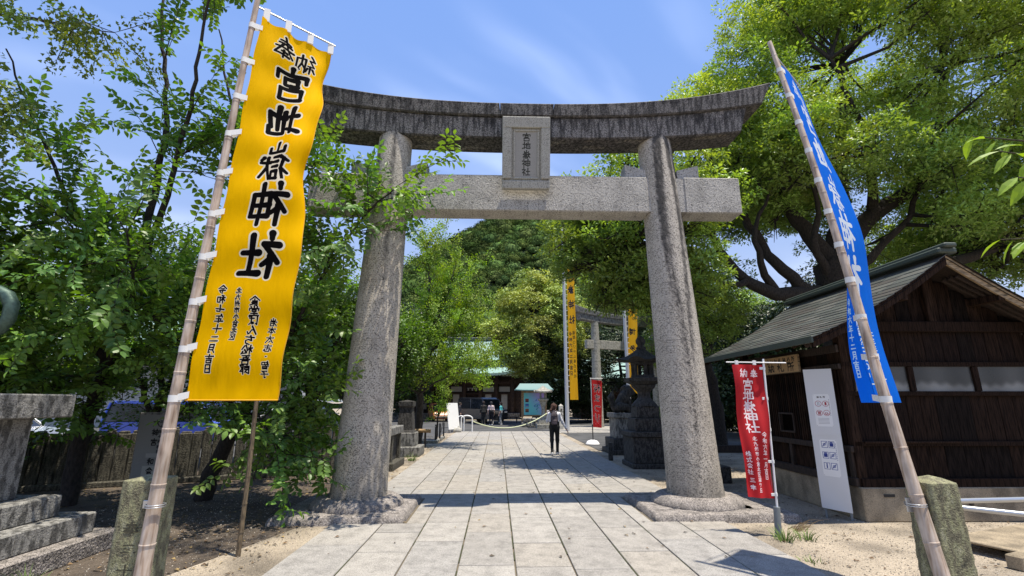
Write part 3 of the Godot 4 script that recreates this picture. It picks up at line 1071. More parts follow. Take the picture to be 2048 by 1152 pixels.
	for q in [[1.165, 0.03, -1.63, 0.46], [1.485, 0.03, -1.63, 0.46]]:
		hf.box(Vector3(-0.02, q[0], q[2]), Vector3(0.06, q[1], q[3]), 0.003)
	for zz in [-1.41, -1.85]:
		hf.box(Vector3(-0.02, 1.325, zz), Vector3(0.06, 0.29, 0.03), 0.003)
	obj("hatch_frame", hf, mats["wood_brown"], t)
	# sign board
	var im := img(440, 124, Color(0.70, 0.58, 0.42))
	for k in 260:
		var yy := rng.randi() % 124
		var cc := rnd(0.85, 1.06)
		im.fill_rect(Rect2i(rng.randi() % 400, yy, 20 + rng.randi() % 90, 1), Color(0.68 * cc, 0.56 * cc, 0.40 * cc))
	var top := "古いお札納め所"
	for i in top.length():
		glyph(im, top[i], Vector2(52 + i * 56, 27), 34, 34, 2.2, Color(0.05, 0.04, 0.04))
	var big := "納札所"
	for i in big.length():
		glyph(im, big[i], Vector2(90 + i * 130, 82), 78, 66, 4.2, Color(0.04, 0.03, 0.03))
	var sb := mb()
	sb.box(Vector3(-0.13, 2.36, -1.42), Vector3(0.03, 0.31, 1.12), 0.004)
	var sg := obj("sign_board", sb, mats["wood_pale"], t)
	var sf := mb()
	sf.quad(Vector3(-0.148, 2.215, -1.965), Vector3(-0.148, 2.215, -0.875), Vector3(-0.148, 2.505, -0.875), Vector3(-0.148, 2.505, -1.965))
	obj("lettering", sf, image_mat("hut_sign", im, 0.7), sg)
	# roof: gable over the front, ridge running away from the viewer
	var rx := L / 2
	var ridge := 3.92
	var eave := 2.63
	var half := 2.28
	var zf := 0.48
	var zb := -D - 0.42
	var prof := func(k: float) -> Vector2:   # k from ridge 0 to eave 1, slightly sagging
		return Vector2(half * k, lerpf(ridge, eave, k) - 0.10 * sin(PI * k))
	for s in [-1.0, 1.0]:
		var deck := mb()
		var rows := []
		for i in 9:
			var p: Vector2 = prof.call(i / 8.0)
			rows.append([Vector3(rx + s * p.x, p.y, zf), Vector3(rx + s * p.x, p.y, zb)])
		deck.surf(rows, false, s > 0)
		var rows2 := []
		for i in 9:
			var p: Vector2 = prof.call(i / 8.0)
			rows2.append([Vector3(rx + s * p.x, p.y - 0.06, zf), Vector3(rx + s * p.x, p.y - 0.06, zb)])
		deck.surf(rows2, false, s < 0)
		var roof := obj("roof", deck, mats["wood_brown"], t)
		# courses of copper shingles
		var n := 17
		for i in n:
			var p0: Vector2 = prof.call(float(i) / n)
			var p1: Vector2 = prof.call(minf(float(i + 1) / n + 0.012, 1.012))
			var zz := zf + 0.01
			while zz > zb - 0.005:
				var w := rnd(0.42, 0.62)
				var z2 := maxf(zz - w, zb - 0.01)
				if s < 0:
					var b := mb()
					var lift0 := 0.006
					var lift1 := 0.016 + rnd(0, 0.006)
					var a0 := Vector3(rx + s * p0.x, p0.y + lift0, zz)
					var a1 := Vector3(rx + s * p1.x, p1.y + lift1, zz)
					var a2 := Vector3(rx + s * p1.x, p1.y + lift1 + rnd(-0.003, 0.003), z2 + 0.004)
					var a3 := Vector3(rx + s * p0.x, p0.y + lift0, z2 + 0.004)
					var dn := Vector3(0, -0.012, 0)
					b.quad_out(a0, a1, a2, a3, (a0 + a2) / 2 + dn * 4)
					b.quad_out(a1, a2, a2 + dn, a1 + dn, a0)
					b.quad_out(a0, a1, a1 + dn, a0 + dn, a2)
					obj("shingle", b, mats["copper%d" % (rng.randi() % 4)], roof)
				zz = z2
		if s > 0:
			var cov := mb()
			var rows3 := []
			for i in 9:
				var p: Vector2 = prof.call(i / 8.0)
				rows3.append([Vector3(rx + s * p.x, p.y + 0.014, zf + 0.008), Vector3(rx + s * p.x, p.y + 0.014, zb)])
			cov.surf(rows3, false, true)
			obj("far_slope", cov, mats["copper1"], roof)
		var edge := mb()
		var pe: Vector2 = prof.call(1.0)
		edge.box(Vector3(rx + s * (pe.x + 0.012), pe.y - 0.03, (zf + zb) / 2), Vector3(0.035, 0.1, zf - zb), 0.006)
		obj("eave_edge", edge, mats["copper_ridge"], roof)
		# barge board at the front and back
		for e in [zf - 0.02, zb + 0.02]:
			var b := mb()
			for i in 8:
				var p0: Vector2 = prof.call(i / 8.0)
				var p1: Vector2 = prof.call((i + 1) / 8.0)
				var a0 := Vector3(rx + s * p0.x, p0.y - 0.004, e)
				var a1 := Vector3(rx + s * p1.x, p1.y - 0.004, e)
				for zo in [0.0, 1.0]:
					pass
				var dn := Vector3(0, -0.15, 0)
				var dz := Vector3(0, 0, -0.035 if e > 0 else 0.035)
				var mid := (a0 + a1 + dn + dz) / 2.0
				b.quad_out(a0, a1, a1 + dn, a0 + dn, mid)
				b.quad_out(a0 + dz, a1 + dz, a1 + dn + dz, a0 + dn + dz, mid)
				b.quad_out(a0 + dn, a1 + dn, a1 + dn + dz, a0 + dn + dz, mid)
				b.quad_out(a0, a1, a1 + dz, a0 + dz, mid)
			obj("barge_board", b, mats["wood_pale"] if s > 0 else mats["wood_dark3"], roof)
		# rafters under the eaves
		for k in 9:
			var zz := lerpf(zf - 0.12, zb + 0.12, k / 8.0)
			var b := mb()
			var p0: Vector2 = prof.call(0.55)
			var p1: Vector2 = prof.call(0.98)
			var a := Vector3(rx + s * p0.x, p0.y - 0.10, zz)
			var c := Vector3(rx + s * p1.x, p1.y - 0.10, zz)
			var dd := (c - a)
			b.box((a + c) / 2, Vector3(dd.length(), 0.06, 0.05), 0.004, Basis(Vector3(0, 0, 1), atan2(dd.y, dd.x)))
			obj("rafter", b, mats["wood_dark3"], roof)
	var rb := mb()
	rb.box(Vector3(rx, ridge + 0.06, (zf + zb) / 2), Vector3(0.3, 0.09, zf - zb + 0.1), 0.02)
	rb.box(Vector3(rx, ridge + 0.13, (zf + zb) / 2 + 0.04), Vector3(0.2, 0.07, zf - zb + 0.16), 0.02)
	obj("ridge_cap", rb, mats["copper_ridge"], t)
	# gable: boards, purlins, struts
	x = 0.1
	while x < L - 0.05:
		var w := 0.24
		var c := x + w / 2
		var topy := ridge - 0.12 - absf(c - rx) * 0.58
		if topy > 2.96:
			var b := mb()
			b.box(Vector3(c, (2.94 + topy) / 2, -0.08), Vector3(w - 0.006, topy - 2.94, 0.03), 0.003)
			obj("gable_board", b, mats["wood_dark%d" % (1 + rng.randi() % 3)], t)
		x += w
	for s in [-1.0, 1.0]:
		for k in [0.33, 0.7]:
			var p: Vector2 = prof.call(k)
			var b := mb()
			b.box(Vector3(rx + s * p.x, p.y - 0.15, 0.17), Vector3(0.1, 0.11, 0.56), 0.008)
			obj("purlin", b, mats["wood_dark3"], t)
	var st := mb()
	st.box(Vector3(rx, 3.25, -0.02), Vector3(0.12, 0.7, 0.1), 0.008)
	obj("king_post", st, mats["wood_dark3"], t)
	for s in [-1.0, 1.0]:
		for k in 3:
			var b := mb()
			var p0: Vector2 = prof.call(0.1)
			var p1: Vector2 = prof.call(0.95)
			var a := Vector3(rx + s * p0.x, p0.y - 0.14, 0.1 + k * 0.12)
			var c := Vector3(rx + s * p1.x, p1.y - 0.14, 0.1 + k * 0.12)
			var dd := c - a
			b.box((a + c) / 2, Vector3(dd.length(), 0.07, 0.045), 0.004, Basis(Vector3(0, 0, 1), atan2(dd.y, dd.x)))
			obj("verge_rafter", b, mats["wood_brown"], t)
	# small bulb lamp fitting with a loop of cable by the corner
	var lf := mb()
	lf.lathe([Vector2(0.0, -0.05), Vector2(0.022, -0.045), Vector2(0.025, 0.0), Vector2(0.018, 0.05), Vector2(0.0, 0.055)], Vector3(0.42, 2.4, 0.06), 10)
	obj("lamp_socket", lf, mats["white_paint"], t)
	var cb := mb()
	var cp := []
	for k in 14:
		var a := k / 13.0 * 5.2
		cp.append(Vector3(0.32 + 0.1 * cos(a), 2.48 + 0.13 * sin(a), 0.05))
	cb.tube(cp, [0.005], 5)
	obj("cable", cb, mats["white_paint"], t)

# ---------------------------------------------------------------- trees
func spray_mesh(kind: String) -> ArrayMesh:
	var b := mb()
	match kind:
		"cherry":
			# a short twig with alternate drooping leaves, growing along +y
			b.col = Color(0.5, 0.35, 0.3)
			b.tube([Vector3.ZERO, Vector3(0.01, 0.15, 0.0), Vector3(0.0, 0.32, 0.01)], [0.004, 0.002], 3, false)
			for k in 9:
				var s := 1.0 if k % 2 else -1.0
				var y := 0.03 + 0.035 * k
				b.col = Color.WHITE * rnd(0.8, 1.2)
				var dir := Vector3(s * rnd(0.7, 1.0), rnd(0.1, 0.6), rnd(-0.55, 0.3))
				oval_leaf(b, Vector3(0, y, 0), dir, Vector3(rnd(-0.4, 0.4), rnd(-0.2, 0.6), 1), rnd(0.08, 0.11), rnd(0.048, 0.062), 0.18, 0.22)
			oval_leaf(b, Vector3(0, 0.32, 0.01), Vector3(rnd(-0.3, 0.3), 1, 0.2), Vector3(0, 0.2, 1), 0.09, 0.042)
		"camphor":
			for k in 26:
				b.col = Color.WHITE * rnd(0.7, 1.3)
				var d := rdir()
				d.y = absf(d.y) * 0.9 - 0.15
				leaf(b, d * rnd(0.05, 0.2), (d + Vector3(0, rnd(-0.5, 0.25), 0) + rdir() * 0.5), rdir() + Vector3.UP * 1.6, rnd(0.075, 0.11), rnd(0.032, 0.048), 0.15, 0.2)
		"ginkgo":
			for k in 12:
				b.col = Color.WHITE * rnd(0.8, 1.2)
				var d := rdir()
				var at := Vector3(d.x * 0.05, 0.03 + 0.022 * k, d.z * 0.05)
				var dir := (d * Vector3(1, 0.3, 1) + Vector3(0, -0.5, 0)).normalized()
				var side := dir.cross(rdir()).normalized()
				var l := rnd(0.045, 0.062)
				var st := at + dir * 0.03
				b.tri(st, st + dir * l + side * l * 0.62, st + dir * l * 1.08)
				b.tri(st, st + dir * l * 1.02, st + dir * l - side * l * 0.62)
		"maple":
			for k in 14:
				b.col = Color.WHITE * rnd(0.78, 1.22)
				var y := 0.03 * k
				var d := rdir()
				leaf(b, Vector3(d.x * 0.07, y, d.z * 0.07), (d * Vector3(1, 0.3, 1) + Vector3(0, 0.35, 0)), Vector3.UP + rdir() * 0.5, rnd(0.07, 0.1), rnd(0.05, 0.07), 0.12, 0.1)
		"far":
			for k in 22:
				b.col = Color.WHITE * rnd(0.65, 1.35)
				var d := rdir()
				d.y = absf(d.y) - 0.2
				leaf(b, d * rnd(0.1, 0.42), d + rdir() * 0.7, rdir() + Vector3.UP * 1.5, rnd(0.15, 0.24), rnd(0.08, 0.14), 0.15, 0.15)
	return b.done(true)

func look_basis(dir: Vector3, roll: float) -> Basis:
	dir = dir.normalized()
	var x := dir.cross(Vector3(0.31, 0.2, 0.93)).normalized()
	var z := x.cross(dir).normalized()
	return Basis(x, dir, z) * Basis(Vector3.UP, roll)

# growth along dir with the leaf faces turned to the sky
func sky_basis(dir: Vector3, roll: float) -> Basis:
	dir = dir.normalized()
	if absf(dir.y) > 0.97:
		return look_basis(dir, roll * 4.0)
	var z := (Vector3.UP - dir * dir.y).normalized()
	var x := dir.cross(z).normalized()
	return Basis(x, dir, z) * Basis(Vector3.UP, roll)

func tone(lo: float, hi: float, warm := 0.15) -> Color:
	var t := rnd(lo, hi)
	var w := rnd(-warm, warm)
	return Color(t * (1.0 + w), t, t * (1.0 - w * 0.6))

# limbs: [[points], r0, r1]; shoots grow from the limbs and carry sprays
func shoot_tree(called: String, label: String, cat: String, base: Vector3, limbs: Array, bark: Material, leafm: Material, spray: Mesh, shoots: int, lens: Vector2, up_pull: float, gap: float, size: float, tones: Vector2, from := 0.25) -> Node3D:
	var t := thing(called, label, cat, base)
	var wood := mb()
	var spine := []
	for l in limbs:
		var pts := []
		var rr := []
		var src: Array = l[0]
		var cv := Curve3D.new()
		for i in src.size():
			var p: Vector3 = src[i]
			var tan := Vector3.ZERO
			if i > 0 and i < src.size() - 1:
				tan = (src[i + 1] - src[i - 1]) * 0.2
			cv.add_point(p, -tan, tan)
		var len := cv.get_baked_length()
		var n := maxi(4, int(len / 0.22))
		for i in n + 1:
			var p := cv.sample_baked(len * i / n)
			var k := float(i) / n
			if i > 0 and i < n:
				p += rdir() * 0.025
			pts.append(p)
			rr.append(lerpf(l[1], l[2], pow(k, 0.8)))
		wood.tube(pts, rr, 9 if l[1] > 0.06 else 6, true)
		var w: float = l[3] if l.size() > 3 else 1.0
		for i in range(int(n * from), n + 1):
			if rng.randf() > w:
				continue
			spine.append([pts[i], (pts[mini(i + 1, n)] - pts[maxi(i - 1, 0)]).normalized(), rr[i], len * w])
	var xf := []
	var cols := []
	for k in shoots:
		var s: Array = spine[rng.randi() % spine.size()]
		var d: Vector3 = (s[1] * rnd(0.3, 1.0) + rdir() * 0.9 + Vector3.UP * up_pull).normalized()
		var ln := rnd(lens.x, lens.y)
		var p: Vector3 = s[0]
		var pts := [p]
		var m := maxi(3, int(ln / 0.25))
		var bend := rdir() * 0.12 + Vector3(0, -0.05, 0)
		for i in m:
			d = (d + bend * 0.6).normalized()
			p += d * ln / m
			pts.append(p)
		wood.tube(pts, [minf(s[2] * 0.6, 0.012), 0.009, 0.006, 0.004, 0.003], 4, false)
		var tn := tone(tones.x, tones.y)
		var q := 0.12
		while q < ln:
			var f := q / ln * m
			var i := mini(int(f), m - 1)
			var at: Vector3 = pts[i].lerp(pts[i + 1], f - i)
			var dir: Vector3 = ((pts[i + 1] - pts[i]).normalized() * 0.9 + rdir() * 0.8).normalized()
			var sc := size * rnd(0.75, 1.15)
			xf.append(Transform3D(sky_basis(dir, rnd(-0.7, 0.7)).scaled(Vector3.ONE * sc), at))
			cols.append(tn * rnd(0.85, 1.15))
			q += gap * rnd(0.6, 1.4)
	obj("trunk", wood, bark, t)
	scatter("crown", spray, leafm, xf, cols, t)
	return t

# crowns built of clumps: blobs = [centre, radius, weight]
func clump_tree(called: String, label: String, base: Vector3, limbs: Array, bark: Material, leafm: Material, spray: Mesh, blobs: Array, per: float, size: float, tones: Vector2, droop := 0.0, twigs := true) -> Node3D:
	var t := thing(called, label, "tree", base)
	var wood := mb()
	var ends := []
	for l in limbs:
		var src: Array = l[0]
		var cv := Curve3D.new()
		for i in src.size():
			var tan := Vector3.ZERO
			if i > 0 and i < src.size() - 1:
				tan = (src[i + 1] - src[i - 1]) * 0.2
			cv.add_point(src[i], -tan, tan)
		var len := cv.get_baked_length()
		var n := maxi(5, int(len / 0.35))
		var pts := []
		var rr := []
		for i in n + 1:
			var p := cv.sample_baked(len * i / n)
			if i > 0 and i < n:
				p += rdir() * 0.06
			pts.append(p)
			rr.append(lerpf(l[1], l[2], pow(float(i) / n, 0.75)))
			if i > n / 3:
				ends.append(p)
		wood.tube(pts, rr, 10, true)
	var xf := []
	var cols := []
	for bl in blobs:
		var c: Vector3 = bl[0]
		var r: float = bl[1]
		if twigs and not ends.is_empty():
			var best: Vector3 = ends[0]
			for e in ends:
				if e.distance_squared_to(c) < best.distance_squared_to(c):
					best = e
			if best.distance_to(c) < 7.0:
				var mid := (best + c) / 2.0 + rdir() * 0.25 + Vector3(0, -0.15, 0)
				wood.tube([best, mid, c], [0.07, 0.045, 0.02], 5, false)
				for k in 4:
					wood.tube([mid.lerp(c, rnd(0.2, 1.0)), c + rdir() * r * 0.8], [0.02, 0.008], 4, false)
		var tn := tone(tones.x, tones.y, 0.12)
		var count := int(per * r * r)
		for k in count:
			var d := rdir()
			d.y = d.y * 0.85 + 0.12
			var p := c + d * r * pow(rnd(0.12, 1.0), 0.42) * Vector3(1.1, 0.85, 1.1)
			var dir := (d + Vector3(0, 0.4 - droop, 0) + rdir() * 0.5).normalized()
			xf.append(Transform3D((Basis(Vector3(dir.z, 0, -dir.x).normalized(), rnd(-0.2, 0.75)) * Basis(Vector3.UP, rnd(0, TAU))).scaled(Vector3.ONE * size * rnd(0.7, 1.2)), p))
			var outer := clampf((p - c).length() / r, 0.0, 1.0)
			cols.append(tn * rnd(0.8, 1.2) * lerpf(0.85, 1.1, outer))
	obj("trunk", wood, bark, t)
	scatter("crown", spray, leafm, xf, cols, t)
	return t

func fill(c: Vector3, r: Vector3, n: int, br: Vector2, shell := 0.55) -> Array:
	var out := []
	for k in n:
		var d := rdir()
		var p := c + d * r * pow(rnd(pow(shell, 3.0), 1.0), 1.0 / 3.0)
		out.append([p, rnd(br.x, br.y)])
	return out

func trees() -> void:
	var cherry := spray_mesh("cherry")
	var camphor := spray_mesh("camphor")
	var ginkgo := spray_mesh("ginkgo")
	var maple := spray_mesh("maple")
	var far := spray_mesh("far")
	# --- cherry trees on the left
	shoot_tree("cherry_tree", "leaning cherry tree with dark stem between the stele and the left pillar", "tree", Vector3(-5.2, 0, -9.2), [
		[[Vector3(0, 0, 0), Vector3(0.25, 0.8, 0.1), Vector3(0.75, 1.7, 0.3), Vector3(1.0, 2.8, 0.5), Vector3(1.2, 4.2, 0.9)], 0.15, 0.06],
		[[Vector3(0.75, 1.7, 0.3), Vector3(1.5, 2.6, 0.9), Vector3(2.3, 3.9, 1.3), Vector3(3.0, 4.8, 1.6), Vector3(3.5, 5.25, 1.75)], 0.06, 0.012, 0.8],
		[[Vector3(1.0, 2.8, 0.5), Vector3(1.6, 4.2, 1.1), Vector3(1.8, 5.4, 1.7), Vector3(2.0, 6.6, 2.0)], 0.055, 0.012, 0.35],
		[[Vector3(1.2, 4.2, 0.9), Vector3(0.7, 5.6, 1.2), Vector3(0.3, 7.0, 1.4), Vector3(0.0, 8.4, 1.6)], 0.055, 0.012, 0.2],
		[[Vector3(0.75, 1.7, 0.3), Vector3(1.6, 1.9, 0.6), Vector3(1.9, 1.9, 0.8), Vector3(2.1, 1.5, 0.9)], 0.04, 0.01, 0.8],
		[[Vector3(0.4, 1.2, 0.2), Vector3(1.1, 1.5, 0.8), Vector3(1.5, 1.3, 1.2), Vector3(1.9, 0.9, 1.3)], 0.035, 0.01],
		[[Vector3(0.6, 1.5, 0.3), Vector3(-0.2, 2.6, 0.9), Vector3(-0.9, 3.6, 1.6), Vector3(-1.4, 4.4, 2.2)], 0.06, 0.012],
	], mats["bark_dark"], mats["leaf_cherry"], cherry, 225, Vector2(0.6, 1.35), 0.12, 0.14, 1.3, Vector2(0.7, 1.35), 0.3)
	shoot_tree("cherry_tree", "tall cherry tree with upright dark limbs left of the yellow banner", "tree", Vector3(-7.2, 0, -8.8), [
		[[Vector3(0, 0, 0), Vector3(0.05, 1.2, 0), Vector3(0.3, 2.4, 0.1), Vector3(0.6, 3.6, 0.3)], 0.14, 0.09],
		[[Vector3(0.6, 3.6, 0.3), Vector3(1.0, 5.0, 0.7), Vector3(1.2, 6.6, 1.0), Vector3(1.0, 8.6, 1.3), Vector3(0.9, 10.0, 1.4)], 0.085, 0.012, 0.2],
		[[Vector3(0.6, 3.6, 0.3), Vector3(1.4, 4.8, 1.0), Vector3(2.0, 6.2, 1.6), Vector3(2.3, 7.6, 2.0), Vector3(2.5, 9.0, 2.2)], 0.07, 0.012, 0.25],
		[[Vector3(0.3, 2.4, 0.1), Vector3(-0.8, 3.6, 0.8), Vector3(-1.6, 4.6, 1.5), Vector3(-2.3, 5.5, 2.2)], 0.07, 0.012],
		[[Vector3(0.6, 3.6, 0.3), Vector3(-0.2, 5.0, 0.9), Vector3(-0.7, 6.4, 1.4), Vector3(-1.0, 7.4, 1.8)], 0.06, 0.012, 0.25],
		[[Vector3(0.2, 2.0, 0.1), Vector3(1.0, 2.7, 0.9), Vector3(1.8, 3.3, 1.8), Vector3(2.2, 3.9, 2.6)], 0.05, 0.012],
		[[Vector3(0.3, 2.4, 0.1), Vector3(1.2, 3.0, -0.6), Vector3(2.0, 3.4, -1.2), Vector3(2.6, 3.8, -1.6)], 0.05, 0.012],
		[[Vector3(0.3, 2.6, 0.1), Vector3(-0.6, 3.2, -0.6), Vector3(-1.6, 3.6, -1.2), Vector3(-2.6, 3.9, -1.4)], 0.05, 0.012],
		[[Vector3(0.2, 1.8, 0.1), Vector3(-0.9, 2.2, 0.9), Vector3(-1.9, 2.5, 1.5), Vector3(-2.8, 2.6, 2.0)], 0.05, 0.012],
	], mats["bark_dark"], mats["leaf_cherry"], cherry, 215, Vector2(0.7, 1.6), 0.15, 0.14, 1.3, Vector2(0.7, 1.35), 0.3)
	shoot_tree("cherry_tree", "low spreading cherry tree above the stone fence at the far left", "tree", Vector3(-9.6, 0, -9.0), [
		[[Vector3(0, 0, 0), Vector3(0.1, 1.0, 0.1), Vector3(0.3, 2.0, 0.3)], 0.13, 0.09],
		[[Vector3(0.3, 2.0, 0.3), Vector3(1.0, 2.9, 1.0), Vector3(1.6, 3.7, 1.8), Vector3(2.0, 4.4, 2.4)], 0.07, 0.012],
		[[Vector3(0.3, 2.0, 0.3), Vector3(0.2, 3.4, 0.8), Vector3(0.2, 4.8, 1.3), Vector3(0.4, 5.8, 1.6)], 0.07, 0.012, 0.35],
		[[Vector3(0.2, 1.6, 0.2), Vector3(1.2, 1.9, 0.6), Vector3(2.2, 2.1, 0.9)], 0.05, 0.012],
		[[Vector3(0.3, 2.0, 0.3), Vector3(-0.6, 2.8, 0.8), Vector3(-1.0, 3.6, 1.4)], 0.05, 0.012],
	], mats["bark_dark"], mats["leaf_cherry"], cherry, 190, Vector2(0.7, 1.5), 0.1, 0.15, 1.3, Vector2(0.6, 1.15), 0.3)
	# --- ginkgo whose long branches reach in from the upper left
	shoot_tree("ginkgo_tree", "ginkgo with long horizontal leafy branches reaching in at the upper left", "tree", Vector3(-12.2, 0, -7.6), [
		[[Vector3(0, 0, 0), Vector3(0.1, 4.0, 0), Vector3(0.1, 8.0, 0.1), Vector3(0.1, 13.0, 0)], 0.28, 0.08, 0.15],
		[[Vector3(0.1, 7.6, 0.1), Vector3(2.0, 8.3, 0.4), Vector3(3.8, 8.15, 0.5), Vector3(5.6, 7.85, 0.5)], 0.07, 0.008],
		[[Vector3(0.1, 7.0, 0.1), Vector3(2.0, 7.6, 0.8), Vector3(3.2, 7.3, 1.1), Vector3(4.3, 6.4, 1.2), Vector3(4.9, 5.6, 1.3)], 0.05, 0.008],
		[[Vector3(0.1, 6.2, 0.1), Vector3(2.0, 6.7, 0.8), Vector3(3.4, 6.4, 1.2), Vector3(4.4, 5.8, 1.3)], 0.06, 0.008],
		[[Vector3(0.1, 5.2, 0.1), Vector3(2.0, 5.5, 0.8), Vector3(3.6, 5.0, 1.3)], 0.06, 0.008],
		[[Vector3(0.1, 8.6, 0.1), Vector3(2.2, 9.2, 0.5), Vector3(4.0, 9.4, 0.8)], 0.06, 0.008],
		[[Vector3(0.1, 9.5, 0.1), Vector3(4.0, 11.2, 1.0), Vector3(7.5, 11.0, 1.8), Vector3(10.6, 10.4, 2.4)], 0.09, 0.01],
		[[Vector3(4.0, 11.2, 1.0), Vector3(6.5, 11.0, 0.9), Vector3(8.5, 10.8, 0.9), Vector3(10.0, 10.4, 1.2)], 0.05, 0.01],
		[[Vector3(5.5, 11.1, 1.4), Vector3(7.0, 10.9, 2.6), Vector3(8.6, 10.6, 3.2)], 0.05, 0.01],
		[[Vector3(0.1, 4.2, 0.1), Vector3(2.0, 4.4, 0.8), Vector3(3.6, 3.9, 1.5)], 0.06, 0.008],
	], mats["bark"], mats["leaf_ginkgo"], ginkgo, 380, Vector2(0.3, 0.9), -0.15, 0.07, 1.05, Vector2(0.75, 1.4), 0.3)
	# --- bright young tree behind the left pillar
	shoot_tree("maple_tree", "bright yellow-green young tree behind the left pillar", "tree", Vector3(-3.2, 0, -20.0), [
		[[Vector3(0, 0, 0), Vector3(0.05, 1.6, 0), Vector3(0.0, 3.0, 0.1), Vector3(0.2, 5.0, 0.1), Vector3(0.25, 6.8, 0.2), Vector3(0.1, 8.3, 0.2)], 0.2, 0.02],
		[[Vector3(0.0, 2.2, 0), Vector3(0.9, 2.9, 0.3), Vector3(1.9, 3.2, 0.4), Vector3(2.7, 3.4, 0.6)], 0.07, 0.012],
		[[Vector3(0.0, 3.0, 0.1), Vector3(1.0, 4.4, 0.3), Vector3(1.6, 5.0, 0.5), Vector3(2.1, 5.8, 0.5)], 0.08, 0.012],
		[[Vector3(0.1, 4.0, 0.1), Vector3(0.9, 5.6, 0.3), Vector3(1.2, 6.6, 0.4), Vector3(1.4, 7.4, 0.4)], 0.06, 0.012],
		[[Vector3(0.0, 2.6, 0.1), Vector3(-0.9, 3.8, 0.3), Vector3(-1.6, 5.0, 0.4), Vector3(-2.0, 6.4, 0.4)], 0.07, 0.012],
		[[Vector3(0.0, 2.0, 0.1), Vector3(0.9, 2.5, 0.9), Vector3(1.7, 2.8, 1.5), Vector3(2.3, 2.9, 1.8)], 0.05, 0.012],
		[[Vector3(0.0, 2.0, 0.1), Vector3(-0.9, 2.6, 0.8), Vector3(-1.7, 3.0, 1.3)], 0.05, 0.012],
	], mats["bark"], mats["leaf_bright"], maple, 270, Vector2(0.6, 2.0), 0.42, 0.12, 1.0, Vector2(0.6, 1.3), 0.3)
	shoot_tree("maple_tree", "slender sapling with fresh leaves beside the black posts", "tree", Vector3(-2.75, 0, -22.6), [
		[[Vector3(0, 0, 0), Vector3(0.05, 1.2, 0), Vector3(0.1, 2.4, 0.0), Vector3(0.2, 3.6, 0)], 0.05, 0.015],
		[[Vector3(0.05, 1.0, 0), Vector3(0.25, 1.5, 0.2), Vector3(0.35, 1.9, 0.3)], 0.02, 0.008],
		[[Vector3(0.1, 2.0, 0), Vector3(0.5, 2.6, 0.2), Vector3(0.8, 3.0, 0.3)], 0.03, 0.008],
	], mats["bark_dark"], mats["leaf_bright"], maple, 52, Vector2(0.25, 0.6), 0.3, 0.12, 0.9, Vector2(0.55, 1.1), 0.25)
	# --- the great camphor behind the hut
	var blobs := []
	blobs += fill(Vector3(14.4, 12.2, -15.5), Vector3(7.2, 6.0, 5.0), 105, Vector2(1.1, 1.8), 0.7)
	blobs += fill(Vector3(8.4, 9.9, -15.0), Vector3(2.7, 2.9, 2.8), 32, Vector2(0.9, 1.4), 0.55)
	blobs += fill(Vector3(19.5, 9.0, -15.0), Vector3(4.0, 5.0, 4.0), 34, Vector2(1.0, 1.6), 0.6)
	blobs += fill(Vector3(17.5, 6.6, -14.0), Vector3(3.2, 1.8, 1.6), 18, Vector2(0.8, 1.2), 0.3)
	blobs += fill(Vector3(9.6, 8.6, -12.6), Vector3(2.4, 1.6, 1.6), 14, Vector2(0.7, 1.1), 0.4)
	blobs += fill(Vector3(14.5, 7.4, -12.5), Vector3(3.4, 1.4, 1.6), 16, Vector2(0.7, 1.1), 0.4)
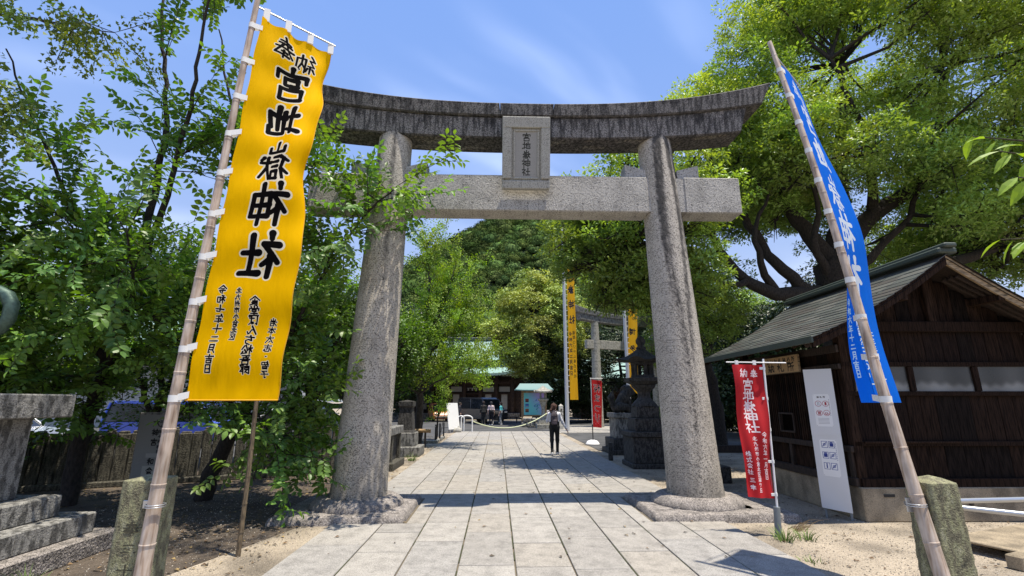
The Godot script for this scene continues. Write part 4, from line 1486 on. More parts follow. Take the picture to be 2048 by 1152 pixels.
	clump_tree("camphor_tree", "giant camphor tree with thick twisting limbs spreading over the dark hut", Vector3.ZERO, [
		[[Vector3(11.0, 0, -14.8), Vector3(11.0, 2.6, -14.7), Vector3(10.9, 4.6, -14.5), Vector3(10.8, 6.0, -14.4)], 0.85, 0.6],
		[[Vector3(10.9, 4.6, -14.5), Vector3(9.8, 5.0, -14.2), Vector3(8.6, 4.9, -14.0), Vector3(7.6, 5.3, -13.8), Vector3(6.9, 6.2, -13.8), Vector3(6.0, 7.6, -13.6), Vector3(5.0, 8.4, -13.4)], 0.34, 0.03],
		[[Vector3(8.6, 4.9, -14.0), Vector3(8.0, 5.9, -13.7), Vector3(7.9, 7.0, -13.5), Vector3(8.5, 8.2, -13.2)], 0.15, 0.03],
		[[Vector3(7.6, 5.3, -13.8), Vector3(6.8, 5.1, -13.6), Vector3(6.1, 5.4, -13.4)], 0.12, 0.03],
		[[Vector3(10.6, 5.4, -14.3), Vector3(9.9, 6.4, -13.8), Vector3(9.9, 7.6, -13.4), Vector3(9.4, 8.6, -12.9)], 0.17, 0.04],
		[[Vector3(9.8, 5.0, -14.2), Vector3(8.9, 5.8, -14.2), Vector3(8.4, 6.8, -14.3), Vector3(7.6, 8.6, -14.4), Vector3(6.8, 10.2, -14.4)], 0.22, 0.06],
		[[Vector3(10.8, 6.0, -14.4), Vector3(9.8, 7.6, -14.4), Vector3(9.2, 9.4, -14.6), Vector3(8.8, 12.0, -14.8)], 0.32, 0.06],
		[[Vector3(10.8, 6.0, -14.4), Vector3(12.2, 7.6, -14.2), Vector3(14.0, 8.7, -14.0), Vector3(16.2, 9.6, -14.0), Vector3(18.4, 10.5, -14.0)], 0.36, 0.08],
		[[Vector3(10.8, 6.0, -14.4), Vector3(11.8, 8.6, -14.8), Vector3(12.6, 11.4, -15.2), Vector3(13.2, 14.4, -15.4)], 0.34, 0.06],
		[[Vector3(12.2, 7.6, -14.2), Vector3(12.0, 9.2, -13.6), Vector3(11.2, 11.0, -13.0), Vector3(10.6, 12.4, -12.8)], 0.18, 0.05],
		[[Vector3(11.0, 4.9, -14.6), Vector3(12.6, 5.6, -13.8), Vector3(14.6, 6.0, -13.4), Vector3(17.0, 7.2, -13.2)], 0.3, 0.08],
		[[Vector3(11.2, 5.6, -14.3), Vector3(12.0, 6.4, -13.9), Vector3(13.0, 7.6, -13.6), Vector3(13.2, 9.2, -13.2)], 0.16, 0.05],
		[[Vector3(14.0, 8.7, -14.0), Vector3(15.0, 10.8, -14.0), Vector3(15.6, 13.2, -14.0)], 0.18, 0.05],
	], mats["bark_dark"], mats["leaf_camphor"], camphor, blobs, 42.0, 1.5, Vector2(0.65, 1.3))
	var lb := []
	lb += fill(Vector3(4.6, 7.6, -13.0), Vector3(2.0, 1.9, 1.9), 26, Vector2(0.65, 1.0), 0.5)
	lb += fill(Vector3(2.85, 6.0, -13.0), Vector3(1.3, 1.3, 1.5), 18, Vector2(0.5, 0.8), 0.4)
	lb += fill(Vector3(4.6, 5.2, -13.2), Vector3(1.9, 1.0, 1.8), 22, Vector2(0.5, 0.8), 0.4)
	lb += fill(Vector3(7.7, 5.2, -17.0), Vector3(1.2, 1.8, 1.5), 16, Vector2(0.7, 1.0), 0.4)
	lb += fill(Vector3(3.4, 4.75, -13.0), Vector3(1.1, 0.5, 1.0), 10, Vector2(0.4, 0.6), 0.2)
	lb += fill(Vector3(5.2, 4.6, -13.2), Vector3(1.0, 0.5, 1.0), 9, Vector2(0.4, 0.6), 0.2)
	lb += fill(Vector3(4.6, 7.2, -11.1), Vector3(1.3, 1.1, 0.7), 10, Vector2(0.5, 0.75), 0.2)
	lb += fill(Vector3(4.3, 6.3, -15.6), Vector3(1.5, 1.0, 1.0), 10, Vector2(0.5, 0.8), 0.2)
	lb += fill(Vector3(2.25, 5.7, -13.0), Vector3(0.5, 0.7, 0.7), 8, Vector2(0.4, 0.6), 0.2)
	lb += fill(Vector3(3.0, 4.4, -13.0), Vector3(0.6, 0.3, 0.6), 8, Vector2(0.35, 0.5), 0.2)
	lb += fill(Vector3(4.1, 4.35, -13.0), Vector3(0.7, 0.3, 0.6), 9, Vector2(0.35, 0.5), 0.2)
	lb += fill(Vector3(2.2, 7.4, -13.6), Vector3(0.8, 1.0, 1.0), 8, Vector2(0.45, 0.7), 0.4)
	clump_tree("camphor_tree", "camphor tree overhanging the path with its crown behind the right pillar", Vector3.ZERO, [
		[[Vector3(8.2, 0, -18.2), Vector3(8.0, 2.4, -18.0), Vector3(7.4, 4.4, -17.6), Vector3(6.2, 6.2, -15.6), Vector3(4.9, 7.6, -13.6)], 0.34, 0.09],
		[[Vector3(7.4, 4.4, -17.6), Vector3(6.0, 5.0, -15.8), Vector3(4.6, 5.4, -13.8), Vector3(3.2, 6.0, -13.0)], 0.14, 0.04],
		[[Vector3(6.2, 6.2, -15.6), Vector3(4.4, 7.0, -14.2), Vector3(2.8, 7.4, -13.6)], 0.12, 0.03],
		[[Vector3(7.4, 4.4, -17.6), Vector3(7.6, 6.4, -17.4), Vector3(7.2, 8.4, -17.0)], 0.12, 0.04],
	], mats["bark_dark"], mats["leaf_camphor"], camphor, lb, 40.0, 1.4, Vector2(0.6, 1.2))
	# --- golden round tree and dark evergreens about the hall
	clump_tree("chinkapin_tree", "round golden-green tree in bloom in front of the wooded mountain", Vector3.ZERO, [
		[[Vector3(3.2, 0, -40), Vector3(3.2, 3.0, -40), Vector3(3.0, 6.0, -39.6), Vector3(2.8, 9.0, -39)], 0.4, 0.1],
	], mats["bark_dark"], mats["leaf_gold"], far, fill(Vector3(3.4, 7.6, -39.0), Vector3(3.4, 4.2, 3.0), 60, Vector2(0.9, 1.5), 0.7) + fill(Vector3(1.2, 6.3, -37.5), Vector3(1.4, 1.8, 1.2), 12, Vector2(0.7, 1.0), 0.5), 34.0, 1.0, Vector2(0.7, 1.35))
	var spots := [[Vector3(5.6, 0, -41.0), Vector3(3.4, 4.4, 3.0), 4.6, "dark evergreen standing behind the tall yellow banners"], [Vector3(11.0, 0, -43.0), Vector3(4.6, 5.4, 3.0), 5.2, "dark evergreen behind the second stone gate"], [Vector3(17.0, 0, -40.0), Vector3(4.6, 5.6, 3.0), 5.2, "dark evergreen beyond the asphalt lane behind the right pillar"], [Vector3(14.0, 0, -24.5), Vector3(3.6, 3.0, 2.2), 3.4, "dark bushy evergreen across the lane left of the hut"], [Vector3(20.5, 0, -26.0), Vector3(5.0, 5.0, 3.0), 4.6, "broad dark evergreen hidden behind the copper roof"], [Vector3(-8.5, 0, -44.0), Vector3(4.0, 4.4, 2.5), 5.4, "dark evergreen left of the shrine hall"], [Vector3(-11.0, 0, -62.0), Vector3(6.0, 5.0, 2.5), 5.0, "evergreen mass behind the left part of the shrine hall"], [Vector3(2.0, 0, -63.0), Vector3(6.0, 5.0, 2.5), 5.0, "evergreen mass behind the right part of the shrine hall"], [Vector3(14.0, 0, -62.0), Vector3(6.0, 5.5, 2.5), 5.5, "evergreen mass behind the second hall"], [Vector3(24.0, 0, -47.0), Vector3(6.0, 7.0, 3.5), 6.5, "tall dark evergreen far behind the hut"]]
	for s in spots:
		var c: Vector3 = s[0] + Vector3(0, s[2], 0)
		clump_tree("evergreen_tree", s[3], Vector3.ZERO, [[[s[0], s[0] + Vector3(0.1, s[2] * 0.5, 0), c], 0.3, 0.1]], mats["bark_dark"], mats["leaf_dark"], far, fill(c, s[1], int(26 + s[1].x * 7.0), Vector2(0.9, 1.5), 0.6), 26.0, 1.05, Vector2(0.6, 1.4))
	# light green trees glimpsed past the hut and the camphor limbs
	for s in [[Vector3(15.0, 0, -34.0), Vector3(4.5, 4.5, 3.0), 6.6, "yellow-green tree seen under the twisting camphor limbs"], [Vector3(26.0, 0, -30.0), Vector3(5.0, 6.0, 3.0), 7.0, "yellow-green tree beyond the right slope of the hut roof"]]:
		var c: Vector3 = s[0] + Vector3(0, s[2], 0)
		clump_tree("evergreen_tree", s[3], Vector3.ZERO, [[[s[0], c], 0.3, 0.1]], mats["bark_dark"], mats["leaf_camphor"], far, fill(c, s[1], 50, Vector2(0.9, 1.5), 0.6), 26.0, 1.0, Vector2(0.6, 1.2))
	# dark trees behind the fence on the left
	for s in [[Vector3(-13.5, 0, -13.2), Vector3(2.8, 2.2, 1.4), 3.4, "dark broadleaf tree behind the left end of the stone fence"], [Vector3(-9.4, 0, -13.6), Vector3(2.4, 2.4, 1.3), 3.5, "dark broadleaf tree behind the fence beyond the stele"], [Vector3(-5.6, 0, -14.4), Vector3(2.0, 2.2, 1.3), 3.4, "dark broadleaf tree behind the fence close to the left pillar"], [Vector3(-4.6, 0, -17.8), Vector3(1.5, 1.8, 1.3), 3.2, "dark broadleaf tree beside the row of old stone bases"]]:
		var c: Vector3 = s[0] + Vector3(0, s[2], 0)
		clump_tree("broadleaf_tree", s[3], Vector3.ZERO, [[[s[0], s[0] + Vector3(0.2, 1.4, 0), c], 0.16, 0.05], [[s[0] + Vector3(0.2, 1.4, 0), c + Vector3(1.0, 0.4, 0.3)], 0.08, 0.03], [[s[0] + Vector3(0.15, 1.2, 0), c + Vector3(-1.1, 0.2, 0.3)], 0.08, 0.03]], mats["bark_dark"], mats["leaf_cherry"], maple, fill(c, s[1], 34, Vector2(0.55, 0.95), 0.3), 95.0, 1.25, Vector2(0.35, 0.8))
	# twig that leans in at the right edge, close to the viewer
	var tw := mb()
	var big := mb()
	for k in 7:
		big.col = Color.WHITE * rnd(0.85, 1.2)
	var near := thing("cherry_tree", "sunlit twig of large pointed leaves leaning in at the right edge", "tree", Vector3(4.52, 0, -2.9))
	tw.tube([Vector3(0, 0, 0), Vector3(0.05, 1.6, 0.05), Vector3(-0.05, 3.2, 0.0), Vector3(-0.1, 4.6, 0.1)], [0.08, 0.06, 0.05, 0.02], 8)
	for q in [[3.05, Vector3(-1.02, 0.1, 0.1)], [2.62, Vector3(-0.95, -0.02, 0.05)], [3.15, Vector3(-0.98, 0.25, 0.0)], [2.7, Vector3(-0.9, 0.12, -0.2)], [3.3, Vector3(-0.8, 0.4, -0.3)], [3.2, Vector3(0.9, 0.5, 0.3)], [3.7, Vector3(0.8, 0.7, -0.4)], [4.0, Vector3(0.3, 0.8, 0.7)], [4.3, Vector3(-0.1, 0.9, 0.2)], [3.6, Vector3(0.7, 0.3, 0.9)]]:
		var a := Vector3(-0.05, q[0], 0.0)
		var e: Vector3 = a + q[1]
		tw.tube([a, (a + e) / 2 + Vector3(0, 0.06, 0), e], [0.014, 0.008, 0.004], 5)
		for k in 9:
			var p := a.lerp(e, 0.35 + 0.65 * k / 8.0) 
			big.col = Color.WHITE * rnd(0.85, 1.25)
			oval_leaf(big, p, Vector3(rnd(-1.0, 0.1) * signf(-q[1].x), rnd(-0.9, 0.1), rnd(-0.6, 0.6)), Vector3(0, 1, 0.4) + rdir() * 0.4, rnd(0.15, 0.21), rnd(0.055, 0.075), 0.15, 0.25)
	obj("trunk", tw, mats["bark"], near)
	var bl := obj("leaves", big, mats["leaf_bright"], near)
	bl.set_meta("kind", "stuff")

# ---------------------------------------------------------------- far buildings, vehicles and stone things
# a hipped roof with sagging slopes and upturned corners: half sizes of the eaves, half length of the ridge
func curved_roof(a: float, b: float, c: float, eave: float, ridge: float, lift: float, thick := 0.12, sag := 1.5) -> MB:
	var m := mb()
	var n := 16
	var sides := [[Vector3(-a, 0, b), Vector3(a, 0, b), Vector3(-c, 0, 0), Vector3(c, 0, 0)], [Vector3(a, 0, -b), Vector3(-a, 0, -b), Vector3(c, 0, 0), Vector3(-c, 0, 0)], [Vector3(a, 0, b), Vector3(a, 0, -b), Vector3(c, 0, 0), Vector3(c, 0, 0)], [Vector3(-a, 0, -b), Vector3(-a, 0, b), Vector3(-c, 0, 0), Vector3(-c, 0, 0)]]
	for s in sides:
		for under in [0.0, 1.0]:
			var rows := []
			for i in 9:
				var t := i / 8.0
				var row := []
				for j in n + 1:
					var u := float(j) / n
					var e: Vector3 = s[0].lerp(s[1], u)
					var r: Vector3 = s[2].lerp(s[3], u)
					var p := e.lerp(r, t)
					p.y = eave + (ridge - eave) * pow(t, sag) + lift * pow(absf(u * 2.0 - 1.0), 4.0) * pow(1.0 - t, 2.0) - under * thick
					row.append(p)
				rows.append(row)
			m.surf(rows, false, under > 0.5)
		for j in n:
			var q := []
			for jj in [j, j + 1]:
				var u := float(jj) / n
				var e: Vector3 = s[0].lerp(s[1], u)
				e.y = eave + lift * pow(absf(u * 2.0 - 1.0), 4.0)
				q.append(e)
			m.quad(q[0] - Vector3(0, thick, 0), q[1] - Vector3(0, thick, 0), q[1], q[0])
	return m

func stone_lantern(called: String, label: String, at: Vector3, h: float, m: Material, dark := false) -> Node3D:
	var t := thing(called, label, "stone lantern", at)
	var k := h / 3.3
	var parts := []
	if dark:
		parts = [["pedestal", [[0.86, 0.0, 0.12], [0.78, 0.12, 0.62], [0.86, 0.74, 0.13], [0.6, 0.87, 0.32], [0.46, 1.19, 0.3]]]]
	else:
		parts = [["pedestal", [[0.8, 0.0, 0.28], [0.6, 0.28, 0.26]]]]
	for p in parts:
		for q in p[1]:
			var b := mb()
			b.box(Vector3(0, (q[1] + q[2] / 2.0) * k, 0), Vector3(q[0] * k * 1.25, q[2] * k, q[0] * k * 1.25), 0.018)
			obj(p[0], b, m, t)
	var y0 := (1.49 if dark else 0.54) * k
	var y1 := (2.02 if dark else 1.66) * k
	var sh := mb()
	var prof := []
	for i in 13:
		var u := i / 12.0
		var r: float = lerpf(0.33, 0.16, smoothstep(0.0, 0.45, u)) + 0.16 * smoothstep(0.6, 1.0, u)
		prof.append(Vector2(r * k, lerpf(y0, y1, u)))
	sh.lathe(prof, Vector3.ZERO, 16 if dark else 4, 0.0, not dark)
	obj("shaft", sh, m, t)
	var pf := mb()
	pf.lathe([Vector2(0.30 * k, y1), Vector2(0.50 * k, y1 + 0.10 * k), Vector2(0.52 * k, y1 + 0.18 * k), Vector2(0.4 * k, y1 + 0.2 * k)], Vector3.ZERO, 6 if dark else 4, 0.0, true)
	obj("platform", pf, m, t)
	var yb := y1 + 0.2 * k
	var fire := mb()
	var n := 6 if dark else 4
	for i in n:
		var a := TAU * (i + 0.5) / n
		fire.box(Vector3(cos(a) * 0.25 * k, yb + 0.2 * k, sin(a) * 0.25 * k), Vector3(0.08, 0.4, 0.08) * k, 0.008, Basis(Vector3.UP, -a))
	for yy in [0.03, 0.37]:
		fire.lathe([Vector2(0.0, yb + (yy - 0.03) * k), Vector2(0.31 * k, yb + (yy - 0.03) * k), Vector2(0.31 * k, yb + (yy + 0.03) * k), Vector2(0.0, yb + (yy + 0.03) * k)], Vector3.ZERO, n, 0.0, true)
	obj("fire_box", fire, m, t)
	var yr := yb + 0.4 * k
	var roof := mb()
	if dark:
		var rows := []
		for i in 7:
			var u := i / 6.0
			var row := []
			for j in 36:
				var a := TAU * j / 36.0
				var corner := pow(absf(cos(a * 3.0)), 3.0)
				var r := lerpf(0.60 + 0.13 * corner, 0.10, u) * k
				row.append(Vector3(cos(a) * r, yr + (0.02 + 0.34 * pow(u, 1.5) + 0.10 * corner * pow(1.0 - u, 3.0)) * k, sin(a) * r))
			rows.append(row)
		var under := []
		for j in 36:
			var a := TAU * j / 36.0
			under.append(Vector3(cos(a) * 0.2 * k, yr - 0.01, sin(a) * 0.2 * k))
		rows.push_front(under)
		roof.surf(rows, true, true)
	else:
		var r2 := curved_roof(0.62 * k, 0.62 * k, 0.03, yr + 0.06 * k, yr + 0.42 * k, 0.09 * k, 0.08 * k)
		roof = r2
	obj("roof", roof, m, t)
	if not dark:
		return t
	var fin := mb()
	var yf := yr + (0.34 if dark else 0.4) * k
	fin.lathe([Vector2(0.0, yf - 0.02), Vector2(0.12 * k, yf), Vector2(0.14 * k, yf + 0.05 * k), Vector2(0.07 * k, yf + 0.09 * k), Vector2(0.125 * k, yf + 0.17 * k), Vector2(0.13 * k, yf + 0.25 * k), Vector2(0.08 * k, yf + 0.33 * k), Vector2(0.0, yf + 0.38 * k)], Vector3.ZERO, 16)
	obj("finial", fin, m, t)
	return t

func car(called: String, label: String, cat: String, at: Vector3, turn: float, size: Vector3, body_m: Material, van := false) -> Node3D:
	var t := thing(called, label, cat, at, turn)
	var L := size.x
	var H := size.y
	var W := size.z
	var waist := H * (0.52 if van else 0.55)
	var low := PackedVector2Array()
	if van:
		low = PackedVector2Array([Vector2(-0.5, 0.16), Vector2(0.49, 0.16), Vector2(0.5, 0.34), Vector2(0.485, 0.5), Vector2(0.36, 0.56), Vector2(-0.5, 0.56)])
	else:
		low = PackedVector2Array([Vector2(-0.5, 0.2), Vector2(0.49, 0.18), Vector2(0.5, 0.36), Vector2(0.46, 0.5), Vector2(0.24, 0.58), Vector2(-0.46, 0.6), Vector2(-0.5, 0.5)])
	var green := PackedVector2Array([Vector2(-0.49, 0.55), Vector2(0.37, 0.55), Vector2(0.25, 0.93), Vector2(-0.46, 0.95)]) if van else PackedVector2Array([Vector2(-0.45, 0.58), Vector2(0.25, 0.57), Vector2(0.08, 0.95), Vector2(-0.3, 0.96)])
	var shell := func(poly: PackedVector2Array, taper: float) -> MB:
		var b := mb()
		var rows := []
		var mid := Vector2.ZERO
		for p in poly:
			mid += p / poly.size()
		for q in [[-0.5, 0.93], [-0.46, 1.0], [0.46, 1.0], [0.5, 0.93]]:
			var row := []
			for p in poly:
				var pp: Vector2 = mid + (p - mid) * q[1]
				row.append(Vector3(pp.x * L, pp.y * H, q[0] * W * (1.0 - taper * clampf((p.y - 0.55) / 0.4, 0.0, 1.0))))
			rows.append(row)
		for i in 3:
			for j in poly.size():
				var j2 := (j + 1) % poly.size()
				b.quad_out(rows[i][j], rows[i][j2], rows[i + 1][j2], rows[i + 1][j], Vector3(mid.x * L, mid.y * H, 0))
		for e in [0, 3]:
			for j in range(1, poly.size() - 1):
				b.tri_out(rows[e][0], rows[e][j], rows[e][j + 1], Vector3(mid.x * L, mid.y * H, 0))
		return b
	obj("body", shell.call(low, 0.0), body_m, t)
	obj("windows", shell.call(green, 0.16), mats["glass_dark"], t)
	var rf := mb()
	var top := PackedVector2Array([green[3] + Vector2(-0.004, -0.02), green[2] + Vector2(0.01, -0.02), green[2] + Vector2(-0.04, 0.05), green[3] + Vector2(0.02, 0.04)])
	obj("roof", shell.call(top, 0.16), body_m, t)
	for s in [-1.0, 1.0]:
		var pil := mb()
		for pr in [[green[0], green[3]], [green[1], green[2]], [(green[0] + green[1]) / 2, (green[3] + green[2]) / 2]]:
			var a: Vector2 = pr[0]
			var c: Vector2 = pr[1]
			pil.tube([Vector3(a.x * L, a.y * H, s * W * 0.485), Vector3(c.x * L, c.y * H, s * W * 0.42)], [0.045], 5)
		obj("pillar", pil, body_m, t)
		for xx in [-0.31, 0.31]:
			var wh := mb()
			wh.lathe([Vector2(0.2, -0.1), Vector2(0.31, -0.1), Vector2(0.33, -0.06), Vector2(0.33, 0.06), Vector2(0.31, 0.1), Vector2(0.2, 0.1)], Vector3(xx * L, 0.33, s * (W * 0.5 - 0.08)), 20, 0, false, Basis(Vector3.RIGHT, PI / 2))
			var wn := obj("wheel", wh, mats["tyre"], t)
			var rim := mb()
			rim.lathe([Vector2(0.0, -0.05), Vector2(0.2, -0.08), Vector2(0.21, 0.08), Vector2(0.0, 0.05)], Vector3(xx * L, 0.33, s * (W * 0.5 - 0.08)), 14, 0, false, Basis(Vector3.RIGHT, PI / 2))
			obj("rim", rim, mats["steel"], wn)
		var hl := mb()
		hl.box(Vector3(L * 0.485, H * 0.43, s * W * 0.36), Vector3(0.12, 0.14, 0.32), 0.03)
		obj("headlight", hl, mats["chrome"], t)
		var tl := mb()
		tl.box(Vector3(-L * 0.498, H * 0.5, s * W * 0.42), Vector3(0.05, 0.3, 0.14), 0.015)
		obj("tail_light", tl, mat("red_lens", lin(0.35, 0.02, 0.02), 0.2), t)
	var bp := mb()
	bp.box(Vector3(L * 0.497, H * 0.25, 0), Vector3(0.06, 0.12, W * 0.8), 0.02)
	obj("grille", bp, mats["black_metal"], t)
	return t

func background() -> void:
	# shrine hall with two-storeyed green copper roof
	var t := thing("shrine_hall", "brown timber shrine hall with curved green copper roofs beyond the road", "shrine hall", Vector3(-4.1, 0, -52.0))
	obj("roof", curved_roof(7.4, 5.0, 3.2, 4.35, 6.6, 0.75, 0.22, 1.35), mats["verdigris"], t)
	var up := mb()
	var rows := []
	for i in 11:
		var k := i / 10.0
		var row := []
		for j in 13:
			var u := j / 12.0
			row.append(Vector3(lerpf(-5.4, 5.6, u), 5.7 + 2.5 * pow(k, 1.35) + 0.4 * pow(absf(u * 2 - 1), 3.0) * (1.0 - k * 0.5), 3.1 * (1.0 - k)))
		rows.append(row)
	up.surf(rows)
	var rows_b := []
	for r in rows:
		var rb := []
		for p in r:
			rb.append(Vector3(p.x, p.y, -p.z))
		rows_b.append(rb)
	up.surf(rows_b, false, true)
	for e in [0, 12]:
		for i in 10:
			var a: Vector3 = rows[i][e]
			var b2: Vector3 = rows[i + 1][e]
			up.quad(a, b2, b2 * Vector3(1, 1, -1), a * Vector3(1, 1, -1))
	obj("upper_roof", up, mats["verdigris"], t)
	var rd := mb()
	rd.box(Vector3(0.1, 8.35, 0), Vector3(11.6, 0.36, 0.4), 0.06)
	obj("ridge", rd, mats["copper_ridge"], t)
	var wl := mb()
	wl.box(Vector3(0.4, 2.2, 0), Vector3(12.6, 4.0, 6.6))
	obj("wall", wl, mats["brown_timber"], t)
	var bs := mb()
	bs.box(Vector3(0, 0.3, 0), Vector3(12.6, 0.6, 8.0), 0.04)
	obj("stone_base", bs, mats["stone_grey"], t)
	for k in 8:
		var x := -5.6 + k * 1.6
		var b := mb()
		b.lathe([Vector2(0.2, 0.6), Vector2(0.17, 3.9)], Vector3(x, 0, 3.6), 12)
		obj("column", b, mats["brown_timber"], t)
		var br := mb()
		br.box(Vector3(x, 3.75, 3.75), Vector3(0.7, 0.16, 0.26), 0.02)
		br.box(Vector3(x, 3.95, 3.95), Vector3(0.34, 0.2, 0.7), 0.02)
		obj("bracket", br, mats["brown_timber"], t)
		if k < 7:
			if k % 2 == 1 or k == 6:
				var p := mb()
				p.box(Vector3(x + 0.8, 2.9, 3.34), Vector3(1.1, 0.5, 0.06), 0.01)
				p.box(Vector3(x + 0.8, 1.7, 3.34), Vector3(0.6, 1.5, 0.06), 0.01)
				obj("plaster_panel", p, mats["white_plaster"], t)
			else:
				var d := mb()
				for q in 9:
					d.box(Vector3(x + 0.3 + q * 0.125, 1.6, 3.37), Vector3(0.035, 2.0, 0.05))
				for q in 8:
					d.box(Vector3(x + 0.8, 0.75 + q * 0.26, 3.37), Vector3(1.05, 0.03, 0.04))
				var fr := mb()
				fr.box(Vector3(x + 0.8, 1.6, 3.33), Vector3(1.2, 2.2, 0.04))
				var dn := obj("door", fr, mats["wood_dark0"], t)
				obj("door_lattice", d, mats["brown_timber"], dn)
				var tr := mb()
				tr.box(Vector3(x + 0.8, 3.0, 3.36), Vector3(1.1, 0.04, 0.05))
				for q in 3:
					tr.box(Vector3(x + 0.4 + q * 0.4, 2.88, 3.36), Vector3(0.12, 0.24, 0.04))
				obj("paper_streamer", tr, mats["white_plaster"], t)
	var bm := mb()
	bm.box(Vector3(0, 3.55, 3.62), Vector3(12.0, 0.26, 0.2), 0.02)
	bm.box(Vector3(0, 2.45, 3.45), Vector3(11.4, 0.12, 0.12), 0.02)
	obj("beam", bm, mats["brown_timber"], t)
	for k in 40:
		var b := mb()
		b.box(Vector3(-7.0 + k * 0.36, 4.14, 4.05), Vector3(0.09, 0.1, 1.7), 0.008, Basis(Vector3.RIGHT, 0.12))
		obj("rafter", b, mats["brown_timber"], t)
	# second hall to the right, of which the left corner of the roof shows
	var t2 := thing("shrine_hall", "second hall right of the first, only its upturned roof corner showing past the trees", "shrine hall", Vector3(12.6, 0, -52.0))
	obj("roof", curved_roof(6.0, 4.6, 2.6, 4.0, 6.4, 0.6, 0.2, 1.4), mats["verdigris"], t2)
	var w2 := mb()
	w2.box(Vector3(0, 2.0, 0), Vector3(8.4, 4.0, 5.6))
	obj("wall", w2, mats["brown_timber"], t2)
	# notice board with its own little roof and a pastel map poster
	var nb := thing("notice_board", "roofed notice board with a pale blue and purple poster by the light stone lantern", "notice board", Vector3(2.6, 0, -34.6))
	var po := mb()
	for x in [-0.85, 0.85]:
		po.box(Vector3(x, 1.3, 0), Vector3(0.1, 2.6, 0.1), 0.01)
	obj("post", po, mats["wood_rail"], nb)
	var bd := mb()
	bd.box(Vector3(0, 1.55, 0), Vector3(1.62, 1.75, 0.06), 0.01)
	obj("board", bd, mats["wood_rail"], nb)
	var im := img(150, 150, Color(0.45, 0.76, 0.78))
	for y in 150:
		for x in 150:
			var k := float(x) / 150.0
			var c := Color(0.42, 0.78, 0.78).lerp(Color(0.66, 0.56, 0.82), clampf(k * 1.4 - y / 150.0 * 0.8, 0.0, 1.0))
			im.set_pixel(x, y, c)
	for k in 60:
		var ang := rnd(0, TAU)
		var rr := rnd(0, 44)
		var dk := disk(snappedf(rnd(1.0, 4.0), 0.5), [Color(0.16, 0.36, 0.62), Color(0.25, 0.62, 0.52), Color(0.3, 0.5, 0.75), Color(0.55, 0.85, 0.8)][k % 4])
		im.blend_rect(dk, Rect2i(0, 0, 30, 30), Vector2i(int(92 + cos(ang) * rr * 0.7), int(78 + sin(ang) * rr)))
	for k in 3:
		im.fill_rect(Rect2i(10, 40 + k * 34, 26, 24), [Color(0.5, 0.2, 0.16), Color(0.2, 0.36, 0.6), Color(0.55, 0.34, 0.2)][k])
		im.fill_rect(Rect2i(12, 54 + k * 34, 22, 8), [Color(0.2, 0.12, 0.12), Color(0.55, 0.6, 0.62), Color(0.28, 0.2, 0.16)][k])
	var ps := mb()
	ps.quad(Vector3(-0.72, 0.78, 0.034), Vector3(0.72, 0.78, 0.034), Vector3(0.72, 2.3, 0.034), Vector3(-0.72, 2.3, 0.034))
	obj("poster", ps, image_mat("map_poster", im, 0.5), nb)
	obj("roof", curved_roof(1.35, 0.55, 1.0, 2.5, 2.95, 0.05, 0.06, 1.2), mat("verdigris_dark", lin(0.13, 0.24, 0.24), 0.6), nb)
	# stone base wall and pale lantern before it
	var lan := stone_lantern("stone_lantern", "pale stone lantern on stacked blocks in front of the notice board", Vector3(3.02, 0, -32.2), 2.75, mats["stone_light"])
	lan.scale = Vector3(1.1, 1.22, 1.1)
	var rw := thing("stone_wall", "low rough stone wall under the notice board", "stone wall", Vector3(2.7, 0, -33.6))
	for k in 7:
		for r in 2:
			var b := mb()
			b.box(Vector3(-0.9 + k * 0.3 + (0.12 if r else 0.0), 0.17 + r * 0.3, rnd(-0.03, 0.03)), Vector3(0.29, 0.29, 0.34), 0.05)
			obj("stone", b, mats["stone_light"] if rng.randf() < 0.5 else mats["stone_grey"], rw)
	var mk := thing("stone_marker", "white inscribed stone marker post between the lantern and the tall pole", "stone post", Vector3(3.98, 0, -30.6))
	var b3 := mb()
	b3.box(Vector3(0, 0.72, 0), Vector3(0.26, 1.44, 0.26), 0.01)
	b3.lathe([Vector2(0.18, 1.44), Vector2(0.0, 1.56)], Vector3.ZERO, 4, 0.0, true)
	obj("shaft", b3, mats["white_plaster"], mk)
	var im2 := img(26, 130, Color(0.78, 0.77, 0.74))
	column(im2, "北九州", 13, 26, 28, 22, 1.5, Color(0.15, 0.15, 0.15))
	var lt := mb()
	lt.quad(Vector3(-0.12, 0.2, 0.133), Vector3(0.12, 0.2, 0.133), Vector3(0.12, 1.4, 0.133), Vector3(-0.12, 1.4, 0.133))
	obj("inscription", lt, image_mat("marker_letters", im2, 0.9), mk)
	# second gate, turned towards the right
	var g2 := thing("stone_torii", "smaller pale stone gate half hidden behind the tall yellow banners", "shrine gate", Vector3(9.3, 0, -34.3), deg_to_rad(22))
	for s in [-1.0, 1.0]:
		var b := mb()
		b.lathe([Vector2(0.38, 0.0), Vector2(0.36, 0.3), Vector2(0.27, 7.2)], Vector3(s * 2.6, 0, 0), 20)
		obj("pillar", b, mats["stone_light"], g2)
	var nk := mb()
	nk.box(Vector3(0, 5.6, 0), Vector3(6.8, 0.6, 0.34), 0.02)
	obj("tie_beam", nk, mats["stone_light"], g2)
	obj("lower_lintel", sweep_beam(4.0, 3.9, 7.1, 7.5, 0.2, 0.3, 0.0, 0.26, 0.28), mats["stone_grey"], g2)
	obj("upper_lintel", sweep_beam(4.4, 4.2, 7.5, 7.8, 0.3, 0.5, 0.0, 0.33, 0.36), mats["stone_grey"], g2)
	var pq := mb()
	pq.box(Vector3(0, 6.4, 0.3), Vector3(0.8, 1.4, 0.14), 0.02, Basis(Vector3.RIGHT, 0.2))
	obj("plaque", pq, mats["stone_light"], g2)
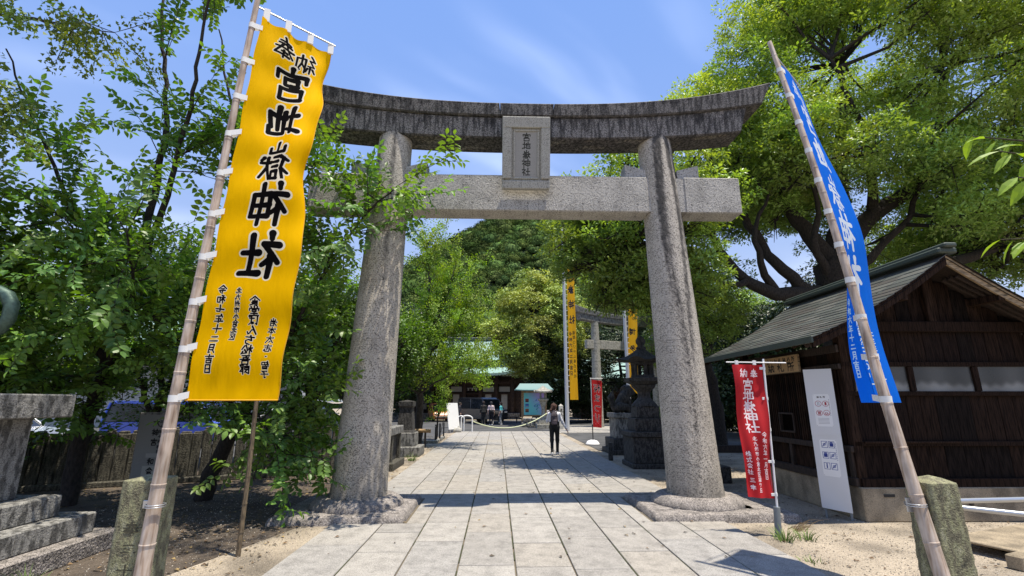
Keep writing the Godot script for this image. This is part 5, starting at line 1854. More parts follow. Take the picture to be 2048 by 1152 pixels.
	# lion dog on its pedestal and the dark lantern
	lion(Vector3(4.38, 0, -16.9))
	stone_lantern("stone_lantern", "tall blackened stone lantern on a stepped pedestal left of the right pillar", Vector3(4.08, 0, -13.45), 3.5, mats["stone_black"], true)
	# vehicles
	var black := mat("car_black", lin(0.012, 0.012, 0.015), 0.18)
	black.clearcoat_enabled = true
	black.clearcoat = 1.0
	car("minivan", "black minivan parked at the hall with people unloading beside it", "van", Vector3(-1.3, 0, -40.6), deg_to_rad(-52), Vector3(4.8, 2.05, 1.85), black, true)
	var orange := mat("car_orange", lin(0.62, 0.16, 0.02), 0.25)
	orange.clearcoat_enabled = true
	orange.clearcoat = 1.0
	car("parked_car", "orange compact car half hidden by the signboard and sapling", "car", Vector3(-5.1, 0, -44.0), deg_to_rad(-75), Vector3(3.9, 1.55, 1.7), orange)
	var blue := mat("car_blue", lin(0.02, 0.06, 0.42), 0.25)
	blue.clearcoat_enabled = true
	blue.clearcoat = 1.0
	car("parked_van", "bright blue van behind the stone fence on the left", "van", Vector3(-12.4, 0, -19.5), deg_to_rad(6), Vector3(4.4, 1.75, 1.7), blue, true)
	var white := mat("car_white", lin(0.72, 0.73, 0.75), 0.25)
	white.clearcoat_enabled = true
	white.clearcoat = 1.0
	car("parked_car", "white car behind the stone fence, nearest to the left pillar", "car", Vector3(-6.6, 0, -18.0), deg_to_rad(8), Vector3(4.3, 1.5, 1.75), white)
	car("parked_car", "silver-grey car at the left end of the car park behind the fence", "car", Vector3(-17.0, 0, -17.0), deg_to_rad(4), Vector3(4.3, 1.5, 1.75), mat("car_silver", lin(0.36, 0.37, 0.38), 0.25, null, Vector3.ONE, 0.5))
	# A-frame board, hoop barriers, sandbags and the rope
	var af := thing("signboard", "white folding A-frame signboard with its back turned at the left rim of the path", "sign", Vector3(-2.62, 0, -28.0), deg_to_rad(52))
	var pn := mb()
	pn.box(Vector3(0, 0.9, 0.16), Vector3(0.9, 1.45, 0.03), 0.006, Basis(Vector3.RIGHT, -0.16))
	obj("panel", pn, mats["white_paint"], af)
	for s in [-1.0, 1.0]:
		var lg := mb()
		lg.tube([Vector3(s * 0.43, 0.0, 0.3), Vector3(s * 0.43, 1.62, 0.04)], [0.017], 6)
		lg.tube([Vector3(s * 0.43, 0.0, -0.34), Vector3(s * 0.43, 1.55, 0.02)], [0.017], 6)
		obj("leg", lg, mats["black_metal"], af)
	var cr := mb()
	cr.tube([Vector3(-0.43, 0.25, -0.28), Vector3(0.43, 0.25, -0.28)], [0.014], 6)
	obj("crossbar", cr, mats["black_metal"], af)
	for k in 2:
		var sb := mb()
		sb.lathe([Vector2(0.0, 0.0), Vector2(0.14, 0.02), Vector2(0.18, 0.12), Vector2(0.13, 0.24), Vector2(0.03, 0.3), Vector2(0.05, 0.36), Vector2(0.0, 0.37)], Vector3.ZERO, 14)
		var so := obj("sandbag", sb, mats["white_plaster"], null, Vector3(-2.38 + k * 0.22, 0.0, -27.95 + k * 0.12))
		tag(so, ["grey-white sandbag at the foot of the signboard", "rounder white sandbag next to the larger hoop barrier"][k], "sandbag", "sandbags weighing the signboard")
	for q in [[Vector3(-1.72, 0, -28.0), 0.62, 0.92, "nearer and wider white hoop barrier holding the rope"], [Vector3(-2.12, 0, -28.9), 0.36, 0.88, "narrow white hoop barrier behind the signboard legs"]]:
		var hp := mb()
		var pts := [Vector3(-q[1] / 2, 0, 0)]
		for k in 13:
			var a := PI - PI * k / 12.0
			var rx: float = q[1] / 2
			pts.append(Vector3(cos(a) * rx, q[2] - 0.16 + sin(a) * 0.16, 0))
		pts.append(Vector3(q[1] / 2, 0, 0))
		hp.tube(pts, [0.036], 10)
		tag(obj("hoop_barrier", hp, mats["white_paint"], null, q[0]), q[3], "barrier", "white hoop barriers")
	var rp := mb()
	var rpts := []
	for k in 29:
		var u := k / 28.0
		var p := Vector3(-1.4, 0.62, -28.0).lerp(Vector3(3.2, 0.98, -31.4), u)
		p.y -= 0.62 * 4.0 * u * (1.0 - u)
		rpts.append(p)
	rp.tube(rpts, [0.028], 7)
	tag(obj("rope", rp, mats["rope"]), "slack pale rope hung across the path between hoop barrier and lantern", "rope")
	# benches and a shrub before the hall
	var bench := thing("bench", "low dark bench in front of the hall steps", "bench", Vector3(0.9, 0, -40.5))
	var se := mb()
	se.box(Vector3(0, 0.45, 0), Vector3(1.8, 0.07, 0.4), 0.01)
	obj("seat", se, mats["brown_timber"], bench)
	for x in [-0.7, 0.7]:
		var lg := mb()
		lg.box(Vector3(x, 0.21, 0), Vector3(0.09, 0.42, 0.34), 0.01)
		obj("leg", lg, mats["brown_timber"], bench)

func lion(at: Vector3) -> void:
	var p := thing("lion_pedestal", "grey stone pedestal of the guardian lion left of the blackened lantern", "pedestal", at)
	for q in [[1.3, 0.0, 0.16], [1.1, 0.16, 0.34], [0.82, 0.5, 0.66], [0.94, 1.16, 0.16]]:
		var b := mb()
		b.box(Vector3(0, q[1] + q[2] / 2.0, 0), Vector3(q[0], q[2], q[0] * 1.15), 0.015)
		obj("block", b, mats["stone_grey"] if q[1] > 0.4 else mats["stone_black"], p)
	var col := Color(1, 1, 1)
	var bones := [
		[Vector3(0.0, 0.16, 0.28), Vector3(0.0, 0.50, 0.0), 0.17, 0.17, col], [Vector3(0.0, 0.50, 0.0), Vector3(0.0, 0.62, -0.12), 0.19, 0.18, col],
		[Vector3(0.0, 0.78, -0.2), Vector3(0.0, 0.74, -0.3), 0.17, 0.13, col], [Vector3(0.0, 0.69, -0.3), Vector3(0.0, 0.67, -0.42), 0.09, 0.07, col], [Vector3(0.0, 0.75, -0.32), Vector3(0.0, 0.74, -0.41), 0.08, 0.05, col],
		[Vector3(0.13, 0.46, -0.12), Vector3(0.14, 0.05, -0.2), 0.085, 0.065, col], [Vector3(-0.13, 0.46, -0.12), Vector3(-0.14, 0.05, -0.2), 0.085, 0.065, col],
		[Vector3(0.14, 0.05, -0.2), Vector3(0.14, 0.04, -0.3), 0.065, 0.055, col], [Vector3(-0.14, 0.05, -0.2), Vector3(-0.14, 0.04, -0.3), 0.065, 0.055, col],
		[Vector3(0.16, 0.2, 0.26), Vector3(0.22, 0.2, 0.04), 0.14, 0.11, col], [Vector3(-0.16, 0.2, 0.26), Vector3(-0.22, 0.2, 0.04), 0.14, 0.11, col],
		[Vector3(0.22, 0.2, 0.04), Vector3(0.21, 0.05, -0.06), 0.08, 0.06, col], [Vector3(-0.22, 0.2, 0.04), Vector3(-0.21, 0.05, -0.06), 0.08, 0.06, col],
		[Vector3(0.0, 0.2, 0.42), Vector3(0.0, 0.5, 0.5), 0.07, 0.11, col], [Vector3(0.0, 0.5, 0.5), Vector3(0.0, 0.72, 0.42), 0.11, 0.03, col],
		[Vector3(0.13, 0.86, -0.18), Vector3(0.17, 0.82, -0.14), 0.045, 0.03, col], [Vector3(-0.13, 0.86, -0.18), Vector3(-0.17, 0.82, -0.14), 0.045, 0.03, col],
	]
	for k in 14:
		var a := TAU * k / 14.0
		bones.append([Vector3(cos(a) * 0.16, 0.74 + sin(a) * 0.15, -0.14), Vector3(cos(a) * 0.2, 0.70 + sin(a) * 0.19, -0.05), 0.055, 0.04, col])
	var o := obj("stone_lion", blob_mesh(bones, 0.024, 0.04), mats["stone_black"], null, at + Vector3(0, 1.32, 0.05), deg_to_rad(-70))
	tag(o, "seated dark stone guardian lion with curly mane on the grey pedestal", "statue")

# ---------------------------------------------------------------- one continuous skin round a skeleton of tapered bones
func blob_mesh(bones: Array, cell: float, k: float) -> ArrayMesh:
	var lo := Vector3.ONE * 1e9
	var hi := -lo
	for b in bones:
		for e in [0, 1]:
			var r: float = b[2 + e] + k + cell * 2.0
			lo = lo.min(b[e] - Vector3.ONE * r)
			hi = hi.max(b[e] + Vector3.ONE * r)
	var n := Vector3i(((hi - lo) / cell).ceil()) + Vector3i.ONE
	var field := PackedFloat32Array()
	field.resize(n.x * n.y * n.z)
	field.fill(1e3)
	var near := PackedFloat32Array()
	near.resize(field.size())
	near.fill(1e3)
	var who := PackedInt32Array()
	who.resize(field.size())
	for bi in bones.size():
		var b: Array = bones[bi]
		var a: Vector3 = b[0]
		var ab: Vector3 = b[1] - a
		var ra: float = b[2]
		var rb: float = b[3]
		var inv := 1.0 / maxf(ab.length_squared(), 1e-8)
		var m := maxf(ra, rb) + k + cell * 2.0
		var p0 := Vector3i(((a.min(b[1]) - Vector3.ONE * m - lo) / cell).floor()).clamp(Vector3i.ZERO, n - Vector3i.ONE)
		var p1 := Vector3i(((a.max(b[1]) + Vector3.ONE * m - lo) / cell).ceil()).clamp(Vector3i.ZERO, n - Vector3i.ONE)
		for z in range(p0.z, p1.z + 1):
			for y in range(p0.y, p1.y + 1):
				var row := (z * n.y + y) * n.x
				for x in range(p0.x, p1.x + 1):
					var p := lo + Vector3(x, y, z) * cell - a
					var t := clampf(p.dot(ab) * inv, 0.0, 1.0)
					var d := (p - ab * t).length() - lerpf(ra, rb, t)
					var i := row + x
					if d < near[i]:
						near[i] = d
						who[i] = bi
					var f := field[i]
					var h := maxf(k - absf(f - d), 0.0) / k
					field[i] = minf(f, d) - h * h * k * 0.25
	var mesh := mb()
	var at := {}
	var step := [1, n.x, n.x * n.y]
	for z in n.z - 1:
		for y in n.y - 1:
			for x in n.x - 1:
				var i := (z * n.y + y) * n.x + x
				var sum := Vector3.ZERO
				var count := 0
				var inside := 0
				for c in 8:
					if field[i + (c & 1) + ((c >> 1) & 1) * step[1] + (c >> 2) * step[2]] < 0.0:
						inside += 1
				if inside == 0 or inside == 8:
					continue
				for ax in 3:
					for c in 4:
						var o := Vector3i.ZERO
						o[(ax + 1) % 3] = c & 1
						o[(ax + 2) % 3] = c >> 1
						var j: int = i + o.x + o.y * step[1] + o.z * step[2]
						var f0 := field[j]
						var f1 := field[j + step[ax]]
						if (f0 < 0.0) != (f1 < 0.0):
							var v := Vector3(o)
							v[ax] += f0 / (f0 - f1)
							sum += v
							count += 1
				var g := Vector3(field[i + 1] - field[i], field[i + step[1]] - field[i], field[i + step[2]] - field[i])
				var i7: int = i + 1 + step[1] + step[2]
				g += Vector3(field[i7] - field[i7 - 1], field[i7] - field[i7 - step[1]], field[i7] - field[i7 - step[2]])
				mesh.col = bones[who[i]][4]
				at[i] = mesh.vert(lo + (Vector3(x, y, z) + sum / count) * cell, g.normalized())
	for i in at:
		for ax in 3:
			var f0 := field[i]
			var f1 := field[i + step[ax]]
			if (f0 < 0.0) == (f1 < 0.0):
				continue
			var u: int = step[(ax + 1) % 3]
			var w: int = step[(ax + 2) % 3]
			if not (at.has(i - u) and at.has(i - w) and at.has(i - u - w)):
				continue
			var q := [at[i], at[i - u], at[i - u - w], at[i - w]]
			if f0 < 0.0:
				mesh.idx.append_array([q[0], q[2], q[1], q[0], q[3], q[2]])
			else:
				mesh.idx.append_array([q[0], q[1], q[2], q[0], q[2], q[3]])
	return mesh.done(true)

# a hand: palm, four fingers, thumb. at the wrist, pointing along d, thumb towards th
func hand_bones(wrist: Vector3, d: Vector3, th: Vector3, skin: Color, curl := 0.35) -> Array:
	var out := []
	d = d.normalized()
	th = (th - d * th.dot(d)).normalized()
	var palm := th.cross(d).normalized()
	for k in 4:
		var off := th * (0.026 - 0.0175 * k)
		out.append([wrist, wrist + d * 0.075 + off, 0.017, 0.013, skin])
		var l: float = [0.034, 0.039, 0.036, 0.028][k]
		var p := wrist + d * 0.078 + off * 1.1
		var dir := d
		for s in 3:
			dir = (dir + palm * curl * 0.7).normalized()
			var q: Vector3 = p + dir * l * [1.0, 0.72, 0.55][s]
			out.append([p, q, 0.0095 - 0.001 * s, 0.0088 - 0.001 * s, skin])
			p = q
	var t0 := wrist + d * 0.022 + th * 0.02
	var t1 := t0 + (d * 0.7 + th * 0.9).normalized() * 0.042
	var t2 := t1 + (d * 1.0 + th * 0.25 + palm * 0.3).normalized() * 0.03
	out.append([t0, t1, 0.0125, 0.0105, skin])
	out.append([t1, t2, 0.0105, 0.0085, skin])
	return out

# standing or walking figure facing -z; feet at y 0
func figure(label: String, at: Vector3, turn: float, h: float, top: Color, legs: Color, shoes: Color, hair: Color, o := {}) -> Node3D:
	var t := thing("person", label, "person", at, turn)
	var k := h / 1.6
	var skin := Color(0.55, 0.36, 0.27)
	var stride: float = o.get("stride", 0.0)
	var lean: float = o.get("lean", 0.0)
	var P := func(x: float, y: float, z: float) -> Vector3:
		return Vector3(x, y, z - lean * maxf(y - 0.85, 0.0)) * k
	var bones := []
	var sleeve: Color = o.get("sleeve", top)
	for s in [-1.0, 1.0]:
		var sw: float = stride * s
		var hip: Vector3 = P.call(s * 0.085, 0.86, 0.0)
		var knee: Vector3 = P.call(s * 0.09, 0.46, -0.05 - sw * 0.5)
		var lift := maxf(-sw, 0.0) * 0.12
		var ankle: Vector3 = P.call(s * 0.085, 0.075 + lift, 0.02 - sw)
		bones.append([hip, knee, 0.088 * k, 0.062 * k, legs])
		bones.append([knee, ankle, 0.06 * k, 0.045 * k, legs])
		bones.append([ankle + Vector3(0, -0.03, 0.01) * k, ankle + Vector3(s * 0.012, -0.045, -0.13) * k, 0.04 * k, 0.032 * k, shoes])
		bones.append([ankle + Vector3(0, -0.035, 0.03) * k, ankle + Vector3(0, -0.03, -0.02) * k, 0.038 * k, 0.04 * k, shoes])
		bones.append([P.call(s * 0.065, 0.9, 0.015), P.call(s * 0.06, 1.05, 0.0), 0.105 * k, 0.092 * k, legs if not o.has("coat") else top])
		bones.append([P.call(s * 0.06, 1.02, 0.0), P.call(s * 0.085, 1.25, 0.0), 0.093 * k, 0.098 * k, top])
		bones.append([P.call(s * 0.05, 1.31, 0.01), P.call(s * 0.15, 1.29, 0.01), 0.06 * k, 0.056 * k, top])
	bones.append([P.call(0, 1.3, 0.01), P.call(0, 1.4, -0.01), 0.05 * k, 0.043 * k, skin])
	# arms: elbow and wrist places may be given
	var wr := []
	for s in [-1.0, 1.0]:
		var key := "left" if s < 0 else "right"
		var a: Array = o.get(key, [Vector3(s * 0.215, 1.03, 0.03), Vector3(s * 0.22, 0.81, -0.05)])
		var sh: Vector3 = P.call(s * 0.165, 1.285, 0.01)
		var el: Vector3 = P.call(a[0].x, a[0].y, a[0].z)
		var wi: Vector3 = P.call(a[1].x, a[1].y, a[1].z)
		bones.append([sh, el, 0.055 * k, 0.043 * k, sleeve])
		bones.append([el, el.lerp(wi, 0.85), 0.043 * k, 0.034 * k, sleeve if o.get("long", false) else skin])
		bones.append([el.lerp(wi, 0.8), wi, 0.026 * k, 0.022 * k, skin])
		wr.append([wi, (wi - el).normalized(), s])
	var cells := blob_mesh(bones, o.get("cell", 0.02), 0.045)
	obj("body", cells, mats["figure"], t)
	var yaw: float = o.get("look", 0.0)
	var hb := Basis(Vector3.UP, yaw)
	var hc: Vector3 = P.call(0, 1.49, -0.02)
	var H := func(x: float, y: float, z: float) -> Vector3:
		return hc + hb * (Vector3(x, y, z) * k)
	var dark := Color(0.05, 0.03, 0.03)
	var head := [[H.call(0, 0.03, 0.015), H.call(0, 0.025, -0.02), 0.088 * k, 0.08 * k, skin], [H.call(0, -0.03, -0.03), H.call(0, -0.075, -0.05), 0.06 * k, 0.035 * k, skin], [H.call(0, 0.015, -0.095), H.call(0, -0.018, -0.112), 0.011 * k, 0.015 * k, skin], [H.call(-0.02, -0.048, -0.086), H.call(0.02, -0.048, -0.086), 0.008 * k, 0.008 * k, Color(0.5, 0.2, 0.18)], [H.call(0, -0.07, 0.0), H.call(0, -0.13, 0.02), 0.045 * k, 0.046 * k, skin]]
	for s in [-1.0, 1.0]:
		head.append([H.call(s * 0.084, 0.015, 0.005), H.call(s * 0.088, -0.018, 0.0), 0.014 * k, 0.011 * k, skin])
		head.append([H.call(s * 0.032, 0.018, -0.088), H.call(s * 0.034, 0.018, -0.089), 0.011 * k, 0.011 * k, dark])
	obj("head", blob_mesh(head, o.get("head_cell", 0.009), 0.02), mats["figure"], t)
	var hr := [[H.call(0, 0.05, 0.02), H.call(0, 0.045, -0.02), 0.097 * k, 0.088 * k, hair], [H.call(0, -0.01, 0.05), H.call(0, 0.03, 0.03), 0.075 * k, 0.09 * k, hair], [H.call(-0.075, -0.005, 0.03), H.call(-0.06, 0.05, -0.03), 0.03 * k, 0.04 * k, hair], [H.call(0.075, -0.005, 0.03), H.call(0.06, 0.05, -0.03), 0.03 * k, 0.04 * k, hair]]
	if o.has("ponytail"):
		hr.append([H.call(0.0, 0.02, 0.1), H.call(-0.02, -0.08, 0.15), 0.034 * k, 0.036 * k, hair])
		hr.append([H.call(-0.02, -0.08, 0.15), H.call(-0.03, -0.22, 0.13), 0.036 * k, 0.014 * k, hair])
	obj("hair", blob_mesh(hr, o.get("head_cell", 0.009) * 1.2, 0.02), mats["figure"], t)
	for w in wr:
		var dirh: Vector3 = w[1]
		var thumb := Vector3(-w[2] * 0.3, 0.1, -1.0)
		if o.has("hold_left") and w[2] < 0:
			thumb = Vector3(1.0, 0.2, 0.0)
		obj("hand", blob_mesh(hand_bones(w[0], dirh, thumb, skin, 0.7 if o.has("hold_left") and w[2] < 0 else 0.35), 0.0065, 0.006), mats["figure"], t)
	return t

func people() -> void:
	var w := figure("woman in white shirt and black trousers with a grey backpack walking up the path", Vector3(1.86, 0.03, -16.02), deg_to_rad(-6), 1.58, Color(0.62, 0.63, 0.68), Color(0.012, 0.012, 0.014), Color(0.62, 0.6, 0.58), Color(0.055, 0.024, 0.016), {
		"stride": 0.13, "long": true, "look": deg_to_rad(-38), "ponytail": true, "hold_left": true,
		"left": [Vector3(-0.235, 1.06, -0.06), Vector3(-0.2, 1.24, -0.22)], "right": [Vector3(0.27, 1.02, 0.03), Vector3(0.39, 0.81, 0.02)],
	})
	var pack := mb()
	var rows := []
	for i in 11:
		var u := i / 10.0
		var row := []
		var hw := 0.125 * (1.0 - 0.55 * pow(absf(u * 2 - 1), 3.5)) * lerpf(1.08, 0.82, u)
		var dp := 0.085 * (1.0 - 0.7 * pow(absf(u * 2 - 1), 3.0)) * lerpf(1.15, 0.75, u)
		for j in 20:
			var a := TAU * j / 20.0
			row.append(Vector3(hw * signf(cos(a)) * pow(absf(cos(a)), 0.55), 0.93 + 0.42 * u, 0.175 + dp * signf(sin(a)) * pow(absf(sin(a)), 0.6)))
		rows.append(row)
	pack.surf(rows, true, true)
	var grey := mat("pack_grey", lin(0.06, 0.048, 0.058), 0.8)
	var bp := obj("backpack", pack, grey, w)
	var pk := mb()
	pk.box(Vector3(0, 1.03, 0.268), Vector3(0.16, 0.14, 0.035), 0.015)
	pk.tube([Vector3(-0.03, 1.35, 0.17), Vector3(-0.025, 1.385, 0.16), Vector3(0.025, 1.385, 0.16), Vector3(0.03, 1.35, 0.17)], [0.008], 5)
	pk.tube([Vector3(-0.1, 1.2, 0.24), Vector3(0, 1.27, 0.262), Vector3(0.1, 1.2, 0.24)], [0.006], 5)
	obj("pocket", pk, mat("pack_trim", lin(0.10, 0.075, 0.085), 0.7), bp)
	for s in [-1.0, 1.0]:
		var sp := mb()
		sp.tube([Vector3(s * 0.07, 1.33, 0.12), Vector3(s * 0.09, 1.375, 0.02), Vector3(s * 0.1, 1.3, -0.085), Vector3(s * 0.11, 1.12, -0.09), Vector3(s * 0.12, 1.0, 0.06)], [0.017], 6)
		obj("strap", sp, grey, bp)
	var ph := mb()
	ph.box(Vector3(-0.2, 1.315, -0.33), Vector3(0.075, 0.15, 0.01), 0.004, Basis(Vector3.RIGHT, -0.2))
	tag(obj("phone", ph, mats["pole_grey"], null), "pale grey phone held up in the walking woman's left hand", "phone")
	var phn: Node3D = get_node("phone")
	phn.position = Vector3(1.86, 0.03, -16.02)
	phn.rotation.y = deg_to_rad(-6)
	var low := {"cell": 0.028, "head_cell": 0.014}
	figure("person in black clothes beside the minivan with back to the path", Vector3(-1.02, 0.012, -36.4), deg_to_rad(10), 1.68, Color(0.015, 0.015, 0.015), Color(0.02, 0.02, 0.022), Color(0.1, 0.1, 0.1), Color(0.02, 0.015, 0.015), low.merged({"long": true}))
	var p2 := figure("person in pale pink shirt and dark cap with a sling bag near the minivan", Vector3(-0.45, 0.012, -36.0), deg_to_rad(-8), 1.66, Color(0.6, 0.48, 0.48), Color(0.015, 0.015, 0.02), Color(0.5, 0.5, 0.5), Color(0.02, 0.02, 0.03), low)
	var sb := mb()
	sb.box(Vector3(0.05, 1.0, 0.16), Vector3(0.2, 0.16, 0.08), 0.02)
	sb.tube([Vector3(-0.13, 1.36, 0.07), Vector3(0.0, 1.2, 0.15), Vector3(0.12, 1.02, 0.14)], [0.014], 5)
	obj("sling_bag", sb, mats["black_metal"], p2)
	figure("person in turquoise top and grey trousers standing right of the minivan", Vector3(0.28, 0.012, -36.2), deg_to_rad(70), 1.62, Color(0.08, 0.42, 0.44), Color(0.22, 0.24, 0.27), Color(0.4, 0.4, 0.4), Color(0.02, 0.015, 0.012), low)
	figure("person in dark jacket at the open side of the minivan", Vector3(-2.9, 0.012, -38.0), deg_to_rad(-90), 1.6, Color(0.03, 0.03, 0.04), Color(0.03, 0.03, 0.04), Color(0.08, 0.08, 0.08), Color(0.03, 0.02, 0.015), low.merged({"long": true}))
	# pushchair between the two on the right
	var pc := thing("pushchair", "dark pushchair between the pink shirt and the turquoise top", "pushchair", Vector3(-0.08, 0.012, -36.3))
	var hood := mb()
	hood.lathe([Vector2(0.24, 0.0), Vector2(0.23, 0.12), Vector2(0.16, 0.22), Vector2(0.0, 0.26)], Vector3(0, 0.78, 0), 14)
	obj("hood", hood, mats["tyre"], pc)
	var seat := mb()
	seat.box(Vector3(0, 0.55, 0), Vector3(0.4, 0.45, 0.38), 0.06)
	obj("seat", seat, mats["tyre"], pc)
	for s in [-1.0, 1.0]:
		for z in [-0.3, 0.28]:
			var wh := mb()
			wh.lathe([Vector2(0.05, -0.02), Vector2(0.1, -0.02), Vector2(0.1, 0.02), Vector2(0.05, 0.02)], Vector3(s * 0.24, 0.1, z), 12, 0, false, Basis(Vector3(0, 0, 1), PI / 2))
			obj("wheel", wh, mats["black_metal"], pc)
		var fr := mb()
		fr.tube([Vector3(s * 0.22, 0.1, -0.3), Vector3(s * 0.2, 0.5, 0.05), Vector3(s * 0.2, 1.0, 0.4)], [0.014], 6)
		fr.tube([Vector3(s * 0.22, 0.1, 0.28), Vector3(s * 0.2, 0.5, -0.05)], [0.014], 6)
		obj("frame", fr, mats["pole_grey"], pc)

# ---------------------------------------------------------------- stone props along the path
func props() -> void:
	# stepped pedestal with bronze lantern at the left edge
	var c := Vector3(-5.72, 0, -5.3)
	var pd := thing("lantern_pedestal", "big stepped grey stone pedestal at the left edge carrying the bronze lantern", "pedestal", c)
	for q in [[1.15, 0.0, 0.21, "stone_rough"], [0.97, 0.21, 0.22, ""], [0.73, 0.43, 0.23, ""], [0.46, 0.66, 0.86, ""], [0.69, 1.52, 0.26, ""]]:
		for s in ([-1.0, 1.0] if q[0] > 0.9 else [0.0]):
			var b := mb()
			var w: float = q[0] * (1.0 if s != 0.0 else 2.0)
			b.box(Vector3(0, q[1] + q[2] / 2.0, s * q[0] / 2.0), Vector3(q[0] * 2.0, q[2], w - (0.006 if s != 0.0 else 0.0)), 0.014)
			obj("block", b, mats["granite_rough"] if q[3] else mats["stone_grey"], pd)
	var br := thing("bronze_lantern", "green patinated bronze lantern with scrolled bracket at the left edge", "lantern", c + Vector3(0, 1.78, 0))
	var foot := mb()
	foot.lathe([Vector2(0.6, 0.0), Vector2(0.6, 0.1), Vector2(0.45, 0.22), Vector2(0.26, 0.4), Vector2(0.22, 0.8), Vector2(0.3, 1.0), Vector2(0.36, 1.05)], Vector3(-0.6, 0, 0), 24)
	obj("base", foot, mats["bronze_green"], br)
	var bx := mb()
	bx.lathe([Vector2(0.3, 1.05), Vector2(0.33, 1.1), Vector2(0.28, 1.7), Vector2(0.34, 1.78), Vector2(0.15, 2.0), Vector2(0.0, 2.1)], Vector3(-0.6, 0, 0), 6, 0.0, true)
	obj("fire_box", bx, mats["bronze_green"], br)
	for k in 3:
		var a := TAU * k / 3.0
		var d := Vector3(cos(a), 0, sin(a))
		var o := Vector3(-0.6, 0, 0)
		var hk := mb()
		var pts := []
		for q in [[0.2, 1.16], [0.5, 1.16], [0.74, 1.13], [0.89, 1.06], [0.965, 0.95], [0.965, 0.8], [0.91, 0.69], [0.78, 0.63], [0.5, 0.62], [0.2, 0.66]]:
			pts.append(o + d * q[0] + Vector3(0, q[1], 0))
		hk.tube(pts, [0.06, 0.065, 0.068, 0.07, 0.07, 0.066, 0.06, 0.056, 0.055, 0.055], 6)
		obj("bracket", hk, mats["bronze_green"], br)
	# mossy posts with the two bamboo poles tied to them
	var lp := thing("stone_post", "mossy square stone post holding the bamboo pole of the yellow banner", "stone post", Vector3(-2.87, 0, -4.30))
	var b := mb()
	post_shape(b, 0.285, 1.08, 0.03)
	obj("shaft", b, mats["stone_lichen"], lp)
	var im := img(60, 300, Color(0, 0, 0, 0))
	column(im, "奉三十五", 30, 70, 64, 34, 1.5, Color(0.27, 0.26, 0.21, 0.9))
	var tx := mb()
	tx.quad(Vector3(-0.1, 0.2, 0.1455), Vector3(0.1, 0.2, 0.1455), Vector3(0.1, 0.9, 0.1455), Vector3(-0.1, 0.9, 0.1455))
	var tm := image_mat("post_letters", im, 0.95)
	tm.transparency = BaseMaterial3D.TRANSPARENCY_ALPHA_SCISSOR
	tm.alpha_scissor_threshold = 0.4
	obj("carved_letters", tx, tm, lp)
	var wire := mb()
	for y in [0.90, 0.915]:
		var ring := []
		for k in 17:
			var a := TAU * k / 16.0
			ring.append(Vector3(0.195 + cos(a) * 0.068, y, 0.2 + sin(a) * 0.068))
		wire.tube(ring, [0.005], 5, false)
	wire.box(Vector3(0.13, 0.91, 0.17), Vector3(0.1, 0.06, 0.012), 0.003)
	obj("wire", wire, mats["steel"], lp)
	var rp := thing("stone_post", "mossy square stone post with pipe rails and the blue banner's pole", "stone post", Vector3(3.70, 0, -4.22))
	b = mb()
	post_shape(b, 0.265, 1.04, 0.05)
	obj("shaft", b, mats["stone_lichen"], rp)
	for q in [[Vector3(0.12, 0.875, -0.02), Vector3(3.6, 0.87, -0.3)], [Vector3(0.12, 0.845, 0.06), Vector3(1.7, 0.83, 1.4)]]:
		var rl := mb()
		rl.tube([q[0], q[1]], [0.021], 10)
		obj("rail", rl, mats["steel"], rp)
	var brk := mb()
	brk.box(Vector3(-0.2, 0.86, 0.04), Vector3(0.16, 0.11, 0.012), 0.003)
	brk.box(Vector3(-0.155, 0.86, 0.06), Vector3(0.012, 0.11, 0.06), 0.003)
	obj("bracket", brk, mats["steel"], rp)
	for y in [0.86, 0.875]:
		var ring2 := mb()
		var pts2 := []
		for k in 15:
			var a := TAU * k / 14.0
			pts2.append(Vector3(-0.215 + cos(a) * 0.075, y, 0.06 + sin(a) * 0.075))
		ring2.tube(pts2, [0.004], 5, false)
		obj("wire", ring2, mats["steel"], rp)
	# bamboo stake behind the yellow banner
	var st := mb()
	st.tube([Vector3(0, 0, 0), Vector3(0.005, 0.9, 0), Vector3(0.0, 2.3, 0.02)], [0.027, 0.026, 0.022], 10)
	var nodes := mb()
	for k in 7:
		nodes.tube([Vector3(0.003, 0.25 + k * 0.3, 0), Vector3(0.003, 0.262 + k * 0.3, 0)], [0.030], 10)
	var stk := thing("bamboo_stake", "thin old bamboo stake standing behind the foot of the yellow banner", "stake", Vector3(-2.91, 0, -6.0))
	obj("culm", st, mats["bamboo_old"], stk)
	obj("node", nodes, mats["bamboo_old"], stk)
	# stele
	var se := thing("stele", "tall slim grey stone slab with inked characters by the fence", "stone slab", Vector3(-6.15, 0, -9.05), deg_to_rad(6))
	b = mb()
	b.box(Vector3(0, 0.75, 0), Vector3(0.46, 1.52, 0.13), 0.012)
	obj("slab", b, mats["stone_grey"], se)
	im = img(120, 360, Color(0.5, 0.5, 0.485))
	for k in 2500:
		var gg := rnd(0.42, 0.56)
		im.fill_rect(Rect2i(rng.randi() % 119, rng.randi() % 359, 1, 1), Color(gg, gg, gg * 0.97))
	im.fill_rect(Rect2i(46, 224, 70, 130), Color(0.6, 0.6, 0.57))
	im.fill_rect(Rect2i(54, 170, 60, 18), Color(0.58, 0.58, 0.56))
	column(im, "大神宮内和会社福", 80, 36, 42, 28, 1.9, Color(0.07, 0.07, 0.07))
	column(im, "三十年七月吉日", 103, 30, 22, 13, 0.9, Color(0.12, 0.12, 0.12))
	tx = mb()
	tx.quad(Vector3(-0.21, 0.08, 0.0675), Vector3(0.21, 0.08, 0.0675), Vector3(0.21, 1.47, 0.0675), Vector3(-0.21, 1.47, 0.0675))
	obj("inscription", tx, image_mat("stele_letters", im, 0.9), se)
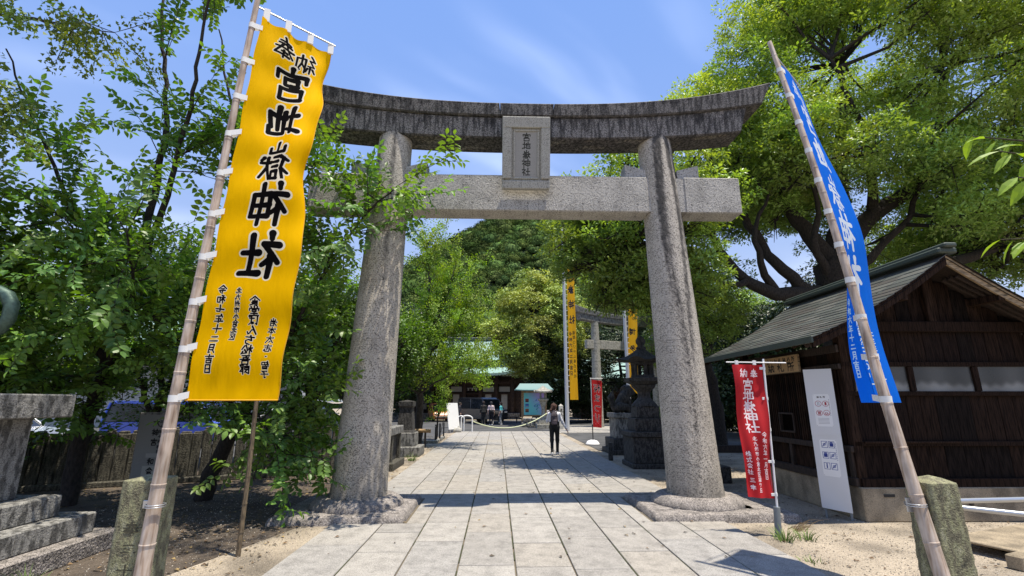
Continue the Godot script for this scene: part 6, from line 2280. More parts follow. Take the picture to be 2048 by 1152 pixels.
	# stone fence of upright slabs
	var fe := thing("stone_fence", "long fence of upright weathered stone slabs under the cherry trees", "fence", Vector3(-10.6, 0, -9.5))
	var a0 := Vector3.ZERO
	var a1 := Vector3(7.3, 0, -3.2)
	var dir := (a1 - a0).normalized()
	var bs := Basis(Vector3.UP, atan2(-dir.z, dir.x))
	var s := 0.0
	while s < (a1 - a0).length():
		var w := rnd(0.17, 0.24)
		var h := rnd(1.0, 1.12)
		var q := mb()
		var top := rnd(0.03, 0.07)
		var p := a0 + dir * (s + w / 2)
		q.box(p + Vector3(0, h / 2, 0), Vector3(w, h, 0.13), 0.02, bs * Basis(Vector3(0, 0, 1), rnd(-0.012, 0.012)))
		q.box(p + Vector3(0, h + top * 0.3, 0), Vector3(w * 0.8, top, 0.1), 0.02, bs)
		obj("slab", q, mats["stone_fence"], fe)
		s += w + rnd(0.006, 0.028)
	var fb := mb()
	fb.box((a0 + a1) / 2 + Vector3(0, 0.06, 0), Vector3((a1 - a0).length(), 0.12, 0.28), 0.02, bs)
	obj("footing", fb, mats["stone_fence"], fe)
	# stone objects at the left rim beyond the gate
	var tr := thing("stone_rail", "old stone rail of beam and posts just beyond the left pillar", "stone rail", Vector3(-2.78, 0, -13.4))
	for z in [-0.5, 0.5]:
		var q := mb()
		q.box(Vector3(0, 0.5, z), Vector3(0.2, 0.75, 0.16), 0.012)
		obj("post", q, mats["stone_fence"], tr)
	var bm := mb()
	bm.box(Vector3(0, 0.95, 0), Vector3(0.24, 0.2, 1.5), 0.015)
	obj("beam", bm, mats["stone_grey"], tr)
	var bb := mb()
	bb.box(Vector3(-0.02, 0.09, 0), Vector3(0.42, 0.2, 1.5), 0.02)
	obj("footing", bb, mats["stone_fence"], tr)
	var sl := mb()
	sl.box(Vector3(-0.04, 0.5, 0), Vector3(0.1, 0.75, 0.84), 0.01)
	obj("panel", sl, mats["stone_black"], tr)
	var ob := thing("stone_stump", "tapering stone stump on two stepped blocks beyond the stone rail", "stone stump", Vector3(-3.0, 0, -16.4))
	for q in [[1.1, 0.0, 0.3, "stone_grey"], [0.72, 0.3, 0.42, "stone_grey"]]:
		var m2 := mb()
		m2.box(Vector3(0, q[1] + q[2] / 2, 0), Vector3(q[0], q[2], q[0]), 0.02)
		obj("block", m2, mats[q[3]], ob)
	var sh := mb()
	sh.lathe([Vector2(0.44, 0.72), Vector2(0.36, 0.8), Vector2(0.28, 1.5), Vector2(0.34, 1.55), Vector2(0.34, 1.7), Vector2(0.0, 1.75)], Vector3.ZERO, 4, 0.0, true)
	obj("shaft", sh, mats["stone_black"], ob)
	var lr := thing("log_rail", "short varnished log rail tied in front of the tree trunk", "rail", Vector3(-3.0, 0, -19.1))
	var lg := mb()
	lg.tube([Vector3(-0.55, 0.62, 0), Vector3(0.45, 0.6, 0)], [0.07], 12)
	obj("log", lg, mats["wood_rail"], lr)
	for x in [-0.4, 0.25]:
		var l2 := mb()
		l2.tube([Vector3(x, 0, 0), Vector3(x, 0.56, 0)], [0.04], 8)
		obj("leg", l2, mats["bark"], lr)
	for k in 4:
		var q := mb()
		q.lathe([Vector2(0.035, 0.0), Vector2(0.035, 0.72), Vector2(0.0, 0.76)], Vector3.ZERO, 10)
		var p := obj("bollard", q, mats["black_metal"], null, Vector3(-2.62 + 0.1 * (k % 2), 0, -21.2 - k * 0.75))
		tag(p, "slim black metal post around the sapling bed, %s" % ["first past the log rail", "second past the log rail", "third past the log rail", "farthest, next to the signboard"][k], "bollard", "black posts around the sapling bed")
	var kr := mb()
	kr.box(Vector3(-3.0, 0.06, -20.9), Vector3(0.9, 0.12, 0.14), 0.015)
	kr.box(Vector3(-2.56, 0.055, -22.5), Vector3(0.12, 0.11, 3.1), 0.015)
	tag(obj("kerb", kr, mats["stone_light"]), "low pale kerb around the bed of the sapling and black posts", "kerb")
	# dark little stones right of the path
	var sp := mb()
	sp.box(Vector3(0, 0.25, 0), Vector3(0.12, 0.5, 0.12), 0.012)
	tag(obj("stone_post", sp, mats["stone_black"], null, Vector3(3.38, 0, -14.8)), "short dark stub post between the lion pedestal and the path", "stone post")
	var blk := mb()
	blk.box(Vector3(0, 0.17, 0), Vector3(0.34, 0.34, 0.5), 0.02)
	tag(obj("stone_block", blk, mats["stone_black"], null, Vector3(4.85, 0, -10.9)), "small dark block on the ground behind the right pillar's foot", "stone block")
	# light mast whose head shows over the beam on the left
	var ms := thing("light_mast", "tall grey mast with small floodlights seen above the gate's left end", "mast", Vector3(-9.9, 0, -25.0))
	var mp := mb()
	mp.tube([Vector3(0, 0, 0), Vector3(0, 15.9, 0)], [0.16, 0.09], 10)
	obj("pole", mp, mats["pole_grey"], ms)
	var ca := mb()
	ca.tube([Vector3(-0.9, 14.5, 0.3), Vector3(0.9, 14.35, -0.3)], [0.05], 8)
	ca.tube([Vector3(-0.8, 14.75, 0.25), Vector3(0.0, 14.7, 0)], [0.04], 8)
	ca.box(Vector3(0, 14.6, 0), Vector3(0.5, 0.3, 0.5), 0.05)
	obj("crossarm", ca, mats["pole_grey"], ms)
	for x in [-0.8, -0.35, 0.75]:
		var fl := mb()
		fl.box(Vector3(x, 14.75, 0.1), Vector3(0.3, 0.26, 0.2), 0.04, Basis(Vector3.RIGHT, 0.5))
		obj("floodlight", fl, mats["black_metal"], ms)
	# large pale roof glimpsed through the trees far left
	var fh := thing("long_hall", "long hall with pale green roof glimpsed through the cherry leaves", "hall", Vector3(-24.0, 0, -38.0))
	obj("roof", curved_roof(9.0, 5.0, 6.0, 4.6, 8.2, 0.5, 0.2, 1.3), mats["verdigris"], fh)
	var fw := mb()
	fw.box(Vector3(0, 2.35, 0), Vector3(15.0, 4.7, 7.0))
	obj("wall", fw, mats["white_plaster"], fh)
	# hedge with a white rail across the lane
	var hx := []
	var hc := []
	for k in 700:
		var p := Vector3(rnd(8.0, 20.0), rnd(0.1, 1.15), rnd(-28.6, -27.7))
		hx.append(Transform3D(look_basis(Vector3.UP + rdir() * 0.7, rnd(0, TAU)).scaled(Vector3.ONE * rnd(0.8, 1.3)), p))
		hc.append(tone(0.8, 2.0))
	var hd := thing("hedge", "low clipped hedge across the lane behind the right pillar", "hedge")
	scatter("foliage", spray_mesh("far"), mats["leaf_dark"], hx, hc, hd)
	var hr := mb()
	for k in 7:
		hr.tube([Vector3(8.0 + k * 2.0, 0, -29.0), Vector3(8.0 + k * 2.0, 1.35, -29.0)], [0.03], 6)
	hr.tube([Vector3(8.0, 1.32, -29.0), Vector3(20.0, 1.32, -29.0)], [0.03], 6)
	tag(obj("railing", hr, mats["white_paint"]), "white pipe railing behind the low hedge", "railing")

func post_shape(b: MB, w: float, h: float, cap: float) -> void:
	# weathered square post: slightly uneven sides, worn top edges
	var f := FastNoiseLite.new()
	f.seed = int(h * 1000)
	f.frequency = 3.0
	var rows := []
	var per := []
	var m := 8
	for side in 4:
		for k in m:
			var u := -1.0 + 2.0 * k / m
			var p: Vector2 = [Vector2(u, 1), Vector2(1, -u), Vector2(-u, -1), Vector2(-1, u)][side]
			if k == 0:
				p *= 0.95
			per.append(p * w / 2)
	var ys := []
	for i in 24:
		ys.append([h * i / 24.0, 1.0])
	ys += [[h - 0.008, 0.995], [h - 0.001, 0.975], [h + 0.002, 0.95], [h + cap * 0.6, 0.4], [h + cap, 0.02]]
	for y in ys:
		var row := []
		for p in per:
			var q: Vector2 = p * y[1] * (1.02 - 0.04 * y[0] / h)
			var nz := f.get_noise_3d(q.x * 4.0, y[0] * 4.0, q.y * 4.0) * 0.009 + f.get_noise_3d(q.x * 14.0, y[0] * 14.0, q.y * 14.0) * 0.004
			row.append(Vector3(q.x + nz, y[0] + nz * 0.5, q.y + nz))
		rows.append(row)
	b.surf(rows, true)

# ---------------------------------------------------------------- nobori banners
func bamboo_pole(t: Node3D, pts: Array, r0: float, r1: float, gap: float) -> void:
	var cv := Curve3D.new()
	for i in pts.size():
		var tan := Vector3.ZERO
		if i > 0 and i < pts.size() - 1:
			tan = (pts[i + 1] - pts[i - 1]) * 0.22
		cv.add_point(pts[i], -tan, tan)
	var len := cv.get_baked_length()
	var path_pts := []
	var rr := []
	var s := 0.0
	var knots := []
	var next := gap * 0.6
	while s < len:
		path_pts.append(cv.sample_baked(s))
		rr.append(lerpf(r0, r1, pow(s / len, 0.6)))
		s += 0.06
	while next < len:
		knots.append(next)
		next += gap * rnd(0.85, 1.15)
	var b := mb()
	b.tube(path_pts, rr, 16)
	var culm := obj("bamboo_pole", b, mats["bamboo"], t)
	for k in knots:
		var kb := mb()
		var r := lerpf(r0, r1, pow(k / len, 0.6))
		var p0 := cv.sample_baked(k - 0.012)
		var p1 := cv.sample_baked(minf(k + 0.012, len))
		kb.tube([p0, p0.lerp(p1, 0.25), p0.lerp(p1, 0.5), p0.lerp(p1, 0.75), p1], [r * 0.98, r * 1.07, r * 1.02, r * 1.09, r * 0.98], 16, false)
		obj("node", kb, mats["bamboo"], culm)

func banner_image(kind: String) -> Image:
	var im: Image
	if kind == "yellow" or kind == "blue":
		var yel := kind == "yellow"
		im = img(416, 2048, Color(1.0, 0.775, 0.0) if yel else Color(0.06, 0.43, 0.87))
		var ink := Color(0.055, 0.05, 0.06) if yel else Color(0.88, 0.9, 0.93)
		var edge := Color(0.95, 0.92, 0.86) if yel else Color(0, 0, 0, 0)
		column(im, "奉", 268, 120, 1, 130, 7.0, ink, edge, 6.0, 0.82)
		column(im, "納", 138, 160, 1, 130, 6.0, ink, edge, 6.0, 0.82)
		for k in 5:
			column(im, "宮地嶽神社"[k], 192, [330, 590, 850, 1100, 1365][k], 1, 218, [13.0, 14.0, 9.5, 13.0, 14.5][k], ink, edge, 8.5, 0.80)
		column(im, "令和七年十二月吉日" if yel else "令和六年十二月吉日", 336, 1540, 46, 40, 2.9, ink, edge, 3.0, 0.95)
		column(im, "北九州市小倉北区", 254, 1545, 31, 27, 1.9, ink, edge, 2.4, 0.95)
		column(im, "食堂ぱんち松吾郎" if yel else "株式会社二三〇|一", 172, 1595, 45, 44, 3.0, ink, edge, 3.0, 1.0)
		column(im, "岩本太志・智子" if yel else "二三三二〇|一", 82, 1690, 40, 34, 2.2, ink, edge, 2.6, 0.95)
	elif kind == "red":
		im = img(256, 1040, Color(0.70, 0.035, 0.085))
		var ink := Color(0.93, 0.9, 0.9)
		column(im, "奉", 182, 70, 1, 66, 4.0, ink)
		column(im, "納", 78, 70, 1, 66, 3.4, ink)
		column(im, "宮地嶽神社", 118, 160, 86, 84, 5.2, ink, Color(0, 0, 0, 0), 0, 1.1)
		column(im, "令和六年一月吉日", 196, 560, 46, 40, 2.3, ink)
		column(im, "北九州市小倉北区緑ヶ丘", 122, 592, 39, 32, 1.9, ink)
		column(im, "株式会社", 48, 712, 46, 38, 2.3, ink)
		column(im, "三幸", 56, 910, 56, 38, 2.3, ink)
		im.fill_rect(Rect2i(243, 860, 5, 130), Color(0.8, 0.5, 0.5))
	elif kind == "tall":
		im = img(128, 2048, Color(0.96, 0.73, 0.06))
		var ink := Color(0.04, 0.08, 0.22)
		var dk := disk(24.0, Color(0.16, 0.4, 0.2))
		im.blend_rect(dk, Rect2i(0, 0, dk.get_width(), dk.get_height()), Vector2i(38, 130))
		var dk2 := disk(12.0, Color(0.96, 0.73, 0.06))
		im.blend_rect(dk2, Rect2i(0, 0, dk2.get_width(), dk2.get_height()), Vector2i(50, 142))
		column(im, "宮地嶽神社", 62, 320, 190, 96, 6.5, ink, Color(0, 0, 0, 0), 0, 0.9)
		column(im, "令和六年二月吉日", 92, 1260, 68, 46, 3.0, ink)
		column(im, "福岡ロジテム株式会社", 34, 1245, 58, 40, 2.3, Color(0.35, 0.28, 0.06))
	elif kind == "tall2":
		im = img(128, 2048, Color(0.96, 0.73, 0.06))
		var ink := Color(0.06, 0.08, 0.16)
		column(im, "奉納宮地", 62, 200, 190, 96, 6.5, ink, Color(0, 0, 0, 0), 0, 0.9)
		column(im, "令和", 36, 1060, 90, 50, 3.0, Color(0.3, 0.25, 0.06))
		column(im, "博多", 70, 1330, 230, 84, 5.0, ink)
	else:
		im = img(128, 520, Color(0.75, 0.06, 0.08))
		for k in 26:
			var dk := disk(snappedf(rnd(3.0, 7.0), 0.5), Color(0.88, 0.36, 0.4))
			im.blend_rect(dk, Rect2i(0, 0, 30, 30), Vector2i(rng.randi() % 120, 380 + rng.randi() % 130))
		column(im, "桜まつり", 62, 90, 108, 84, 4.0, Color(0.05, 0.03, 0.04), Color(0.95, 0.85, 0.85), 2.5, 0.95)
	return im

func cloth(rows: Array, mirrored: bool) -> MB:
	var b := mb()
	b.surf(rows)
	if mirrored:
		for i in b.uv.size():
			b.uv[i].x = 1.0 - b.uv[i].x
	return b

func strap(b: MB, pole: Vector3, r: float, to: Vector3, h: float) -> void:
	# a white tab wrapped round the pole with its ends sewn to the cloth
	b.tube([pole + Vector3(0, -h / 2, 0), pole + Vector3(0, h / 2, 0)], [r], 14, false)
	var d := (to - pole)
	d.y = 0
	var n := d.normalized().cross(Vector3.UP) * r * 0.9
	for s in [-1.0, 1.0]:
		var a: Vector3 = pole + n * s
		var e: Vector3 = to + n.normalized() * 0.006 * s
		b.quad(a + Vector3(0, -h / 2, 0), e + Vector3(0, -h / 2, 0), e + Vector3(0, h / 2, 0), a + Vector3(0, h / 2, 0))

func banners() -> void:
	# ------------------------------------------------ yellow banner on the left
	var t := thing("nobori_banner", "tall yellow banner with bold black brush letters on a bamboo pole at left", "banner")
	var pole := [Vector3(-2.70, 0.0, -4.1), Vector3(-2.655, 1.71, -4.1), Vector3(-2.58, 3.34, -4.1), Vector3(-2.52, 4.69, -4.1), Vector3(-2.46, 5.85, -4.1)]
	bamboo_pole(t, pole, 0.064, 0.025, 0.42)
	var on := func(h: float) -> Vector3:
		for i in 4:
			if h <= pole[i + 1].y or i == 3:
				return pole[i].lerp(pole[i + 1], (h - pole[i].y) / (pole[i + 1].y - pole[i].y))
		return pole[4]
	var rows := []
	var n := 84
	var m := 34
	for i in n + 1:
		var v := float(i) / n
		var h := 5.50 - 3.79 * v
		var p: Vector3 = on.call(h)
		var row := []
		var phi := lerpf(0.62, 0.10, smoothstep(0.0, 0.75, v))
		var x := 0.055 + 0.022 * sin(v * 40.0) * 0.3
		var z := 0.0
		for j in m + 1:
			var u := float(j) / m
			var amp := 0.62 * exp(-pow((v - 0.34) / 0.2, 2.0)) + 0.2
			var a := phi + amp * sin(u * 7.2 + v * 5.0 - 1.2) * smoothstep(0.05, 0.5, u) + 0.35 * exp(-v * 9.0) * sin(u * 19.0)
			a += 1.15 * smoothstep(0.72, 1.0, u) * exp(-pow((v - 0.10) / 0.10, 2.0)) + 0.7 * smoothstep(0.75, 1.0, u) * exp(-pow((v - 0.47) / 0.10, 2.0))
			a += 0.10 * sin(v * 46.0 + u * 6.0) * exp(-u * 7.0)
			x += cos(a) * 0.725 / m
			z -= sin(a) * 0.725 / m
			var sag := -0.02 * sin(u * PI * 3.0) * sin(u * PI * 3.0) * exp(-v * 25.0) - 0.075 * u * exp(-v * 5.0)
			row.append(p + Vector3(x, sag + 0.012 * u * sin(v * 3.0), z + 0.006 * sin(u * 23.0 + v * 31.0) * smoothstep(0.85, 1.0, v)))
		rows.append(row)
	var ym := image_mat("banner_yellow", banner_image("yellow"), 0.75, Color(1.0, 0.92, 0.4) * 0.9)
	ym.metallic_specular = 0.15
	relief(ym, noise_tex("creases", FastNoiseLite.TYPE_SIMPLEX_SMOOTH, 0.016, [[0.0, 0.0], [1.0, 1.0]], 256, 4), 0.9)
	var cl := obj("cloth", cloth(rows, true), ym, t)
	var hem := mb()
	hem.tube(rows[n], [0.006], 5, false)
	var right := []
	for r in rows:
		right.append(r[m])
	hem.tube(right, [0.004], 5, false)
	obj("hem", hem, mat("hem_gold", lin(0.62, 0.32, 0.01), 0.8), cl)
	for k in 10:
		var h := 5.36 - k * 0.404
		var i := int((5.50 - h) / 3.79 * n)
		var tb := mb()
		strap(tb, on.call(h), lerpf(0.064, 0.025, pow(h / 5.85, 0.6)) + 0.004, rows[mini(i, n)][1], 0.055)
		obj("loop", tb, mats["tab_white"], t)
	var rod := mb()
	var r0: Vector3 = on.call(5.62) + Vector3(-0.03, 0, 0)
	var r1: Vector3 = rows[0][m] + Vector3(0.04, 0.10, 0)
	rod.tube([r0, r1], [0.009], 8)
	obj("cross_rod", rod, mats["steel"], t)
	for k in 4:
		var u: float = [0.06, 0.36, 0.68, 0.98][k]
		var e: Vector3 = rows[0][int(u * m)]
		var q: Vector3 = r0.lerp(r1, 0.1 + 0.87 * u)
		var tb := mb()
		tb.box((e + q) / 2.0, Vector3(0.06, (q - e).length() + 0.03, 0.02), 0.003, Basis(Vector3.UP, 0.45))
		obj("loop", tb, mats["tab_white"], t)
	# ------------------------------------------------ blue banner on the right, almost edge-on
	t = thing("nobori_banner", "tall blue banner with white letters twisted edge-on on a leaning bamboo pole", "banner")
	var bp := [Vector3(3.565, 0.0, -4.06), Vector3(3.42, 1.76, -4.25), Vector3(3.44, 2.86, -4.4), Vector3(3.39, 4.31, -4.6), Vector3(3.27, 5.95, -4.82)]
	bp[1].x = 3.455
	bamboo_pole(t, bp, 0.062, 0.025, 0.36)
	var on2 := func(h: float) -> Vector3:
		for i in 4:
			if h <= bp[i + 1].y or i == 3:
				return bp[i].lerp(bp[i + 1], (h - bp[i].y) / (bp[i + 1].y - bp[i].y))
		return bp[4]
	rows = []
	for i in n + 1:
		var v := float(i) / n
		var h := 5.62 - 3.93 * v
		var p: Vector3 = on2.call(h)
		var row := []
		var q := Vector3(0.05, 0, -0.02).lerp(Vector3(-0.02, 0, -0.06), smoothstep(0.5, 0.9, v))
		for j in m + 1:
			var u := float(j) / m
			var da := Vector3(0.83, 0, -0.555).lerp(Vector3(0.70, 0, -0.71), smoothstep(0.1, 0.5, v)).lerp(Vector3(0.08, 0, -0.99), smoothstep(0.5, 0.95, v))
			var db := Vector3(0.72, 0, -0.69).lerp(Vector3(0.86, 0, -0.51), smoothstep(0.1, 0.5, v)).lerp(Vector3(0.97, 0, -0.2), smoothstep(0.6, 1.0, v))
			var d := da.lerp(db, smoothstep(0.22, 0.4, u)).normalized()
			d = d.rotated(Vector3.UP, 0.15 * sin(u * 9.0 + v * 6.0) * smoothstep(0.02, 0.3, v))
			q += d * 0.72 / m
			row.append(p + q + Vector3(0, -0.05 * u * exp(-v * 5.0), 0))
		rows.append(row)
	var bm := image_mat("banner_blue", banner_image("blue"), 0.7, Color(0.6, 0.85, 1.0) * 0.9)
	bm.metallic_specular = 0.2
	relief(bm, tex["creases"], 0.9)
	obj("cloth", cloth(rows, true), bm, t)
	for k in 11:
		var h := 5.5 - k * 0.378
		var i := int((5.62 - h) / 3.93 * n)
		var tb := mb()
		strap(tb, on2.call(h), lerpf(0.062, 0.025, pow(h / 5.95, 0.6)) + 0.004, rows[mini(i, n)][2], 0.055)
		obj("loop", tb, mats["tab_white"], t)
	rod = mb()
	rod.tube([on2.call(5.78), rows[0][m] + Vector3(0, 0.1, 0)], [0.008], 8)
	obj("cross_rod", rod, mats["steel"], t)
	# ------------------------------------------------ red banner by the hut
	t = thing("nobori_banner", "red banner with white letters on a white pole in a grey socket pipe", "banner", Vector3(3.66, 0, -6.6))
	var wp := mb()
	wp.tube([Vector3(0, 0.1, 0), Vector3(0.06, 2.28, 0)], [0.0135], 10)
	obj("pole", wp, mats["white_paint"], t)
	var so := mb()
	so.tube([Vector3(-0.02, 0, 0), Vector3(0.0, 0.36, 0)], [0.042], 14)
	obj("socket_pipe", so, mats["pvc_grey"], t)
	var cr := mb()
	cr.tube([Vector3(-0.47, 2.235, 0.0), Vector3(0.36, 2.225, 0.03)], [0.008], 8)
	obj("cross_rod", cr, mats["white_paint"], t)
	rows = []
	for i in 61:
		var v := i / 60.0
		var row := []
		for j in 25:
			var u := j / 24.0
			var wdt := lerpf(0.435, 0.40, v) * (1.0 - 0.13 * smoothstep(0.3, 0.9, v))
			var xr := 0.04 - 0.045 * v
			var z := 0.03 * sin(u * 5.5 + v * 6.0) + 0.02 * sin(v * 11.0 + u * 3.0) + 0.012 * sin(u * 14.0 - v * 4.0)
			row.append(Vector3(xr - wdt * (1.0 - u), 2.2 - 1.74 * v + 0.02 * (1.0 - u) * v, z))
		rows.append(row)
	obj("cloth", cloth(rows, false), image_mat("banner_red", banner_image("red"), 0.75, Color(1.0, 0.5, 0.5) * 0.5), t)
	for k in 5:
		var h := 2.15 - k * 0.41
		var tb := mb()
		tb.tube([Vector3(0.06 * h / 2.28, h - 0.02, 0), Vector3(0.06 * h / 2.28, h + 0.02, 0)], [0.018], 10)
		tb.box(Vector3(0.06 * h / 2.28 - 0.03, h, 0.0), Vector3(0.07, 0.035, 0.008), 0.002)
		obj("loop", tb, mats["tab_white"], t)
	for x in [-0.33, -0.08]:
		var tb := mb()
		tb.box(Vector3(x, 2.225, 0.01), Vector3(0.045, 0.06, 0.024), 0.004)
		obj("loop", tb, mats["tab_white"], t)
	# ------------------------------------------------ tall yellow banners on steel masts far behind
	for q in [[Vector3(4.12, 0, -28.8), 0.0, "tall", "very tall yellow banner with blue letters on a steel mast by the pavement", 0.48], [Vector3(7.86, 0, -28.9), 0.1, "tall2", "tall yellow banner hanging before the second gate, its foot blown sideways", 0.56]]:
		t = thing("tall_banner", q[3], "banner", q[0])
		var ms := mb()
		ms.tube([Vector3.ZERO, Vector3(0, 1.0, 0), Vector3(0, 12.6, 0)], [0.12, 0.115, 0.08], 12)
		obj("mast", ms, mats["pole_grey"], t)
		rows = []
		for i in 61:
			var v := i / 60.0
			var row := []
			for j in 13:
				var u := j / 12.0
				var y := 12.0 - (10.2 if q[2] == "tall" else 9.4) * v - (0.6 * u * smoothstep(0.75, 1.0, v) if q[2] == "tall2" else 0.0)
				row.append(Vector3(0.19 + q[4] * u + q[1] * sin(v * 5.0), y, 0.05 * sin(u * 6.0 + v * 14.0)))
			rows.append(row)
		obj("cloth", cloth(rows, true), image_mat("banner_" + q[2], banner_image(q[2]), 0.75, Color(1.0, 0.86, 0.5) * 0.8), t)
		for k in 30:
			var y := 11.8 - k * 0.33
			var tb := mb()
			tb.box(Vector3(0.15, y, 0), Vector3(0.1, 0.035, 0.03), 0.005)
			obj("loop", tb, mats["tab_white"], t)
	# ------------------------------------------------ red festival banner on a water-filled foot
	t = thing("nobori_banner", "small red festival banner on a thin pole with round white foot", "banner", Vector3(3.86, 0, -19.9))
	var fp := mb()
	fp.tube([Vector3(0, 0.1, 0), Vector3(0.0, 0.8, 0)], [0.02], 8)
	obj("sleeve", fp, mats["black_metal"], t)
	var fp2 := mb()
	fp2.tube([Vector3(0, 0.8, 0), Vector3(0.0, 2.66, 0)], [0.013], 8)
	fp2.tube([Vector3(-0.03, 2.63, 0), Vector3(0.5, 2.63, 0)], [0.01], 8)
	obj("pole", fp2, mats["white_paint"], t)
	var ft := mb()
	ft.lathe([Vector2(0.27, 0.02), Vector2(0.28, 0.06), Vector2(0.2, 0.16), Vector2(0.08, 0.2), Vector2(0.0, 0.2)], Vector3(-0.02, 0, 0), 20)
	obj("foot", ft, mats["white_paint"], t)
	rows = []
	for i in 31:
		var v := i / 30.0
		var row := []
		for j in 13:
			var u := j / 12.0
			row.append(Vector3(0.03 + 0.43 * u * (1.0 - 0.2 * v), 2.58 - 1.88 * v - 0.04 * u, 0.03 * sin(u * 6.0 + v * 5.0)))
		rows.append(row)
	obj("cloth", cloth(rows, true), image_mat("banner_festival", banner_image("festival"), 0.75, Color(1.0, 0.5, 0.5) * 0.5), t)
	# ------------------------------------------------ white notice panel on legs by the hut corner
	t = thing("notice_stand", "tall white vinyl notice panel with red and blue pictograms at the hut corner", "notice board", Vector3(5.07, 0, -7.5))
	var bs := Basis(Vector3.UP, atan2(-0.25, 0.23) * -1.0 - PI / 2 + 0.0)
	t.rotation.y = -0.827
	for x in [-0.15, 0.17]:
		var lg := mb()
		lg.box(Vector3(x, 0.55, -0.02), Vector3(0.03, 1.1, 0.03), 0.003)
		obj("leg", lg, mats["pvc_grey"], t)
	for q in [[1.19, 2.2, "upper"], [0.14, 1.195, "lower"]]:
		rows = []
		for i in 21:
			var v := i / 20.0
			var row := []
			for j in 9:
				var u := j / 8.0
				var y := lerpf(q[1], q[0], v)
				row.append(Vector3(lerpf(-0.19, 0.20, u), y - (0.03 * u * v if q[2] == "lower" else 0.0), 0.012 + 0.004 * sin(y * 9.0 + u * 3.0) * sin(u * PI) + (0.006 if q[2] == "upper" else 0.0)))
			rows.append(row)
		var im := img(200, 520, Color(0.80, 0.81, 0.82))
		notice_print(im, q[2] == "upper")
		obj("vinyl_sheet", cloth(rows, false), image_mat("notice_" + q[2], im, 0.4), t)
	var bk := mb()
	bk.box(Vector3(0.005, 1.17, -0.004), Vector3(0.37, 2.02, 0.02), 0.004)
	obj("panel", bk, mats["white_paint"], t)

func ring(im: Image, c: Vector2, r: float, col: Color, w: float) -> void:
	for k in 60:
		var p := c + Vector2.from_angle(TAU * k / 60.0) * r
		var dk := disk(w, col)
		im.blend_rect(dk, Rect2i(0, 0, dk.get_width(), dk.get_height()), Vector2i(p) - Vector2i.ONE * (dk.get_width() / 2))

func line(im: Image, a: Vector2, b: Vector2, col: Color, w: float) -> void:
	var dk := disk(w, col)
	for k in 41:
		var p := a.lerp(b, k / 40.0)
		im.blend_rect(dk, Rect2i(0, 0, dk.get_width(), dk.get_height()), Vector2i(p) - Vector2i.ONE * (dk.get_width() / 2))

func notice_print(im: Image, upper: bool) -> void:
	var paper := Rect2i(44, 200, 116, 250) if upper else Rect2i(44, 30, 116, 260)
	im.fill_rect(paper, Color(0.88, 0.885, 0.89))
	for k in 4:
		var p := Vector2(paper.position.x + (4 if k % 2 == 0 else paper.size.x - 4), paper.position.y + (5 if k < 2 else paper.size.y - 5))
		line(im, p, p, Color(0.2, 0.2, 0.2), 1.5)
	var red := Color(0.6, 0.08, 0.12)
	var blue := Color(0.06, 0.18, 0.5)
	if upper:
		column(im, "納札所", 82, 220, 1, 1, 1.0, Color(0.2, 0.2, 0.2))
		for i in 3:
			glyph(im, "納札所"[i], Vector2(78 + i * 22, 222), 14, 13, 0.9, Color(0.25, 0.25, 0.25))
		for k in 4:
			var c := Vector2(76 + 50 * (k % 2), 274 + 72 * (k / 2))
			ring(im, c, 21, red, 1.5)
			match k:
				0:
					line(im, c + Vector2(-4, -12), c + Vector2(-4, 12), Color(0.4, 0.4, 0.42), 1.5)
					line(im, c + Vector2(5, -12), c + Vector2(5, 12), Color(0.4, 0.4, 0.42), 1.5)
				1:
					im.fill_rect(Rect2i(int(c.x) - 6, int(c.y) - 12, 13, 24), red)
				2:
					for x in [-9, -2, 5]:
						im.fill_rect(Rect2i(int(c.x) + x, int(c.y) - 8, 5, 22), red)
					im.fill_rect(Rect2i(int(c.x) - 13, int(c.y) - 11, 27, 5), red)
				3:
					ring(im, c + Vector2(-2, 3), 9, red, 1.2)
					line(im, c + Vector2(-14, 8), c + Vector2(14, 8), red, 2.0)
		for k in 5:
			im.fill_rect(Rect2i(62, 386 + k * 10, 76, 3), Color(0.6, 0.6, 0.62))
		for k in 11:
			im.fill_rect(Rect2i(150, 240 + k * 12, 4, 7), Color(0.5, 0.5, 0.52))
	else:
		for k in 6:
			var c := Vector2(76 + 48 * (k % 2), 66 + 76 * (k / 2))
			for e in [[-19, -22, 19, -22], [19, -22, 19, 22], [19, 22, -19, 22], [-19, 22, -19, -22]]:
				line(im, c + Vector2(e[0], e[1]), c + Vector2(e[2], e[3]), blue, 1.5)
			if k in [1, 2]:
				im.fill_rect(Rect2i(int(c.x) - 12, int(c.y) - 10, 25, 24), blue)
				line(im, c + Vector2(-8, -15), c + Vector2(8, -15), blue, 3.0)
			elif k == 4:
				im.fill_rect(Rect2i(int(c.x) - 4, int(c.y) - 8, 8, 24), blue)
				line(im, c + Vector2(0, -14), c + Vector2(0, -13), blue, 4.0)
			else:
				line(im, c + Vector2(-13, 14), c + Vector2(13, -14), blue, 2.0)
				ring(im, c, 8, blue, 1.5)
		for k in 9:
			im.fill_rect(Rect2i(150, 56 + k * 14, 4, 8), Color(0.4, 0.45, 0.6))

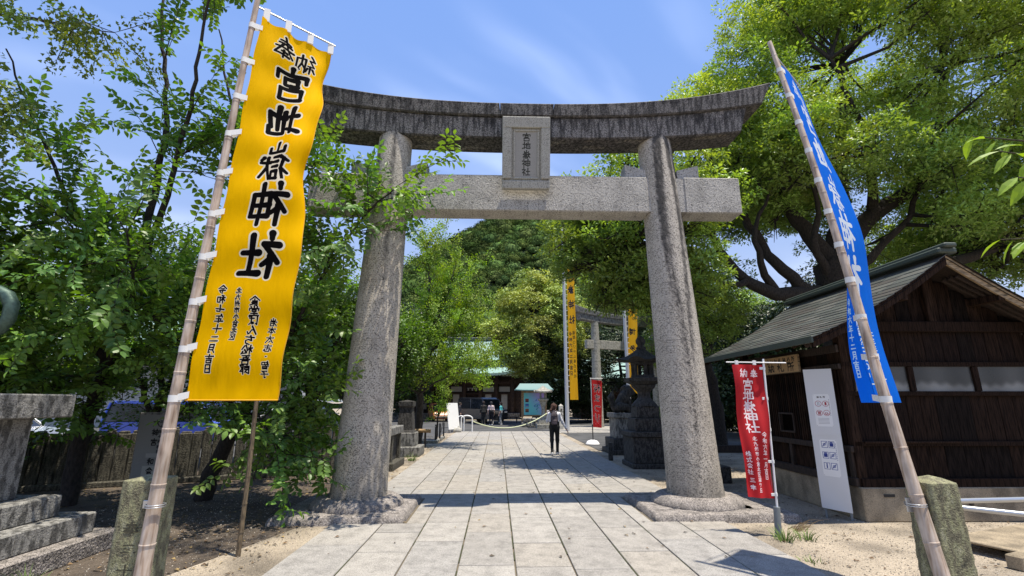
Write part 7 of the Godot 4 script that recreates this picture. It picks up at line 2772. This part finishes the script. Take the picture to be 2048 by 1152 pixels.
# ---------------------------------------------------------------- litter, weeds
func small_things() -> void:
	var lf := mb()
	leaf(lf, Vector3.ZERO, Vector3(1, 0.08, 0), Vector3.UP, 0.075, 0.04, 0.2, 0.1)
	var xf := []
	var cols := []
	for k in 5200:
		var p := Vector3(rnd(-9.5, -2.6), 0.01, rnd(-3.6, -13.5))
		if k % 8 == 0:
			p = Vector3(rnd(3.5, 8.0), 0.008, rnd(-4.5, -17.0))
		elif k % 23 == 0:
			p = Vector3(rnd(-2.3, 3.2), 0.04, rnd(-4.5, -20.0))
		elif k % 5 == 0:
			p = Vector3(rnd(-3.6, -2.35), 0.008, rnd(-9.5, -26.0))
		xf.append(Transform3D(Basis(Vector3.UP, rnd(0, TAU)) * Basis(Vector3.RIGHT, rnd(-0.35, 0.35)) * Basis.IDENTITY.scaled(Vector3.ONE * rnd(0.35, 1.05)), p))
		cols.append([Color(0.10, 0.06, 0.03), Color(0.17, 0.11, 0.055), Color(0.06, 0.045, 0.03), Color(0.24, 0.17, 0.07)][k % 4] * rnd(0.7, 1.3))
	tag(scatter("fallen_leaves", lf.done(), mats["litter"], xf, cols), "brown fallen leaves on the ground beside the path", "", "", "stuff")
	# gravel grains
	var gr := mb()
	gr.lathe([Vector2(0.0, -0.4), Vector2(0.9, 0.0), Vector2(0.5, 0.6), Vector2(0.0, 0.75)], Vector3.ZERO, 5, 0.0, true)
	xf = []
	cols = []
	for k in 16000:
		var p := Vector3(rnd(3.35, 8.4), 0.004, rnd(-3.4, -12.0))
		if k % 3 == 0:
			p = Vector3(rnd(-6.5, -2.4), 0.008, rnd(-3.4, -10.0))
		var s := rnd(0.003, 0.009)
		if rng.randf() < 0.02:
			s *= 2.2
		xf.append(Transform3D(Basis(rdir(), rnd(0, TAU)).scaled(Vector3.ONE * s), p))
		var g := rnd(0.16, 0.5)
		cols.append(Color(g, g * 0.88, g * 0.72))
	tag(scatter("gravel", gr.done(), mats["litter"], xf, cols), "small grit scattered over the sandy ground", "", "", "stuff")
	# weeds: tufts of blades
	for q in [[Vector3(3.62, 0, -6.42), 60, 0.2, "green weed tuft at the foot of the red banner's socket pipe", 1.0], [Vector3(3.92, 0, -6.45), 46, 0.17, "sparse green weeds right of the red banner's foot", 1.0], [Vector3(4.05, 0, -6.9), 24, 0.34, "dry bent grass stalks between red banner and hut", 0.0], [Vector3(-4.35, 0, -5.05), 34, 0.22, "grass tuft at the corner of the stepped pedestal", 1.0], [Vector3(3.42, 0, -5.6), 22, 0.08, "tiny weeds on the right rim of the paving", 1.0], [Vector3(-2.5, 0, -14.9), 40, 0.25, "low weeds by the stone stump beyond the left pillar", 1.0]]:
		var b := mb()
		for k in q[1]:
			var a := rnd(0, TAU)
			var o := Vector3(cos(a), 0, sin(a)) * rnd(0.0, 0.12)
			var ln: float = q[2] * rnd(0.5, 1.2)
			var dir := Vector3(cos(a) * rnd(0.1, 0.7), 1.0, sin(a) * rnd(0.1, 0.7))
			if q[4] == 0.0:
				dir = Vector3(0.9, rnd(0.2, 1.0), rnd(-0.4, 0.2))
			var p := o
			var w := rnd(0.004, 0.008)
			var side := dir.cross(Vector3(0.3, 0, 0.9)).normalized() * w
			dir = dir.normalized()
			for s in 3:
				var nx := p + dir * ln / 3.0
				var w2 := side * (1.0 - (s + 1) / 3.2)
				b.col = (Color(0.13, 0.2, 0.04) if q[4] > 0.0 else Color(0.34, 0.25, 0.14)) * (0.8 + 0.4 * (k % 3) / 2.0)
				b.quad(p - side * (1.0 - s / 3.2), p + side * (1.0 - s / 3.2), nx + w2, nx - w2)
				p = nx
				dir = (dir + Vector3(0, -0.28, 0) + Vector3(dir.x, 0, dir.z) * 0.35).normalized()
		var o2 := obj("grass_tuft", b, mats["litter"], null, q[0])
		tag(o2, q[3], "weed", "", "stuff")
